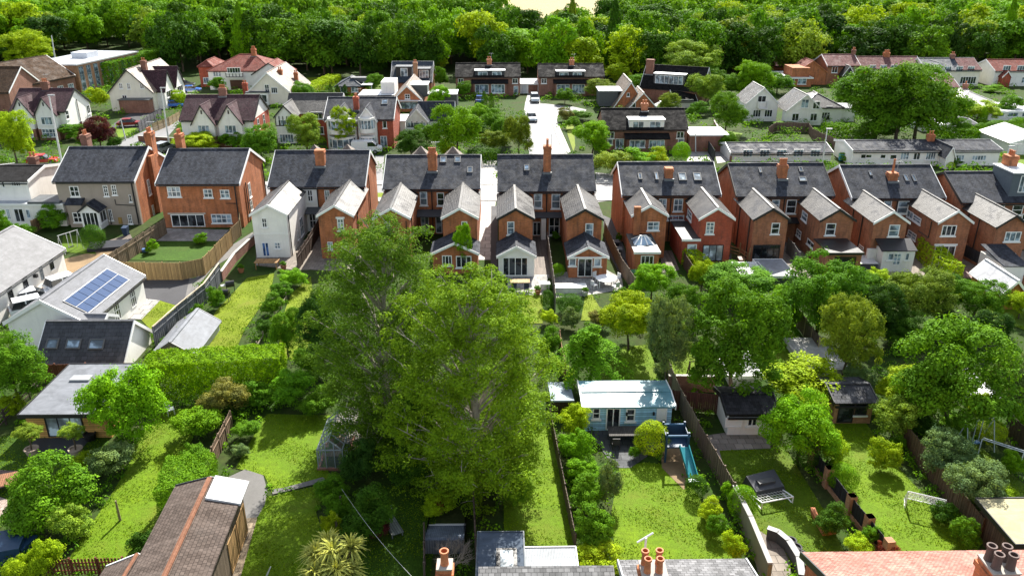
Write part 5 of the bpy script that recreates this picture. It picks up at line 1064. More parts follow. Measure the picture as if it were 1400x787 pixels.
stack('chimney', 'square orange brick chimney with four dark pots on the pink roof', (1366, 772), 9.0, (1.05, 1.05), ((-.28, -.22), (.25, -.26), (-.3, .25), (.28, .22)), BR_O, 2.4, .17, .7, plain((.11, .075, .065), .6))
H = nearhouse('near house with grey slate roof along the bottom centre edge', 852, 1016, 772, 6.0, 5.2, 3, BR_O, slate((.12, .12, .125), .7, .28, .2, .6, .2), trim=GREYM)
stack('chimney', 'orange brick chimney with four tall terracotta pots at the bottom edge', (893, 778), 7.9, (1.0, .9), ((-.28, -.2), (.2, -.2), (-.32, .26), (.26, .28)), BR_O, 2.6, .14, .7)
stack('chimney', 'slim orange chimney with one round open pot by the bare shrub', (608, 772), 7.6, (.6, .6), ((0, 0),), BR_O, 2.6, .17, .7)
H = Bld('extension', 'rear extension with a ribbed sunlit metal roof at the bottom centre', 'extension', proj((G((716, 776), 2.8).x, G((722, 776), 2.8).y, 2.8)), proj((G((788, 776), 2.8).x, G((722, 776), 2.8).y, 2.8)), 2.8, G((750, 749), 2.9).y - G((722, 776), 2.8).y, 2.9, R_LG, felt((.30, .32, .34), .6, .3, 4), ridge='flat', trim=GREYM, oh=.05)
H = Bld('extension', 'dark blue flat roofed extension with a large framed skylight at the bottom edge', 'extension', proj((G((653, 790), 3).x, G((653, 790), 3).y, 3)), proj((G((716, 790), 3).x, G((653, 790), 3).y, 3)), 3, 3.1, 3.1, R_LG, felt((.06, .08, .11), .7, .12), ridge='flat', trim=felt((.06, .08, .1), .5), oh=.05)
H.box('skylight_frame', BLACK, .9, H.W - .3, .1, 1.7, 3.11, 3.35); H.box('skylight', LITEG, 1.1, H.W - .5, .3, 1.5, 3.351, 3.4)
H = Bld('extension', 'plain grey slate lean-to roof below the ribbed metal roof at the bottom edge', 'extension', proj((G((655, 812), 4).x, G((655, 812), 4).y, 4)), proj((G((842, 812), 4).x, G((655, 812), 4).y, 4)), 4, 1.2, 4.3, R_LG, slate((.16, .16, .16), .75, .28, .22, .5, .15), ridge='shed', oh=.05)
H = BX('shed', 'blue grey boarded shed roof split by a white strip, above the bare shrub', 'shed', 580, 633, 757, 738, 708, 4.2, wall=planks((.16, .17, .19)), roof=felt((.15, .18, .23), .65, .2, 3), ridge='shed', oh=.05)
k = (H.zr - H.ze) / H.D; MB().slab([(-.05, H.D * .55, H.ze + H.D * .55 * k + .14), (H.W + .05, H.D * .55, H.ze + H.D * .55 * k + .14), (H.W + .05, H.D * .62, H.ze + H.D * .62 * k + .14), (-.05, H.D * .62, H.ze + H.D * .62 * k + .14)], .05).build('strip', WHITE, H.root)

H = BX('garden_room', 'low white flat roofed garden room behind the broad green tree', 'garden room', 1018, 1048, 392, 379, None, 3.5, wall=R_WHITE, roof=felt((.5, .5, .5), .6, .2), ridge='flat')
H = BX('garden_room', 'low grey roofed garden room right of the white flat one', 'garden room', 1050, 1084, 390, 377, None, 4, wall=DGREY, roof=felt((.2, .21, .23), .6, .25), ridge='flat')
# ------------------------------------------------------------------ fences and walls
def fence(label, pts, h=1.8, c=(.30, .20, .11), kind='boards', bay=1.83, post=None, name='fence', px=True, cap=None):
    P = [G(p) if px else Vector((*p, 0)) for p in pts]; r = thing(name, label, name, P[0]); o = P[0]
    mt = planks(c, .12) if kind in ('boards', 'piers') else planks(c, .2, .75, 1); pm = None if kind == 'piers' else planks(post or sc3(c, .8), .4)
    for a, b in zip(P, P[1:]):
        d = b - a; L_ = d.length; n = max(1, round(L_ / bay)); u = d / L_; nn = Vector((-u.y, u.x, 0)); Z = Vector((0, 0, 1))
        for i in range(n + 1):
            q = a - o + u * (L_ * i / n)
            if kind == 'piers': MB().obox(q, u, nn, Z, -.22, .22, -.22, .22, 0, h + .15).build('pier', post, r)
            elif i < n or b is P[-1]: MB().obox(q, u, nn, Z, -.05, .05, -.05, .05, 0, h + .08).build('fence_post', pm, r)
            if i == n: break
            m = MB(); l0, l1 = L_ * i / n + (.22 if kind == 'piers' else .05), L_ * (i + 1) / n - (.22 if kind == 'piers' else .05); dh = random.uniform(-.05, .05)
            A = a - o
            if kind in ('boards', 'piers'):
                k = max(3, int((l1 - l0) / .15)); z0 = .3 if kind == 'piers' else .05
                for j in range(k):
                    s0 = l0 + (l1 - l0) * j / k; m.obox(A, u, nn, Z, s0, s0 + (l1 - l0) / k - .008, -.012 if j % 2 else -.03, .012 if j % 2 else .0, z0, h + dh + random.uniform(-.015, .015))
                m.obox(A, u, nn, Z, l0, l1, .013, .06, h * .75, h * .75 + .07)
            elif kind == 'rails':
                for z in (.35, .7, 1.05): 
                    if z < h: m.obox(A, u, nn, Z, l0, l1, -.02, .02, z, z + .1)
            elif kind == 'picket':
                k = int((l1 - l0) / .17)
                for j in range(k): s0 = l0 + (l1 - l0) * j / k; m.obox(A, u, nn, Z, s0, s0 + .1, -.012, .012, .05, h + random.uniform(-.02, .02))
                m.obox(A, u, nn, Z, l0, l1, .013, .05, h * .7, h * .7 + .07); m.obox(A, u, nn, Z, l0, l1, .013, .05, h * .25, h * .25 + .07)
            elif kind == 'horiz':
                for j in range(int(h / .15)): m.obox(A, u, nn, Z, l0, l1, -.012, .012, .04 + j * .15, .17 + j * .15)
            m.build('fence_panel', mt, r)
            if kind == 'piers': MB().obox(A, u, nn, Z, l0, l1, -.1, .1, 0, .29).build('base_wall', post, r)
            if cap: MB().obox(A, u, nn, Z, l0 - .04, l1 + .04, -.06, .06, h + .06, h + .13).build('capping', cap, r)
    return r
def wall(label, pts, h, mat, t=.22, cap=None, name='garden_wall'):
    P = [G(p) for p in pts]; r = thing(name, label, 'wall', P[0]); o = P[0]; m = MB(); c = MB()
    for a, b in zip(P, P[1:]):
        d = b - a; L_ = d.length; u = d / L_; nn = Vector((-u.y, u.x, 0)); m.obox(a - o, u, nn, Vector((0, 0, 1)), 0, L_ + t * .45, -t / 2, t / 2, 0, h); c.obox(a - o, u, nn, Vector((0, 0, 1)), -.03, L_ + .03, -t / 2 - .03, t / 2 + .03, h + .002, h + .06)
    m.build('wall_face', mat, r); c.build('coping', cap or render((.4, .38, .34)), r); return r
NEWW = (.40, .27, .12); OLDW = (.17, .125, .09); GRYW = (.22, .21, .2)
fence('pale new timber fence curving round the small lawn of the orange brick house', [(149, 376), (178, 383), (250, 383), (281, 376), (318, 336)], 1.9, NEWW)
fence('weathered timber fence between the grey house and the orange brick house', [(228, 320), (190, 347), (150, 374), (113, 401)], 1.9, (.24, .18, .12))
fence('short timber fence at the corner of the orange brick house', [(319, 333), (330, 322), (330, 312)], 1.9, (.26, .19, .1))
fence('grey board fence with pale capping between the parking yard and the yellow lawn', [(303, 385), (283, 414), (246, 446), (214, 476)], 1.9, (.13, .14, .15), cap=planks((.5, .42, .3)))
wall('low brick wall along the lane beside the white rendered wing', [(352, 329), (322, 358), (304, 384)], 1.0, BR_P)
fence('dark brown fence between the two rear wings left of the birch', [(437, 322), (424, 345), (408, 370)], 1.9, (.09, .06, .045))
fence('dark fence down the middle of the central pair of houses', [(748, 338), (752, 365), (757, 400), (759, 424)], 1.7, (.14, .10, .08), post=(.3, .28, .25))
fence('timber fence right of the central pair of houses', [(826, 322), (838, 350), (851, 378), (868, 402)], 1.7, (.2, .15, .11))
fence('fence with white posts right of the roof lantern', [(929, 356), (936, 368), (946, 384)], 1.6, (.13, .08, .06))
fence('open timber frame fence between the red wing and the brown brick pair', [(997, 349), (1010, 353), (1023, 361)], 1.7, (.26, .17, .08), 'rails')
fence('grey fence between the two brown brick wings', [(1075, 346), (1083, 354), (1091, 366)], 1.7, (.2, .19, .18))
fence('brick pier fence with dark panels below the right hand gabled wing', [(1315, 352), (1340, 366), (1364, 381)], 1.5, (.06, .06, .065), 'piers', 2.2, BR_B)
wall('low brick wall with dark top at the right end of the row', [(1364, 382), (1402, 394)], 1.2, BR_B, cap=BLACK)
fence('old timber fence running from the weeping cedar past the blue summerhouse', [(889, 460), (903, 495), (915, 528), (926, 556), (952, 606)], 1.8, (.27, .22, .15))
fence('grey brown fence beside the blue slide', [(952, 606), (975, 646), (1001, 692)], 1.7, OLDW)
wall('old mossy wall along the narrow bed at the bottom right of centre', [(1001, 692), (1022, 735), (1048, 800)], 1.5, render((.2, .18, .13)), cap=render((.33, .32, .3)))
fence('low dark fence with its long lawn on the left', [(752, 578), (760, 620), (772, 682), (786, 752)], 1.1, (.1, .07, .05))
fence('brown fence left of the weeping cedar', [(765, 476), (768, 500), (773, 524)], 1.6, (.3, .15, .07))
fence('fence of black panels between square brick piers across the right hand lawns', [(1109, 636), (1130, 665), (1160, 704), (1184, 733), (1210, 766)], 1.3, (.03, .03, .032), 'piers', 2.4, BR_T)
fence('timber fence with pale posts beside the light green tree', [(1062, 412), (1090, 448), (1117, 486)], 1.7, (.12, .09, .07), post=(.34, .27, .16))
fence('dark brown fence behind the grey green shrub and the white flowered tree', [(1232, 606), (1262, 646), (1304, 698), (1337, 740)], 1.6, (.13, .085, .055))
fence('slatted timber fence beside the variegated bush', [(318, 586), (302, 618), (284, 656)], 1.4, (.22, .15, .1))
fence('red brown picket fence along the bottom of the left lawn', [(60, 787), (100, 786), (172, 784)], 1.1, (.16, .05, .025), 'picket')
fence('dark post and rail fence climbing behind the orange garden room', [(-8, 598), (25, 563), (58, 528)], 1.2, (.08, .06, .05), 'rails')
fence('red brown fence behind the orange garden room', [(44, 523), (80, 521), (122, 520)], 1.5, (.16, .06, .035))
fence('low split rail edging between the two yellow lawns', [(352, 478), (368, 450), (392, 410)], .7, (.36, .3, .22), 'rails')
fence('grey board fence beside the dark red parked car', [(191, 181), (207, 170), (222, 162)], 1.8, (.1, .1, .11), 'horiz')
fence('pale timber fence above the yellow bank beside the road', [(210, 181), (232, 172), (247, 163)], 1.6, (.3, .22, .12), 'horiz')
fence('timber fence round the sunken patio at the upper right', [(1050, 187), (1060, 180), (1104, 181), (1110, 190), (1140, 203)], 1.7, (.2, .13, .1))
fence('dark fence beside the carport of the large chalet', [(955, 188), (964, 202), (976, 222)], 1.8, (.04, .045, .05))
wall('low brick wall lining the drive right of the large chalet', [(976, 172), (988, 195), (999, 222)], 1.0, BR_P)
fence('timber fence left of the grey house swing', [(46, 319), (58, 312), (66, 306)], 1.5, (.28, .18, .1))
wall('low stone wall behind the main street on the left', [(190, 193), (240, 196)], .9, BR_P)
fence('dark brown fence in the shade below the blue summerhouse garage gap', [(918, 560), (950, 563), (985, 566)], 1.6, (.11, .05, .035))
wall('brick wall at the end of the shaded bed behind the white garage', [(913, 534), (950, 534), (975, 535)], 1.3, BR_P)
fence('fence beside the golden shrub of the middle lawn', [(468, 706), (462, 738)], 1.4, (.18, .14, .1))
fence('dark fence at the right edge beside the swing frame', [(1378, 596), (1410, 626)], 1.6, (.12, .09, .06))
fence('brown fence left of the bare shrub', [(581, 745), (581, 800)], 1.5, (.12, .09, .07)); fence('brown fence right of the bare shrub', [(648, 705), (652, 800)], 1.7, (.09, .065, .05))
# ------------------------------------------------------------------ the two big feathery trees
def big_tree(label, p, H, rx, colr, seed, nb=70, per=800, leaf=.17, prof=None, bark=PALEBARK, ry=None, z0=.03):
    rg = np.random.default_rng(seed); r = thing('birch_tree', label, 'tree', p); ry = ry or rx; W = MB(); PP = []; NN = []
    prof = prof or (lambda t: math.sin(math.pi * min(1, max(0, .10 + .83 * t))) ** .6)
    tk = [Vector((.25 * math.sin(i * .8 + seed), .25 * math.cos(i * .9), H * .93 * i / 9)) for i in range(10)]
    W.tube(tk, [.34 - .031 * i for i in range(10)], 8)
    for i in range(nb):
        t = z0 + (1 - z0) * ((i + .5) / nb); an = i * 2.39996 + rg.uniform(-.3, .3); zt = H * min(.99, t + rg.uniform(-.03, .03)); lump = 1 + .16 * math.sin(3 * an + seed) + rg.uniform(-.2, .14)
        q = prof(t) * lump * (.35 + .65 * rg.random() ** .35 if i % 3 == 0 else 1); e = Vector((math.cos(an) * rx * q, math.sin(an) * ry * q, zt))
        zb = max(H * .06, zt - Vector((e.x, e.y, 0)).length * .85 - .6); k = min(8, int(zb / (H * .93) * 9)); b = tk[k].lerp(tk[k + 1], zb / (H * .93) * 9 - k if k < 8 else 0); mid = b.lerp(e, .5) + Vector((0, 0, .25)); W.tube([b, mid, e], [.085, .055, .014], 5)
        for s in range(4):
            f = .35 + .16 * s; c = b.lerp(mid, f * 2) if f < .5 else mid.lerp(e, f * 2 - 1); sd = Vector((rg.normal(), rg.normal(), rg.uniform(.2, .9))).normalized() * rg.uniform(.6, 1.3); W.tube([c, c + sd * .5 + Vector((0, 0, .08)), c + sd], [.035, .022, .008], 4)
        nt_ = per; s = .38 + .66 * rg.random(nt_) ** .7; bA = np.array(b); mA = np.array(mid); eA = np.array(e); s1 = s[:, None]
        c = np.where(s1 < .5, bA + (mA - bA) * s1 * 2, mA + (eA - mA) * (s1 * 2 - 1)) + rg.normal(0, 1, (nt_, 3)) * np.array([.55, .55, .3]) * (1.3 - .5 * s1)
        P, N = clumps(rg, c, rg.uniform(.30, .62, nt_), 100, .62, .15, .45)
        d = rg.random(len(P)) < .22; P[d, 2] -= rg.random(d.sum()) ** 1.5 * .75; PP.append(P); NN.append(N)
    P = np.vstack(PP); P[:, 2] = np.maximum(P[:, 2], .1)
    me = leaf_mesh('crown', P, np.vstack(NN), leaf, .4, seed, .42); o = bpy.data.objects.new('crown', me); col.objects.link(o); o.parent = r; o.color = (*PAL[colr], 1) if isinstance(colr, str) else (*colr, 1)
    W.build('trunk', bark, r); return r
p = G((646, 712)); p.y += 3.2
big_tree('tall birch with pale branches and yellow green feathery leaves, biggest tree in the picture', p, 14.0, 4.75, (.135, .25, .010), 5, 100, 14, .16)
p = G((525, 640)); p.y += 3.5
big_tree('tall dark feathery tree behind and left of the biggest birch', p, 15.3, 4.6, (.09, .185, .012), 8, 94, 13, .16)
p = G((446, 520)); veg('fine', p, 1.9, 7.5, 'dark', 'garden_tree', 'dark tree at the left foot of the feathery trees beside the yellow lawn', 'tree', trunk=1, z0=.05)
# ------------------------------------------------------------------ garden trees and shrubs: kind, column, base row, width, top row, colour, label
TREES = '''fine 908 536 66 398 grey|grey green tree at the left of the big lawn tree, over the old timber fence
fine 997 548 138 386 mid|large fresh green tree over the lawn, right of the grey green one
round 859 478 78 398 gold|golden topped bushy tree beside the upper small lawn
weep 806 525 112 446 fern|weeping cedar with drooping bright green boughs
fine 1114 462 112 350 mid|light green feathery tree in front of the brown brick wings
round 1288 584 146 438 mid|large round dark green tree at the right of the gardens
fine 1196 466 62 384 dark|dark layered conifer in the middle of the right gardens
fine 1244 448 92 368 olive|pale buff flowering tree in front of the right hand wings
fine 1378 575 74 476 grey|silvery green tree at the right edge of the gardens
round 1236 556 76 503 gold|golden yellow tree at the foot of the large round tree
bush 1218 598 64 541 olive|olive shrub below the golden yellow tree
round 1090 632 98 527 bright|bright layered green tree standing on the right lawn
bush 1100 548 112 496 lime|flat topped yellow green tree above the bright layered one
bush 1130 632 54 584 lime|yellow green shrub right of the bright layered tree
round 1290 652 74 588 grey|feathery grey green shrub tree at the dark brown fence
round 1328 700 82 628 grey|round tree speckled with white flowers near the right edge
fine 1330 440 72 380 mid|round mid green tree near the orange shed
fine 1350 478 54 422 dark|dark green tree below the round one near the orange shed
fine 1152 520 84 402 olive|tall mixed yellow and grey green tree left of the dark conifer
fine 395 490 56 420 mid|small open apple tree at the end of the yellow lawn
round 180 606 104 488 bright|fresh green tree hiding the right end of the orange garden room
fine 28 556 92 452 mid|dark green tree at the left edge above the garden room
fern 0 0 0 0 mid|x
fine 632 372 26 306 bright|thin upright ivy covered tree against the rear wing
round 890 410 56 358 bright|bright green bushy tree in front of the lantern roofed extension
round 1008 408 92 360 mid|broad green tree in front of the brown brick pair
round 958 398 34 350 lime|yellow green conifer bush by the fence with white posts
round 24 228 58 148 lime|yellow green weeping tree at the left end of the second street
round 138 204 46 156 purple|dark red leaved tree beside the white two gabled house
fine 42 92 68 38 lime|yellow green willow in front of the wood at the upper left
round 272 208 60 180 lime|bright spreading bush behind the orange brick house
round 358 218 54 168 mid|dark round tree left of the narrow timbered house
fine 420 208 52 154 pale|pale green tree in front of the narrow timbered house
fine 473 206 36 147 lime|slim yellow green tree in front of the rounded bays
round 562 214 42 177 deep|dark round bush tree in front of the white garage
round 624 216 68 134 bright|big bright green tree beside the road to the cul de sac
round 709 216 36 154 olive|dark olive tree at the left kerb of the cul de sac
round 810 214 52 162 bright|bright green tree right of the cul de sac
fine 822 138 46 108 olive|olive tree right of the right hand dark chalet
fine 846 118 42 86 lime|yellow green tree behind the stepped gable house
fine 942 122 80 58 pale|large pale green tree at the wood edge behind the angled chalet
round 963 148 48 98 pale|pale bushy tree right of the angled chalet
round 991 182 48 124 mid|round green street tree beside the low brick wall
round 1000 132 34 100 mid|green tree behind the round street tree
round 1030 134 50 82 bright|bright green tree at the left of the pink roofed house
round 1196 190 118 86 mid|left half of the huge round tree, spreading over the white garages
round 1250 190 104 84 mid|right half of the huge round tree, spreading over the white garages
round 1224 196 112 80 mid|middle of the huge round tree, spreading over the white garages
round 594 98 36 68 lime|bright tree behind the dark slate chalet
round 603 122 20 90 mid|small round tree right of the dark slate chalet
round 634 134 24 110 mid|small round tree left of the dark dormer chalet
round 1335 166 54 134 lime|yellow tree in front of the hipped white roof at the right
round 1226 470 58 420 deep|dark tree below the pale buff flowering one
round 1392 436 40 392 lime|yellow green tree at the right edge by the orange shed
round 105 190 40 168 mid|green tree left of the dark red leaved one
round 186 148 26 122 mid|small green tree beside the lean to of the white gable end
round 222 140 26 116 deep|small dark tree beside the school hedge
round 300 130 26 104 mid|small tree in front of the red hipped roof
round 412 140 34 108 mid|green tree between the cream gable and the small bungalow
round 438 152 28 122 deep|dark tree behind the bay windowed pair
round 512 128 28 100 mid|green tree left of the dark slate chalet
round 600 152 30 116 bright|green tree right of the stepped brick gable with dormer
round 690 200 34 160 mid|green garden tree left of the cul de sac
round 655 168 30 138 bright|bright garden tree below the dark dormer chalet
round 772 142 24 118 mid|small green tree before the right hand dark chalet
round 868 132 34 100 mid|green tree behind the orange stepped gable
round 914 156 30 126 olive|olive tree by the white canopy tent
round 974 128 44 90 mid|green tree at the wood edge left of the street tree
round 1062 128 40 96 mid|green tree under the pink roofed house
round 1038 160 36 118 deep|dark tree left of the white gabled house
round 1158 150 36 112 mid|green tree left of the huge round tree
round 1312 190 28 160 mid|green tree between the right hand garages
round 1376 160 30 130 mid|green tree behind the clipped hedges at the right
round 1262 142 30 108 deep|dark tree in front of the half red roofed pair
round 318 204 34 178 mid|green garden tree in front of the white two gabled house
round 584 200 34 168 mid|green garden tree right of the white timbered gable
round 20 120 40 92 mid|green tree at the left end of the hall
round 996 208 26 178 mid|green tree above the garages of the right hand row
fine 1170 420 60 368 mid|green tree in front of the white framed lean-to room
round 1064 450 50 392 bright|bright green tree at the timber fence
round 1140 474 44 420 lime|yellow green tree near the pale roofed shed
round 1036 470 46 410 mid|green tree right of the large lawn tree
round 1288 420 44 372 deep|dark green tree left of the orange shed group
round 1252 560 40 508 mid|green tree behind the golden yellow one
round 930 440 48 386 mid|green tree behind the silvery one on the upper lawns
fine 700 470 40 420 bright|fresh green tree right of the birch top
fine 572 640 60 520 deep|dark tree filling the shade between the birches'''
for ln in TREES.split('\n'):
    a, lb = ln.split('|'); k, x, b, w_, t, c = a.split()
    if k == 'fern': continue
    V(k, float(x), float(b), float(w_), float(t), c, lb, trunk=1, z0=.03 if k in ('weep', 'bush') else .07, name='garden_tree', cat='tree')
SHRUBS = '''bush 266 608 66 556 bright|round bright green shrub beside the slatted fence
bush 268 652 48 606 mid|leafy shrub below the round bright green one
bush 303 574 66 514 brown|variegated brownish bush in front of the tall golden hedge
bush 62 736 112 628 mid|large spreading dark green bush in the lower left bed
bush 92 742 56 686 pale|pale green bush at the foot of the spreading one
bush 146 660 64 606 grey|silver leaved bush right of the spreading one
bush 110 645 36 616 gold|golden bush behind the silver leaved one
bush 58 796 50 735 lime|bright yellow green bush with large leaves at the lower left corner
bush 26 800 44 756 lime|second bright yellow green bush in the lower left corner
ball 172 614 36 592 deep|small round clipped bush below the fresh green tree
bush 192 768 50 726 deep|dark rounded shrub left of the long brown shed
bush 12 572 34 538 gold|yellow shrub at the left edge below the dark tree
bush 394 562 62 502 fern|ferny green bush at the end of the golden hedge
bush 436 572 56 528 mid|dense green bush above the greenhouse lawn
bush 350 560 46 520 mid|leafy bush in the long border under the golden hedge
bush 336 604 38 574 mid|low leafy plant bed beside the slatted fence
bush 328 628 26 606 grey|grey leaved clump at the head of the gravel path
bush 494 672 54 600 dark|dark green conifer bush beside the greenhouse
bush 452 688 46 654 mid|broad leaved green shrub left of the shaded lawn
bush 462 722 44 676 mid|second broad leaved shrub below the other at the shaded lawn
bush 454 742 30 698 gold|bright golden shrub at the edge of the middle lawn
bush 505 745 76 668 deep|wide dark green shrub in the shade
bush 520 742 34 700 purple|dark red leaved shrub in the shade
bush 600 708 44 674 gold|golden brown bush above the blue grey shed
bush 786 604 46 552 lime|golden hedge bush nearest the blue summerhouse
bush 790 640 50 586 bright|green hedge bush second from the blue summerhouse
bush 794 664 48 625 bright|pale green bush in the middle of the hedge row
bush 803 702 52 648 mid|dark bush in the middle of the hedge row
bush 832 695 36 628 grey|tall white flowered shrub on the lawn side of the hedge row
bush 812 754 58 690 mid|large dark bush towards the bottom of the hedge row
bush 822 788 66 748 lime|yellow green bush at the bottom of the hedge row
bush 778 570 26 548 lime|small golden bush beside the pent roof shed
ball 892 628 50 576 lime|round golden green bush on the slate patio
bush 868 630 18 608 mid|small bush in the curved bed left of the round golden green one
ball 952 684 32 650 deep|round dark clipped bush below the slide
bush 972 716 34 680 lime|yellow green shrub along the fence below the slide
bush 980 738 28 704 mid|small green shrub along the fence
bush 1002 774 34 726 lime|pale yellow shrub nearest the mossy wall
ball 1016 712 42 664 bright|round bright bush left of the right lawn
bush 1000 690 28 656 bright|small bright bush behind the round one
ball 1104 644 40 604 deep|dark clipped bush under the bright layered tree
ball 1154 676 44 634 bright|round glossy bush over the brick pier fence
bush 1208 648 46 597 gold|golden shrub standing on the far right lawn
bush 1228 618 22 590 mid|small green shrub behind the golden one
ball 1358 610 40 574 lime|golden round bush by the swing frame
bush 1140 738 46 688 deep|low box bush in the brick edged bed
bush 1176 768 42 732 lime|yellow green plant at the bottom of the brick pier fence
bush 1192 750 28 716 mid|leafy plant beside the brick pier fence
bush 1216 770 30 738 red|orange red leaved plant at the bottom right lawn
bush 1322 752 40 704 mid|broad leaved plant along the dark brown fence
bush 1290 720 36 684 deep|dark shrub under the white flowered tree
bush 1386 654 34 618 bright|bright bush at the right edge below the swing frame
bush 1338 584 30 536 gold|yellow upright bush right of the large round tree
bush 1392 590 34 546 bright|bright green bush at the right edge above the swing frame
bush 1380 694 40 664 lime|yellow bush above the felt roofed garage
ball 126 345 34 307 deep|round clipped tree bush in the yard of the grey house
bush 72 316 38 278 mid|dark shrub beside the white extension at the left
bush 8 336 26 286 mid|green bush at the left edge beside the white extension
bush 30 330 30 304 mid|second green bush before the white extension
bush 207 347 18 327 bright|small leafy plant at the left of the fenced lawn
bush 273 336 20 318 bright|leafy tuft at the back of the fenced lawn
bush 270 446 22 414 mid|dark green shrub along the grey capped fence
bush 257 460 20 434 gold|golden shrub by the grey capped fence
bush 248 470 18 446 lime|small golden tuft beside the grey shed
bush 293 424 24 390 mid|upright green shrub at the top of the grey capped fence
bush 372 434 34 400 mid|mixed shrub on the edging between the yellow lawns
bush 364 462 30 436 deep|dark shrub on the edging below the mixed one
bush 400 398 42 366 bright|leafy bush behind the white rendered wing
bush 384 410 30 386 mid|mid green shrub at the top of the yellow lawns
ball 748 424 20 396 deep|small round bush on the central upper lawn
ball 780 432 38 402 deep|round dark bush between the two upper patios
bush 780 452 28 420 grey|grey spiky shrub below the round dark bush
bush 751 448 26 422 lime|golden shrub left of the grey spiky one
bush 752 492 34 446 mid|pale green conifer left of the weeping cedar
ball 763 380 20 360 bright|small round bush between the two garden rooms
bush 820 452 32 424 brown|bronze rounded shrub beside the golden topped tree
bush 905 520 24 496 grey|grey green sapling by the old timber fence
bush 760 330 12 316 mid|small plant in the yard of the central pair
bush 846 332 10 318 mid|small bush in the gap right of the central pair
bush 116 202 34 178 mid|green bush in front of the dark red leaved tree
bush 133 152 28 118 lime|yellow green bush left of the lean to
bush 246 146 26 122 lime|round bush beside the blue cars
bush 156 206 20 186 deep|dark bush at the road on the left
bush 676 212 42 176 olive|olive bush beside the road left of the cul de sac
bush 672 180 36 148 mid|green bush below the chalet with yellow curtains
bush 652 192 30 166 deep|dark garden bush left of the cul de sac
bush 774 168 24 146 brown|reddish bush on the cul de sac corner
bush 794 166 34 150 mid|low green bush on the cul de sac corner
bush 838 242 56 204 pale|pale bushy shrub above the central gap
bush 872 240 52 202 bright|bright shrub before the large chalet
bush 898 238 36 200 lime|yellow green shrub before the large chalet
ball 932 222 26 194 bright|round green bush beside the carport drive
bush 955 160 30 138 mid|round bush under the low dark roofed garage
bush 1202 194 58 162 mid|dense bush under the huge round tree
bush 1160 222 26 208 bright|bright bush at the left end of the cottages
bush 1242 222 22 210 mid|green bush in front of the cottages
bush 1304 228 26 212 mid|bush before the right end of the cottages
ball 1300 232 12 221 lime|small golden ball bush by the cottages
bush 1312 158 32 140 mid|green bush behind the yellow tree at the right
ball 1368 182 32 164 mid|clipped round bush at the right beside the flat white house
ball 1392 192 30 160 mid|clipped bush cut by the right edge
ball 1342 186 20 168 mid|small clipped bush left of the other clipped ones
bush 1364 128 30 116 bright|hedge bush before the white pair at the right edge
bush 612 214 22 190 lime|yellow green shrub at the foot of the big bright tree
bush 785 178 22 158 mid|dark shrub at the corner drive
bush 1080 176 40 166 mid|low hedge plant under the white gabled house
bush 1010 162 26 146 mid|low shrub beside the street tree
bush 1222 432 56 384 mid|leafy green bush beneath the pale buff tree
bush 1280 420 46 388 olive|olive bush right of the pale buff tree
bush 1310 480 50 438 mid|mixed shrub above the large round tree
bush 1180 540 50 500 grey|grey green bush behind the small brick shed
bush 1074 470 34 436 bright|low bright shrub at the timber fence with pale posts
bush 1178 446 36 408 mid|leafy shrub left of the dark conifer
bush 1262 596 40 566 deep|dark shrub in the shade of the large round tree
bush 1310 600 44 566 mid|shaded green shrub right of the large round tree
bush 1206 396 40 366 lime|yellow shrub at the foot of the white garden room
bush 928 470 40 440 mid|low shrub left of the large fresh green tree
bush 870 446 40 420 deep|dark shrub under the golden topped tree
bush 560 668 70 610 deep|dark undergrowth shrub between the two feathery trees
bush 424 520 46 470 mid|leafy shrub at the foot of the dark tree
bush 715 600 40 560 mid|green shrub at the top of the long middle lawn
bush 712 700 40 640 mid|trailing shrub on the left of the long middle lawn
bush 700 560 44 520 bright|light green shrub behind the long middle lawn'''
for ln in SHRUBS.split('\n'):
    a, lb = ln.split('|'); k, x, b, w_, t, c = a.split(); V(k, float(x), float(b), float(w_), float(t), c, lb)
for i, (x, b, w_, t) in enumerate(((452, 134, 10, 116), (462, 134, 11, 117), (472, 133, 11, 116), (1344, 172, 15, 147), (662, 152, 12, 126), (672, 153, 10, 128), (1158, 398, 22, 372))):
    V('cypress', x, b, w_, t, ['dark', 'dark', 'dark', 'bright', 'deep', 'deep', 'lime'][i], ['first dark clipped conifer left of the hipped bungalow porch', 'middle dark clipped conifer before the hipped bungalow', 'last dark clipped conifer before the hipped bungalow', 'pointed green conifer among the right hand garages', 'left dark column conifer by the white garage wall', 'right dark column conifer by the white garage wall', 'yellow conifer tip beside the flat black extension'][i], name='conifer', cat='conifer')
# hedges
a = G((197, 552)); b = G((383, 540)); hedge('hedge', 'very tall clipped hedge with golden sunlit top behind the variegated bush', [(a.x, a.y + 1.6), (b.x, b.y + 1.6)], 2.6, 2.9, (.15, .30, .006), 1, .14, 260)
a = G((240, 738)); b = G((262, 680)); hedge('hedge', 'big rounded box hedge on the left lawn beside the long brown shed', [(a.x + .3, a.y + .8), (b.x + .3, b.y + .4)], 2.7, 2.9, (.11, .25, .010), 2, .11, 330)
a = G((135, 122)); b = G((224, 96)); hedge('hedge', 'tall dark clipped hedge in front of the school block', [(a.x, a.y + 3), (b.x, b.y + 3)], 5, 5.5, 'mid', 3, .4, 30)
a = G((1272, 386)); b = G((1252, 350)); hedge('hedge', 'yellow green conifer hedge beside the white patio doors on the right', [(1.0 * G((1300, 392)).x, G((1300, 392)).y), (G((1262, 352)).x, G((1262, 352)).y)], 1.6, 2.2, 'lime', 4, .16, 130)
a = G((940, 376)); hedge('hedge', 'yellow green hedge below the red brick wing', [tuple(G((942, 362)))[:2], tuple(G((972, 388)))[:2]], 1.6, 1.7, 'lime', 5, .15, 130)
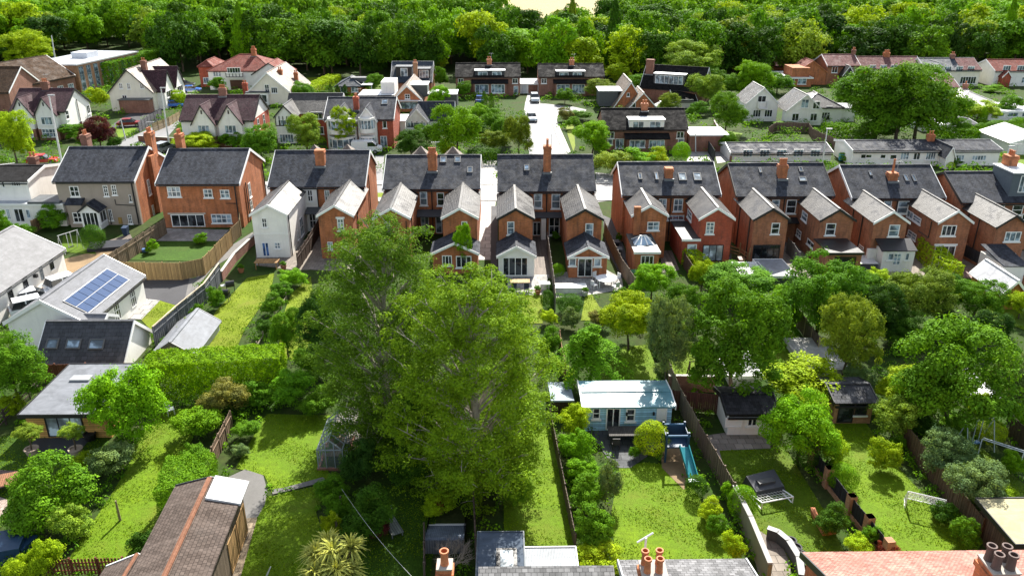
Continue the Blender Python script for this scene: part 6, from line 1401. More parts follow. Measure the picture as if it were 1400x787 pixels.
hedge('hedge', 'clipped hedge along the garages below the huge round tree', [tuple(G((1268, 192)))[:2], tuple(G((1334, 195)))[:2]], 3, 2.2, 'mid', 6, .3, 40)
hedge('hedge', 'yellow green hedge beside the small hipped bungalow', [tuple(G((422, 130)))[:2], tuple(G((458, 112)))[:2]], 3.5, 1.8, 'lime', 7, .3, 40)
hedge('hedge', 'clipped hedge under the white gabled house', [tuple(G((1125, 186)))[:2], tuple(G((1170, 186)))[:2]], 3, 2.0, 'mid', 8, .3, 40)
hedge('hedge', 'dark garden hedge along the main street right of the big bright tree', [tuple(G((640, 222)))[:2], tuple(G((682, 222)))[:2]], 2.5, 1.8, 'deep', 9, .25, 60)
hedge('hedge', 'green climber along the side of the long brown shed', [tuple(G((296, 792)))[:2], tuple(G((305, 752)))[:2]], .5, 1.9, 'lime', 10, .12, 200)
hedge('hedge', 'clipped hedge in front of the white bungalow at the left', [tuple(G((52, 247)))[:2], tuple(G((78, 244)))[:2]], 2, 1.5, 'bright', 11, .25, 60)
# ------------------------------------------------------------------ the wood
edge = [(-80, 92), (60, 84), (185, 66), (238, 100), (330, 100), (500, 110), (620, 103), (700, 108), (900, 116), (1040, 112), (1120, 100), (1500, 104)]
wr = random.Random(11); cand = []
Y = 196.0
while Y < 365:
    st = 8.6 + (Y - 196) * .014; x = -Y * .72 - 12 + wr.uniform(0, st)
    while x < Y * .72 + 12:
        xx, yy = x + wr.uniform(-2.6, 2.6), Y + wr.uniform(-3.4, 3.4); px_ = proj((xx, yy, 0))
        be = np.interp(px_[0], [e_[0] for e_ in edge], [e_[1] for e_ in edge])
        if px_[1] < be and not (675 < px_[0] < 850 and yy > 266) and not (500 < px_[0] < 565 and 318 < yy): cand.append((yy, xx))
        x += st
    Y += 7.8 + (Y - 196) * .012
cand.sort()
KIND = [('mid', 'mid green'), ('deep', 'dark green'), ('bright', 'bright green'), ('pale', 'pale green'), ('dark', 'very dark'), ('lime', 'yellow green'), ('olive', 'olive green')]
WT = [.30, .21, .19, .08, .10, .07, .05]
def wsize(): return wr.uniform(4.2, 6.9), wr.uniform(10.5, 15.5)
far = []
for i, (yy, xx) in enumerate(cand):
    rx, h = wsize(); k = wr.choices(range(7), WT)[0]
    if i < 292:
        edge_ = i < 46; kind_ = 'pine' if wr.random() < .06 else 'wood'
        veg(kind_, (xx, yy, 0), rx * 1.05 * (.55 if kind_ == 'pine' else 1), h * (1.15 if kind_ == 'pine' else 1), tuple(q * .95 for q in PAL[KIND[k][0]]), 'woodland_tree', KIND[k][1] + (' tree along the front edge of the wood' if edge_ else ' tree inside the wood behind the houses'), 'tree', KIND[k][1] + (' trees at the wood edge' if edge_ else ' trees in the wood'), trunk=1, z0=.04)
    else: far.append((xx, yy, rx, h, k))
def mesh_co(me):
    v = np.empty(len(me.vertices) * 3, np.float32); me.vertices.foreach_get('co', v); return v.reshape(-1, 4, 3)
VV = []
fr_ = np.random.default_rng(4)
for xx, yy, rx, h, k in far:
    q = mesh_co(LIB['wood', int(fr_.integers(0, 6))])[fr_.integers(0, 4)::4]; c = q.mean(1, keepdims=True); q = c + (q - c) * 2; a = fr_.uniform(0, 6.28); q = q @ np.array([[math.cos(a), -math.sin(a), 0], [math.sin(a), math.cos(a), 0], [0, 0, 1]])
    VV.append((q * np.array([rx, rx, h / 2]) + np.array([xx, yy, .6])).reshape(-1, 3))
if VV:
    o = bpy.data.objects.new('distant_wood', quads('distant_wood', np.vstack(VV))); col.objects.link(o); o.color = (.12, .26, .014, 1); struct(o, 'stuff'); o['label'] = 'far mass of treetops closing the wood at the top of the picture'
# ------------------------------------------------------------------ cars
TYRE = plain((.02, .02, .02), .8, .2); HUB = plain((.35, .36, .37), .35, .5, .6)
def carpaint(c): return plain(c, .22, .5, 0, .03)
def car(label, p, ang, c, kind='saloon', cat='car', name='parked_car'):
    r = thing(name, label, cat, G(p), ang); pt = carpaint(c); m = MB(); hw = .88
    if kind == 'van': L_, prof, cab = 4.9, [(-2.4, .35), (-2.4, 1.9), (-2.2, 2.0), (1.0, 2.0), (1.75, 1.15), (2.4, .95), (2.45, .4)], [(1.05, 1.9), (1.72, 1.2), (.2, 1.2), (.2, 1.85)]
    elif kind == 'suv': prof, cab = [(-2.2, .4), (-2.2, 1.0), (-2.1, 1.08), (1.0, 1.08), (2.1, .95), (2.2, .45)], [(-2.05, 1.07), (-1.75, 1.65), (.3, 1.68), (1.1, 1.07)]
    else: prof, cab = [(-2.15, .38), (-2.15, .82), (-1.9, .93), (.95, .95), (1.95, .8), (2.15, .45)], [(-1.75, .92), (-1.1, 1.42), (.25, 1.44), (1.05, .93)]
    def loft(pr, w0, w1, z0, z1, mb):
        lo = [Vector((x, -(w0 + (w1 - w0) * (z - z0) / (z1 - z0)), z)) for x, z in pr]; hi = [Vector((v.x, -v.y, v.z)) for v in lo]; n = len(pr)
        mb.add(lo + hi, [(i, (i + 1) % n, (i + 1) % n + n, i + n) for i in range(n)] + [tuple(range(n)), tuple(range(2 * n - 1, n - 1, -1))])
    zs = [z for _, z in prof]; loft(prof, hw, hw - .06 if kind != 'van' else hw - .1, min(zs), max(zs), m); m.build('body', pt, r)
    zc = [z for _, z in cab]; g = MB(); loft(cab, hw - .05, hw - .24 if kind != 'van' else hw - .06, min(zc), max(zc), g); gl = g.build('window_glass', GLASS, r)
    if kind != 'van':
        rf = MB(); z = max(zc); xs = [x for x, q in cab if q > z - .1]; rf.box(min(xs) - .05, max(xs) + .05, -hw + .2, hw - .2, z - .01, z + .05); rf.build('roof_panel', pt, r)
        for x in (min(xs) * .5 + max(xs) * .5 - .1,):
            pl = MB(); pl.bar((x, -hw + .12, .93), (x, -hw + .21, z), .1, .05); pl.build('pillar', pt, r); pl = MB(); pl.bar((x, hw - .12, .93), (x, hw - .21, z), .1, .05); pl.build('pillar', pt, r)
    for x in (-1.35, 1.35):
        for s in (-1, 1):
            w_ = MB(); w_.tube([(x, s * (hw - .16), .33), (x, s * (hw + .02), .33)], .33, 14); wh = w_.build('wheel', TYRE, r); MB().tube([(x, s * (hw + .021), .33), (x, s * (hw + .035), .33)], .2, 10).build('hub', HUB, wh)
    xf = max(x for x, _ in prof); xb = min(x for x, _ in prof)
    for s in (-1, 1):
        MB().box(xf - .22, xf - .01, s * .62 - .16, s * .62 + .16, .62, .76).build('headlight', LITEG, r); MB().box(xb - .02, xb + .03, s * .66 - .14, s * .66 + .14, .62, .78).build('tail_light', plain((.3, .01, .01), .3), r)
    return r
WCAR = (.75, .76, .77); a_ = math.atan2(1, .62)
car('white saloon parked against the white barn wall', (47, 414), R(38), WCAR); car('white estate car in front of the saloon, nearest the hedge bed', (53, 428), R(36), WCAR, 'suv'); car('white hatchback parked beside the grey ribbed roof', (97, 396), R(52), WCAR, 'suv')
car('dark red car on the drive of the white two gabled house', (178, 173), R(12), (.22, .012, .02)); car('bright blue car beside the round bush at the white gable end', (238, 147), R(8), (.03, .14, .5)); car('smaller blue car further up the drive by the red roofed house', (262, 126), R(8), (.03, .13, .45)); car('black car behind the blue ones', (254, 119), R(10), (.03, .03, .035))
car('red car behind the white bungalow at the left', (60, 224), R(10), (.5, .02, .02)); car('grey car parked on the street between the grey and orange brick houses', (225, 208), R(75), (.2, .21, .23), 'suv')
car('silver car on the drive of the white garage', (731, 139), R(-88), (.42, .45, .48), 'suv'); car('silver car standing on the left side of the cul de sac', (727, 165), R(-86), (.45, .48, .52)); car('white van parked across the road behind the brick pairs', (502, 209), R(4), WCAR, 'van', 'van', 'parked_van')
car('blue car by the chalet with yellow curtains', (656, 140), R(90), (.03, .08, .25)); car('dark car at the right edge by the clipped hedge', (1388, 144), R(70), (.03, .04, .05), 'suv')
# ------------------------------------------------------------------ poles, wires
def pole(label, base, top, r_=.11, mt=None, name='street_lamp', arm=True):
    b = G(base); z = PY(top, b.y).z; t = PY(top, b.y) - b; r = thing(name, label, 'pole', b); MB().tube([(0, 0, 0), (t.x * .5, 0, z * .5), (t.x, 0, z)], [r_, r_ * .85, r_ * .6], 8).build('post', mt or plain((.6, .61, .6), .5), r)
    if arm: m = MB(); m.box(t.x - .15, t.x + .75, -.14, .14, z, z + .16); m.build('lamp_head', GREYM, r)
    return r
pole('tall pale pole rising behind the roof of the grey rendered house', (87, 236), (67, 131), .16); pole('pale mast standing by the brown roofed hall', (78, 98), (70.5, 49), .2, arm=False, name='mast'); pole('tall lamp post by the grey street car', (232, 202), (220, 121), .14)
pole('short white post beside the dark red leaved tree', (172, 192), (165, 163), .12, arm=False, name='post'); pole('pale lamp post behind the right hand brown brick pair', (1124, 226), (1131, 177), .12); pole('pale lamp post behind the dormer at the right edge', (1369, 236), (1380, 201), .12)
pole('white post at the carport of the large chalet', (951, 208), (951, 178), .1, arm=False, name='post'); pole('weathered wooden washing line post on the left lawn', (164.5, 711.5), (158, 684), .08, plain((.22, .18, .1), .8), arm=False, name='line_post')
pole('white rotary line pole on the middle lawn', (363, 790), (370, 774), .05, arm=False, name='line_post')
a = G((471, 706)); b = G((575, 800), 5); m = MB(); pts = [Vector((a.x, a.y, 2.0)).lerp(b, i / 12) - Vector((0, 0, .35 * math.sin(math.pi * i / 12))) for i in range(13)]; m.tube(pts, .007, 5); tag(m.build('cable', plain((.5, .5, .5)), None), 'thin pale overhead cable from the golden shrub to the bottom edge', 'cable')
a = PY((67, 134), G((87, 236)).y)
# ------------------------------------------------------------------ greenhouse
H0 = G((436, 642)); H1 = G((470, 643)); w_ = H1.x - H0.x; r = thing('greenhouse', 'small glass greenhouse with aluminium frame at the edge of the middle lawn', 'greenhouse', H0); ge, gz, gl_ = 1.5, 2.25, 3.6
f = MB(); t_ = .06
for y in [i * gl_ / 5 for i in range(6)]:
    for x in (0, w_): f.bar((x, y, .15), (x, y, ge), t_, t_)
    f.bar((0, y, ge), (w_ / 2, y, gz), t_, t_); f.bar((w_, y, ge), (w_ / 2, y, gz), t_, t_)
for x in (0, w_): f.bar((x, 0, ge), (x, gl_, ge), t_, t_); f.bar((x, 0, .75), (x, gl_, .75), .04, .04)
f.bar((w_ / 2, 0, gz), (w_ / 2, gl_, gz), t_, t_)
for y in (0, gl_):
    f.bar((0, y, ge), (w_, y, ge), t_, t_)
    for x in (w_ * .33, w_ * .67): f.bar((x, y, .15), (x, y, ge + .45), t_ * .8, t_ * .8)
f.build('frame', plain((.26, .30, .31), .5, .25), r)
gb = NB('clear_glass'); gb.bs.inputs['Base Color'].default_value = (.30, .38, .38, 1); gb.bs.inputs['Roughness'].default_value = .05; gb.bs.inputs['Alpha'].default_value = .22; GG = gb.m
g = MB(); g.quad((.01, .01, .15), (w_ - .01, .01, .15), (w_ - .01, .01, ge), (w_ / 2, .01, gz), (.01, .01, ge)); g.quad((0, 0, .15), (0, gl_, .15), (0, gl_, ge), (0, 0, ge)); g.quad((w_, 0, .15), (w_, gl_, .15), (w_, gl_, ge), (w_, 0, ge)); g.quad((0, 0, ge), (w_ / 2, 0, gz), (w_ / 2, gl_, gz), (0, gl_, ge)); g.quad((w_, 0, ge), (w_, gl_, ge), (w_ / 2, gl_, gz), (w_ / 2, 0, gz)); g.build('glazing', GG, r)
q = MB(); q.box(-.1, w_ + .1, -.1, .08, 0, .15); q.box(-.1, .08, .081, gl_ + .1, 0, .149); q.box(w_ - .08, w_ + .1, .081, gl_ + .1, 0, .148); q.build('base', BR_P, r); q = MB(); q.box(.25, w_ - .25, .4, 3.2, .75, .8); [q.box(x, x + .06, y, y + .06, 0, .749) for x in (.3, w_ - .36) for y in (.5, 3.0)]; q.build('bench', planks((.2, .15, .09)), r)
for i in range(5): veg('bush', (H0.x + .45 + .22 * (i % 3), H0.y + .6 + i * .55, .8), .22, .5, 'mid', 'seedling_plant', 'leafy plant on the greenhouse bench', 'plant', 'plants in the greenhouse')
# ------------------------------------------------------------------ playset with slide
p = G((934, 632)); r = thing('slide_tower', 'dark blue play tower with a teal slide by the fence', 'slide', (p.x - .5, p.y, 0)); NAVY = plain((.02, .05, .1), .5); TEAL = plain((.02, .22, .26), .35, .4)
m = MB()
for x in (-.7, .7):
    for y in (0, 1.3): m.box(x - .06, x + .06, y - .06, y + .06, 0, 2.3)
m.box(-.75, .75, -.05, 1.35, 1.15, 1.25); m.build('tower_frame', NAVY, r); q = MB(); q.box(-.72, .72, 1.3, 1.345, 1.26, 2.1); q.box(-.745, -.7, -.02, 1.29, 1.26, 2.0); q.box(.7, .745, .3, 1.29, 1.26, 2.0); q.build('side_panel', NAVY, r); q = MB(); q.box(-.78, .78, -.08, .02, 2.0, 2.12); q.box(-.78, .78, 1.28, 1.38, 2.0, 2.12); q.build('top_rail', plain((.03, .09, .17), .6, .15), r)
s = MB(); s.slab([(.15, -.05, 1.22), (.72, -.05, 1.22), (.95, -1.95, .25), (.38, -1.95, .25)], .05); s.bar((.15, -.05, 1.36), (.38, -1.95, .39), .06, .24); s.bar((.72, -.05, 1.36), (.95, -1.95, .39), .06, .24); s.box(.35, 1.0, -2.4, -1.94, .2, .26); s.build('slide_chute', TEAL, r)
# ------------------------------------------------------------------ swings and goals
def frame_thing(name, label, cat, p, bars, mt, rz=0, rad=.035, extra=None):
    r = thing(name, label, cat, G(p), rz)
    for nm, bs in bars.items():
        for pts in bs: MB().tube(pts, rad, 6).build(nm, mt, r)
    return r
WF = plain((.75, .76, .76), .4); GF = plain((.35, .42, .4), .5)
r = frame_thing('swing', 'metal A-frame swing on the small lawn of the grey house', 'swing', (98, 343), {'leg': [[(-1.1, -.6, 0), (-1.1, 0, 2.1)], [(-1.1, .6, 0), (-1.1, 0, 2.1)], [(1.1, -.6, 0), (1.1, 0, 2.1)], [(1.1, .6, 0), (1.1, 0, 2.1)]], 'top_bar': [[(-1.2, 0, 2.12), (1.2, 0, 2.12)]], 'swing_rope': [[(-.2, 0, 2.1), (-.2, 0, .5)], [(.25, 0, 2.1), (.25, 0, .5)]]}, plain((.45, .47, .46)), R(60)); MB().box(-.3, .35, -.12, .12, .46, .5).build('seat', BLACK, r)
r = frame_thing('swing', 'green metal swing frame on the far right lawn', 'swing', (1331, 612), {'leg': [[(-1.0, -.7, 0), (-1.0, 0, 2.2)], [(-1.0, .7, 0), (-1.0, 0, 2.2)], [(1.0, -.7, 0), (1.0, 0, 2.2)], [(1.0, .7, 0), (1.0, 0, 2.2)]], 'top_bar': [[(-1.1, 0, 2.22), (1.1, 0, 2.22)]], 'swing_rope': [[(-.25, 0, 2.2), (-.25, 0, .5)], [(.2, 0, 2.2), (.2, 0, .5)]]}, GF, R(10)); MB().box(-.35, .3, -.15, .15, .42, .5).build('seat', plain((.1, .2, .35)), r)
def goal(label, p, w_, h, d, rz):
    r = frame_thing('goal', label, 'goal', p, {'post': [[(-w_ / 2, 0, 0), (-w_ / 2, 0, h)], [(w_ / 2, 0, 0), (w_ / 2, 0, h)]], 'crossbar': [[(-w_ / 2, 0, h), (w_ / 2, 0, h)]], 'ground_bar': [[(-w_ / 2, d, .03), (w_ / 2, d, .03)], [(-w_ / 2, 0, .03), (-w_ / 2, d, .03)], [(w_ / 2, 0, .03), (w_ / 2, d, .03)]], 'stay': [[(-w_ / 2, 0, h), (-w_ / 2, d, .03)], [(w_ / 2, 0, h), (w_ / 2, d, .03)]]}, WF, rz, .045)
    n = MB()
    for i in range(1, 10): x = -w_ / 2 + w_ * i / 10; n.bar((x, 0, h), (x, d, .04), .012, .012)
    for i in range(1, 6): n.bar((-w_ / 2, d * i / 6, h * (1 - i / 6)), (w_ / 2, d * i / 6, h * (1 - i / 6)), .012, .012)
    n.build('net', WF, r); return r
goal('small white football goal standing alone on the far right lawn', (1262, 700), 2.0, 1.2, 1.0, R(-25)); goal('low white net frame lying in front of the black garden seats', (1062, 692), 2.1, .5, 1.9, R(15))
r = thing('covered_furniture', 'black covered garden furniture on the right lawn', 'furniture', G((1045, 668)), R(15)); m = MB(); m.add([(-1.1, -.7, 0), (1.1, -.7, 0), (1.1, .8, 0), (-1.1, .8, 0), (-1.0, -.6, .45), (.9, -.65, .5), (1.0, .7, .8), (-1.0, .6, .75)], [(0, 1, 5, 4), (1, 2, 6, 5), (2, 3, 7, 6), (3, 0, 4, 7), (4, 5, 6, 7)]); m.build('cover', plain((.04, .045, .055), .45, .4), r); MB().box(-.6, .5, -.3, .1, .5, .72).build('table_hump', plain((.05, .055, .06), .45, .4), r)
# ------------------------------------------------------------------ tables, benches, pots and other garden things
def table(label, p, sx, sy, c, h=.74, rz=0, round_=False, name='garden_table'):
    r = thing(name, label, 'table', G(p), rz); mt = planks(c, .12) if not round_ else plain(c)
    if round_: MB().lathe((0, 0, h), [(sx, 0), (sx, .05)], 20).build('tabletop', mt, r)
    else: MB().box(-sx, sx, -sy, sy, h, h + .05).build('tabletop', mt, r)
    k = .7 if round_ else .88
    for x in (-sx * k, sx * k):
        for y in (-sy * k, sy * k): MB().box(x - .04, x + .04, y - .04, y + .04, 0, h - .001).build('leg', mt, r)
    return r
def chair(label, p, c, rz=0, name='garden_chair', group=None):
    r = thing(name, label, 'chair', G(p), rz, group); mt = plain(c); MB().box(-.25, .25, -.25, .25, .42, .47).build('seat', mt, r); MB().box(-.25, .25, .22, .26, .47, .92).build('backrest', mt, r)
    for x in (-.22, .22):
        for y in (-.22, .22): MB().box(x - .025, x + .025, y - .025, y + .025, 0, .419).build('leg', mt, r)
    return r
table('brown wooden picnic table below the white rendered wing', (366, 366), 1.2, .6, (.36, .2, .08)); table('dark slatted table on the slate patio of the blue summerhouse', (857, 602), 1.3, .6, (.06, .055, .05))
for i, s in enumerate((-.9, .9)):
    q = G((857, 602)); chair(('dark chair at the left of the slatted table', 'dark chair at the right of the slatted table')[i], proj((q.x + s, q.y - .9, 0)), (.04, .04, .04), R(180))
table('round white table on the upper right patio of the central pair', (828, 390), 1.0, 1.0, (.75, .75, .75), .74, 0, True)
for i in range(4):
    q = G((828, 390)); an = i * 1.57 + .6; chair('white chair drawn up to the round white table', proj((q.x + math.cos(an) * 1.5, q.y + math.sin(an) * 1.5, 0)), (.7, .7, .7), an - 1.57, group='white chairs round the white table')
table('timber topped garden bar below the white garden room', (711, 396), .95, .45, (.45, .3, .14), .9); chair('dark stool chair left of the timber topped bar', (703, 399), (.05, .06, .08)); chair('dark stool chair right of the timber topped bar', (720, 400), (.05, .06, .08))
def boxthing(name, label, cat, p, s, mt, rz=0, lid=None, lidname='lid'):
    r = thing(name, label, cat, G(p), rz); m = MB(); x, y, z = s; m.box(-x, x, -y, y, 0, z); m.build('body', mt, r)
    MB().box(-x - .03, x + .03, -y - .04, y + .03, z + .002, z + .06).build(lidname, lid or mt, r); return r
def wbin(label, p, c, rz=0):
    r = thing('wheelie_bin', label, 'bin', G(p), rz); mt = plain(c); m = MB(); m.add([(-.23, -.28, .08), (.23, -.28, .08), (.23, .28, .08), (-.23, .28, .08), (-.29, -.36, 1), (.29, -.36, 1), (.29, .34, 1), (-.29, .34, 1)], [(0, 1, 5, 4), (1, 2, 6, 5), (2, 3, 7, 6), (3, 0, 4, 7), (0, 3, 2, 1), (4, 5, 6, 7)]); m.build('body', mt, r); MB().slab([(-.31, -.4, 1.0), (.31, -.4, 1.0), (.31, .36, 1.1), (-.31, .36, 1.1)], .04).build('lid', mt, r)
    for s in (-.25, .25): MB().tube([(s - .03, .3, .1), (s + .03, .3, .1)], .1, 10).build('wheel', BLACK, r)
wbin('blue wheelie bin beside the cottages behind the orange gable', (1149, 220), (.03, .25, .4)); wbin('grey wheelie bin in the side yard right of the central pair, nearer one', (846, 352), (.08, .09, .1)); wbin('black wheelie bin in the side yard right of the central pair, farther one', (842, 342), (.03, .03, .035)); wbin('dark bin by the yellow door of the grey house', (173, 322), (.03, .05, .09))
r = boxthing('planter_bench', 'white framed box planter in front of the right garden room', 'planter', (780, 398), (1.5, .55, .55), plain((.7, .7, .68)), 0, plain((.62, .62, .6))); boxthing('storage_box', 'white storage box beside the left patio', 'box', (745, 395), (.45, .3, .6), WHITE); boxthing('hot_tub', 'square grey garden spa cover beside the white lean-to garden room', 'spa', (1176, 366), (1.2, 1.2, .9), plain((.07, .07, .08)), 0, plain((.6, .6, .6)))
def grill(label, p, rz=0):
    r = thing('barbecue', label, 'barbecue', G(p), rz); m = MB(); m.box(-.4, .4, -.28, .28, .7, .95); m.build('firebox', BLACK, r); MB().tube([(-.4, 0, .98), (.4, 0, .98)], .26, 12).build('lid', plain((.02, .02, .022), .3, .5), r); MB().box(-.85, -.41, -.25, .25, .86, .9).build('side_shelf', GREYM, r)
    for x in (-.35, .35):
        for y in (-.22, .22): MB().box(x - .025, x + .025, y - .025, y + .025, 0, .699).build('leg', DGREY, r)
grill('black barbecue on the gravel by the grey capped fence', (309, 412)); grill('second black barbecue under a cover further up the lane', (316, 400), .4)
r = thing('garden_bench', 'grey green lounger bench in the shaded lawn', 'bench', G((536, 722)), R(28)); gm_ = planks((.18, .2, .18)); MB().box(-.35, .35, -.95, .5, .3, .37).build('seat', gm_, r); MB().slab([(-.35, .5, .37), (.35, .5, .37), (.35, .95, .85), (-.35, .95, .85)], .05).build('backrest', gm_, r)
for x in (-.3, .3):
    for y in (-.85, .42): MB().box(x - .035, x + .035, y - .035, y + .035, 0, .299).build('leg', gm_, r)
chair('white garden chair on the shaded grass beside the variegated bush', (228, 562), (.7, .7, .7), R(200)); chair('second white garden chair turned the other way beside it', (234, 566), (.7, .7, .7), R(120))
def pot(label, p, r_, h, c, plant=None, name='plant_pot'):
    r = thing(name, label, 'pot', G(p)); MB().lathe((0, 0, 0), [(r_ * .75, 0), (r_, h - .06), (r_ * 1.1, h - .06), (r_ * 1.1, h), (r_ * .85, h), (r_ * .8, h - .1)], 14).build('pot', plain(c, .7), r)
    if plant:
        o = bpy.data.objects.new('plant', LIB['bush', 1]); col.objects.link(o); o.parent = r; o.location = (0, 0, h + (.7 if plant[1] > .8 else -.05)); o.scale = (plant[0], plant[0], plant[1] / 2); o.color = (*PAL[plant[2]], 1)
        if plant[1] > .8: MB().tube([(0, 0, h - .1), (.06, 0, h + .4), (0, 0, h + .9)], .05, 6).build('stem', BARK, r)
pot('square stone pot with a small trained tree, left of the garden room terrace', (45, 621), .42, .5, (.36, .28, .22), (.95, 1.0, 'olive')); pot('stone pot with a small trained tree, right of the garden room terrace', (105, 621), .42, .5, (.38, .3, .24), (.85, 1.1, 'pale')); pot('black round pot beside the garden room door', (124, 601), .4, .55, (.02, .02, .02))
for i, (x, y) in enumerate(((1080, 744), (1087, 753), (1094, 763), (1099, 773))): pot('dark round tyre planter with pale rim on the curved patio edge', (x, y), .32, .34, (.035, .035, .04), name='tyre_planter'); bpy.data.objects[-1 if False else 'tyre_planter' + ('' if i == 0 else '.%03d' % i)]['group'] = 'tyre planters on the curved patio edge'
pot('black tub on the paved corner beside the mossy wall', (1033, 744), .36, .4, (.03, .03, .03)); pot('terracotta pot at the end of the dark terrace', (600, 700), .3, .4, (.4, .15, .07), (.4, .5, 'red'))
wall('curved grey retaining wall round the lower patio', [(1048, 735), (1062, 740), (1076, 752), (1090, 775), (1094, 800)], .7, plain((.08, .085, .09)), .3, DGREY)
wall('low brick edging of the small raised bed on the right lawn', [(1110, 700), (1117, 716), (1126, 731), (1140, 729)], .3, BR_O, .2, BR_O)
table('brown wooden picnic bench table at the left edge', (4, 668), .9, .7, (.22, .10, .05), .6, R(20)); r = boxthing('tarpaulin_heap', 'dark blue covered heap at the lower left corner', 'cover', (6, 758), (1.1, .9, .9), plain((.02, .05, .1), .5), R(15)); boxthing('tarpaulin_heap', 'second lower blue covered heap beside the bright bushes', 'cover', (26, 752), (.8, .6, .6), plain((.02, .055, .12), .5), R(-10))
boxthing('step_terrace', 'dark stacked sleepers in the yard of the grey house', 'terrace', (152, 338), (2.2, 1.2, .35), plain((.02, .022, .03)), R(15)); boxthing('sandpit', 'blue toy crate on the small fenced lawn', 'toy', (200, 344), (.35, .25, .3), plain((.06, .13, .3)), R(10))
r = frame_thing('swing_bench', 'dark framed garden swing bench under the large green tree', 'bench', (953, 524), {'leg': [[(-.8, -.5, 0), (-.7, 0, 1.9)], [(-.8, .5, 0), (-.7, 0, 1.9)], [(.8, -.5, 0), (.7, 0, 1.9)], [(.8, .5, 0), (.7, 0, 1.9)]], 'top_bar': [[(-.8, 0, 1.92), (.8, 0, 1.92)]]}, plain((.07, .05, .04)), 0, .05); MB().box(-.6, .6, -.2, .2, .45, .52).build('seat', planks((.1, .07, .05)), r); MB().box(-.6, .6, .2, .25, .52, 1.0).build('backrest', planks((.1, .07, .05)), r)
r = frame_thing('aerial', 'small white aerial above the four pot chimney', 'aerial', (886, 768), {'mast': [[(0, 0, -2.2), (0, 0, .6)]], 'boom': [[(-.35, 0, .35), (.3, .1, .75)]]}, WF, 0, .045); r.location = PY((882, 750), G((893, 778), 7.9).y + .9)
r = frame_thing('washing_line', 'metal airer frame at the right edge beside the swing', 'airer', (1365, 630), {'leg': [[(-1.2, 0, 0), (-1.2, 0, 1.2)], [(1.2, 0, 0), (1.2, 0, 1.2)]], 'rail': [[(-1.2, 0, 1.2), (1.2, 0, 1.2)], [(-1.2, .4, 1.1), (1.2, .4, 1.1)]]}, plain((.6, .66, .68)), R(-40))
# ------------------------------------------------------------------ aerials and dishes on the houses
ar = random.Random(9)
for H_ in [o for o in bpy.data.objects if o.type == 'EMPTY' and o.name.split('.')[0] in ('semi_detached_house', 'detached_house', 'gabled_house', 'chalet_house')]:
    ch = [c for c in H_.children if c.name.split('.')[0] == 'chimney']
    if not ch or ar.random() < .25: continue
    vs = [v.co for v in ch[0].data.vertices]; zt = max(v.z for v in vs); cx = sum(v.x for v in vs) / len(vs) + .45; cy = sum(v.y for v in vs) / len(vs)
    m = MB(); m.tube([(cx, cy, zt - 1.0), (cx, cy, zt + 1.3)], .025, 5); m.bar((cx - .5, cy, zt + 1.2), (cx + .5, cy + .2, zt + 1.25), .03, .03)
    for q in range(5): m.bar((cx - .45 + q * .2, cy - .25, zt + 1.22), (cx - .45 + q * .2, cy + .25, zt + 1.22), .02, .02)
    m.build('aerial', plain((.4, .41, .42), .5), H_)
# more garden odds and ends
for x, y, c, lb in ((735, 402, (.4, .16, .08), 'terracotta pot by the central left patio'), (700, 405, (.1, .12, .14), 'dark pot at the corner of the central left patio'), (800, 404, (.5, .5, .48), 'pale pot beside the white box planter'), (852, 404, (.35, .15, .08), 'terracotta pot by the right patio fence'), (330, 372, (.42, .17, .08), 'terracotta pot at the corner of the lane fence'), (388, 368, (.3, .12, .07), 'dark terracotta pot by the white rendered wing'), (1040, 398, (.4, .17, .09), 'terracotta pot by the low white garden room'), (955, 600, (.38, .16, .09), 'terracotta pot by the old fence near the slide'), (905, 590, (.5, .08, .05), 'red pot at the right end of the blue summerhouse')):
    pot(lb, (x, y), .3, .42, c, (.38, .55, 'mid'))
wbin('green wheelie bin at the corner of the roof lantern extension', (866, 384), (.03, .12, .05)); wbin('brown wheelie bin beside the brown brick patio doors', (1012, 366), (.12, .06, .03)); wbin('grey wheelie bin by the white lean-to garden room', (1160, 362), (.1, .1, .11))
# ------------------------------------------------------------------ cabbage palm and bare shrub
p = G((463, 800)); p.y -= .5; r = thing('cabbage_palm', 'spiky pale green cabbage palm at the bottom edge', 'palm', p); W = MB(); heads = [(0, 0, 2.7), (.9, .3, 2.6), (-.9, .2, 2.3), (.3, -.9, 2.3), (-.4, .9, 2.4), (.9, -.6, 1.9), (-.8, -.7, 1.9)]; vv_ = []; rg = np.random.default_rng(2)
for h in heads:
    W.tube([(0, 0, 0), (h[0] * .3, h[1] * .3, h[2] * .5), h], [.16, .11, .08], 7)
    for i in range(95):
        d = rdir(rg, 1)[0]; d[2] = abs(d[2]) * 1.1 - .25; d /= np.linalg.norm(d); L_ = rg.uniform(.75, 1.15); c0 = np.array(h); sd = np.cross(d, [0, 0, 1]); sd /= np.linalg.norm(sd) + 1e-6; c1 = c0 + d * L_ * .55 + np.array([0, 0, .06]); c2 = c0 + d * L_ - np.array([0, 0, .22 * L_])
        vv_ += [c0 - sd * .03, c0 + sd * .03, c1 + sd * .045, c1 - sd * .045, c1 - sd * .045, c1 + sd * .045, c2 + sd * .006, c2 - sd * .006]
o = bpy.data.objects.new('crown', quads('crown', np.array(vv_))); col.objects.link(o); o.parent = r; o.color = (.36, .40, .10, 1); W.build('trunk', BARK, r)
p = G((620, 775)); r = thing('bare_shrub', 'bare twiggy grey shrub behind the slim chimney', 'shrub', p); W = MB(); rr = random.Random(5)
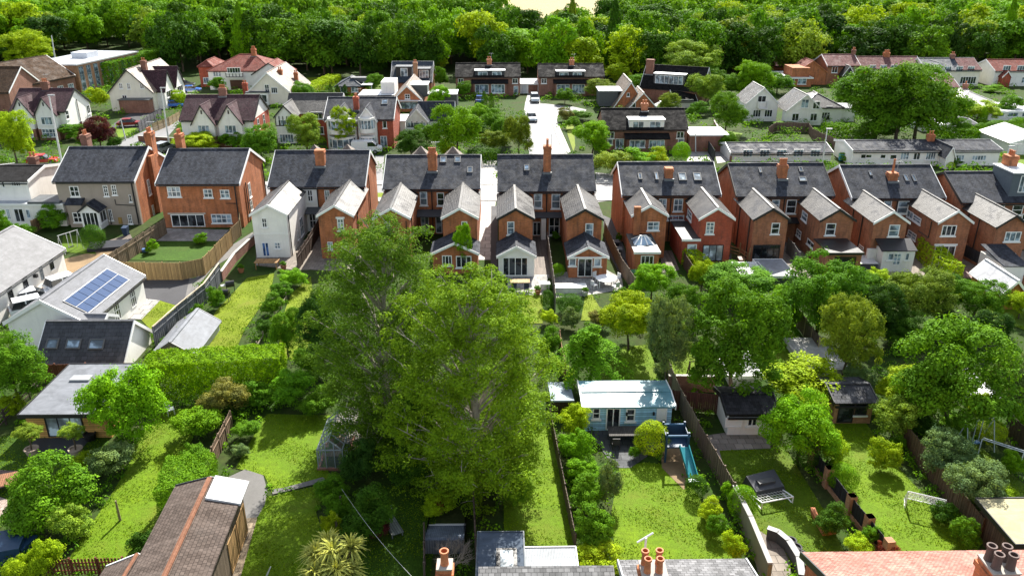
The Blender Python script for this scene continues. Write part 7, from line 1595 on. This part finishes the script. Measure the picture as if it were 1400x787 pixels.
def tw(b, d, L_, rad, dep):
    e = b + d * L_; W.tube([b, b.lerp(e, .5) + Vector((rr.uniform(-.05, .05),) * 3), e], [rad, rad * .75, rad * .45], 4, False)
    if dep:
        for _ in range(4 if dep > 1 else 3): tw(b.lerp(e, rr.uniform(.5, 1)), (d + Vector((rr.uniform(-.8, .8), rr.uniform(-.8, .8), rr.uniform(-.3, .5)))).normalized(), L_ * .68, rad * .55, dep - 1)
for i in range(9): tw(Vector((0, 0, 0)), Vector((math.cos(i * .7) * .6, math.sin(i * .7) * .6, .8)).normalized(), .85, .035, 3)
W.build('twigs', plain((.3, .25, .2), .8), r)
# ------------------------------------------------------------------ low ground cover between lawns, paths and buildings
polys = [[(v.co.x, v.co.y) for v in o.data.vertices] for o in bpy.data.objects if o.get('kind') == 'structure' and o.type == 'MESH' and o.name.split('.')[0] not in ('ground', 'field')]
foot = []
for o in list(bpy.data.objects):
    if o.type == 'EMPTY' and o.get('category') and o.name.split('.')[0] not in ('woodland_tree', 'fence', 'garden_tree', 'birch_tree') and any(c.name.split('.')[0] in ('wall', 'rear_wing', 'sunroom', 'rear_extension', 'front_extension', 'frame') for c in o.children):
        for c in o.children:
            if c.name.split('.')[0] in ('wall', 'rear_wing', 'sunroom', 'rear_extension', 'front_extension', 'side_wing', 'frame'):
                xs = [v.co.x for v in c.data.vertices]; ys = [v.co.y for v in c.data.vertices]; an = o.rotation_euler.z; cs, sn = math.cos(an), math.sin(an)
                foot.append([(o.location.x + x * cs - y * sn, o.location.y + x * sn + y * cs) for x, y in ((min(xs) - .4, min(ys) - .5), (max(xs) + .4, min(ys) - .5), (max(xs) + .4, max(ys) + .4), (min(xs) - .4, max(ys) + .4))])
def inside(P, poly):
    x, y = P[:, 0], P[:, 1]; r_ = np.zeros(len(P), bool); n = len(poly)
    for i in range(n):
        (x1, y1), (x2, y2) = poly[i], poly[i - 1]
        c = ((y1 > y) != (y2 > y)) & (x < (x2 - x1) * (y - y1) / (y2 - y1 + 1e-12) + x1); r_ ^= c
    return r_
rg = np.random.default_rng(21)
def cover(name, label, y0, y1, dens, sz, hts, leaf, per, colr, seed):
    n = int((y1 - y0) * (y0 + y1) * .8 * dens); Y_ = rg.uniform(y0, y1, n); X_ = rg.uniform(-1, 1, n) * Y_ * .8; C = np.stack([X_, Y_], 1); ok = np.ones(n, bool)
    f = np.sin(X_ * .37 + 1.3 * np.sin(Y_ * .21 + seed)) * np.sin(Y_ * .43 + seed) + rg.normal(0, .4, n); ok &= f > -.35
    for pl in polys + foot: ok &= ~inside(C, pl)
    C = C[ok]; r_ = rg.uniform(.5, 1.3, len(C)) * sz; h = rg.uniform(*hts, len(C)); P, N = clumps(rg, np.stack([C[:, 0], C[:, 1], h * .3], 1), r_, per, .75, .1); P[:, 2] = np.maximum(P[:, 2], .03)
    o = bpy.data.objects.new(name, leaf_mesh(name, P, N, leaf, .45, seed, .6)); col.objects.link(o); o.color = (*PAL[colr], 1); o['label'] = label; struct(o, 'stuff')
cover('ground_cover', 'low mixed leafy ground cover filling the garden beds', 24, 74, 1.0, .42, (.2, 1.2), .17, 34, 'mid', 1)
cover('ground_cover', 'paler low foliage scattered through the garden beds', 24, 74, .45, .36, (.2, 1.1), .16, 34, 'bright', 2)
cover('ground_cover', 'low garden greenery among the houses of the second street', 112, 196, .10, 1.1, (.3, 2.2), .34, 40, 'mid', 3)
cover('ground_cover', 'brighter garden greenery among the houses of the second street', 112, 196, .05, 1.0, (.3, 2.0), .34, 40, 'bright', 4)

# grass blades standing on the lawns
lp = [np.array([(v.co.x, v.co.y) for v in o.data.vertices]) for o in bpy.data.objects if o.get('kind') == 'structure' and o.name.split('.')[0] == 'lawn']
others = [pl for o, pl in [(o, [(v.co.x, v.co.y) for v in o.data.vertices]) for o in bpy.data.objects if o.get('kind') == 'structure' and o.type == 'MESH' and o.name.split('.')[0] in ('patio', 'path', 'driveway')]]
GP = []; DK = []
for q in lp:
    if q[:, 1].mean() > 76: continue
    lo, hi = q.min(0) - .15, q.max(0) + .15; n = int((hi - lo).prod() * 120); C = lo + rg.random((n, 2)) * (hi - lo); C = C[inside(C, [tuple(p) for p in (q - q.mean(0)) * 1.012 + q.mean(0)])]
    f = np.sin(C[:, 0] * 1.3 + 2 * np.sin(C[:, 1] * .7)) + np.sin(C[:, 1] * 1.9 + C[:, 0] * .6) + rg.normal(0, .7, len(C)); C = C[f > -.2]
    for pl in others: C = C[~inside(C, pl)]
    GP.append(C)
C = np.vstack(GP); sp = rg.random(len(C)) < .5
for nm, sel, cl, lb in (('grass', sp, (.095, .195, .003, 1), 'short grass blades growing on the garden lawns'), ('grass', ~sp, (.155, .255, .004, 1), 'paler grass blades growing on the garden lawns')):
    P = np.column_stack([C[sel], np.full(sel.sum(), .062)]); P[:, 2] += rg.random(len(P)) * .03; N = rdir(rg, len(P)); N[:, 2] = np.abs(N[:, 2]) + .3
    o = bpy.data.objects.new(nm, leaf_mesh(nm, P, N, .105, .3, 5, .4)); col.objects.link(o); o.color = cl; o['label'] = lb; struct(o, 'stuff')
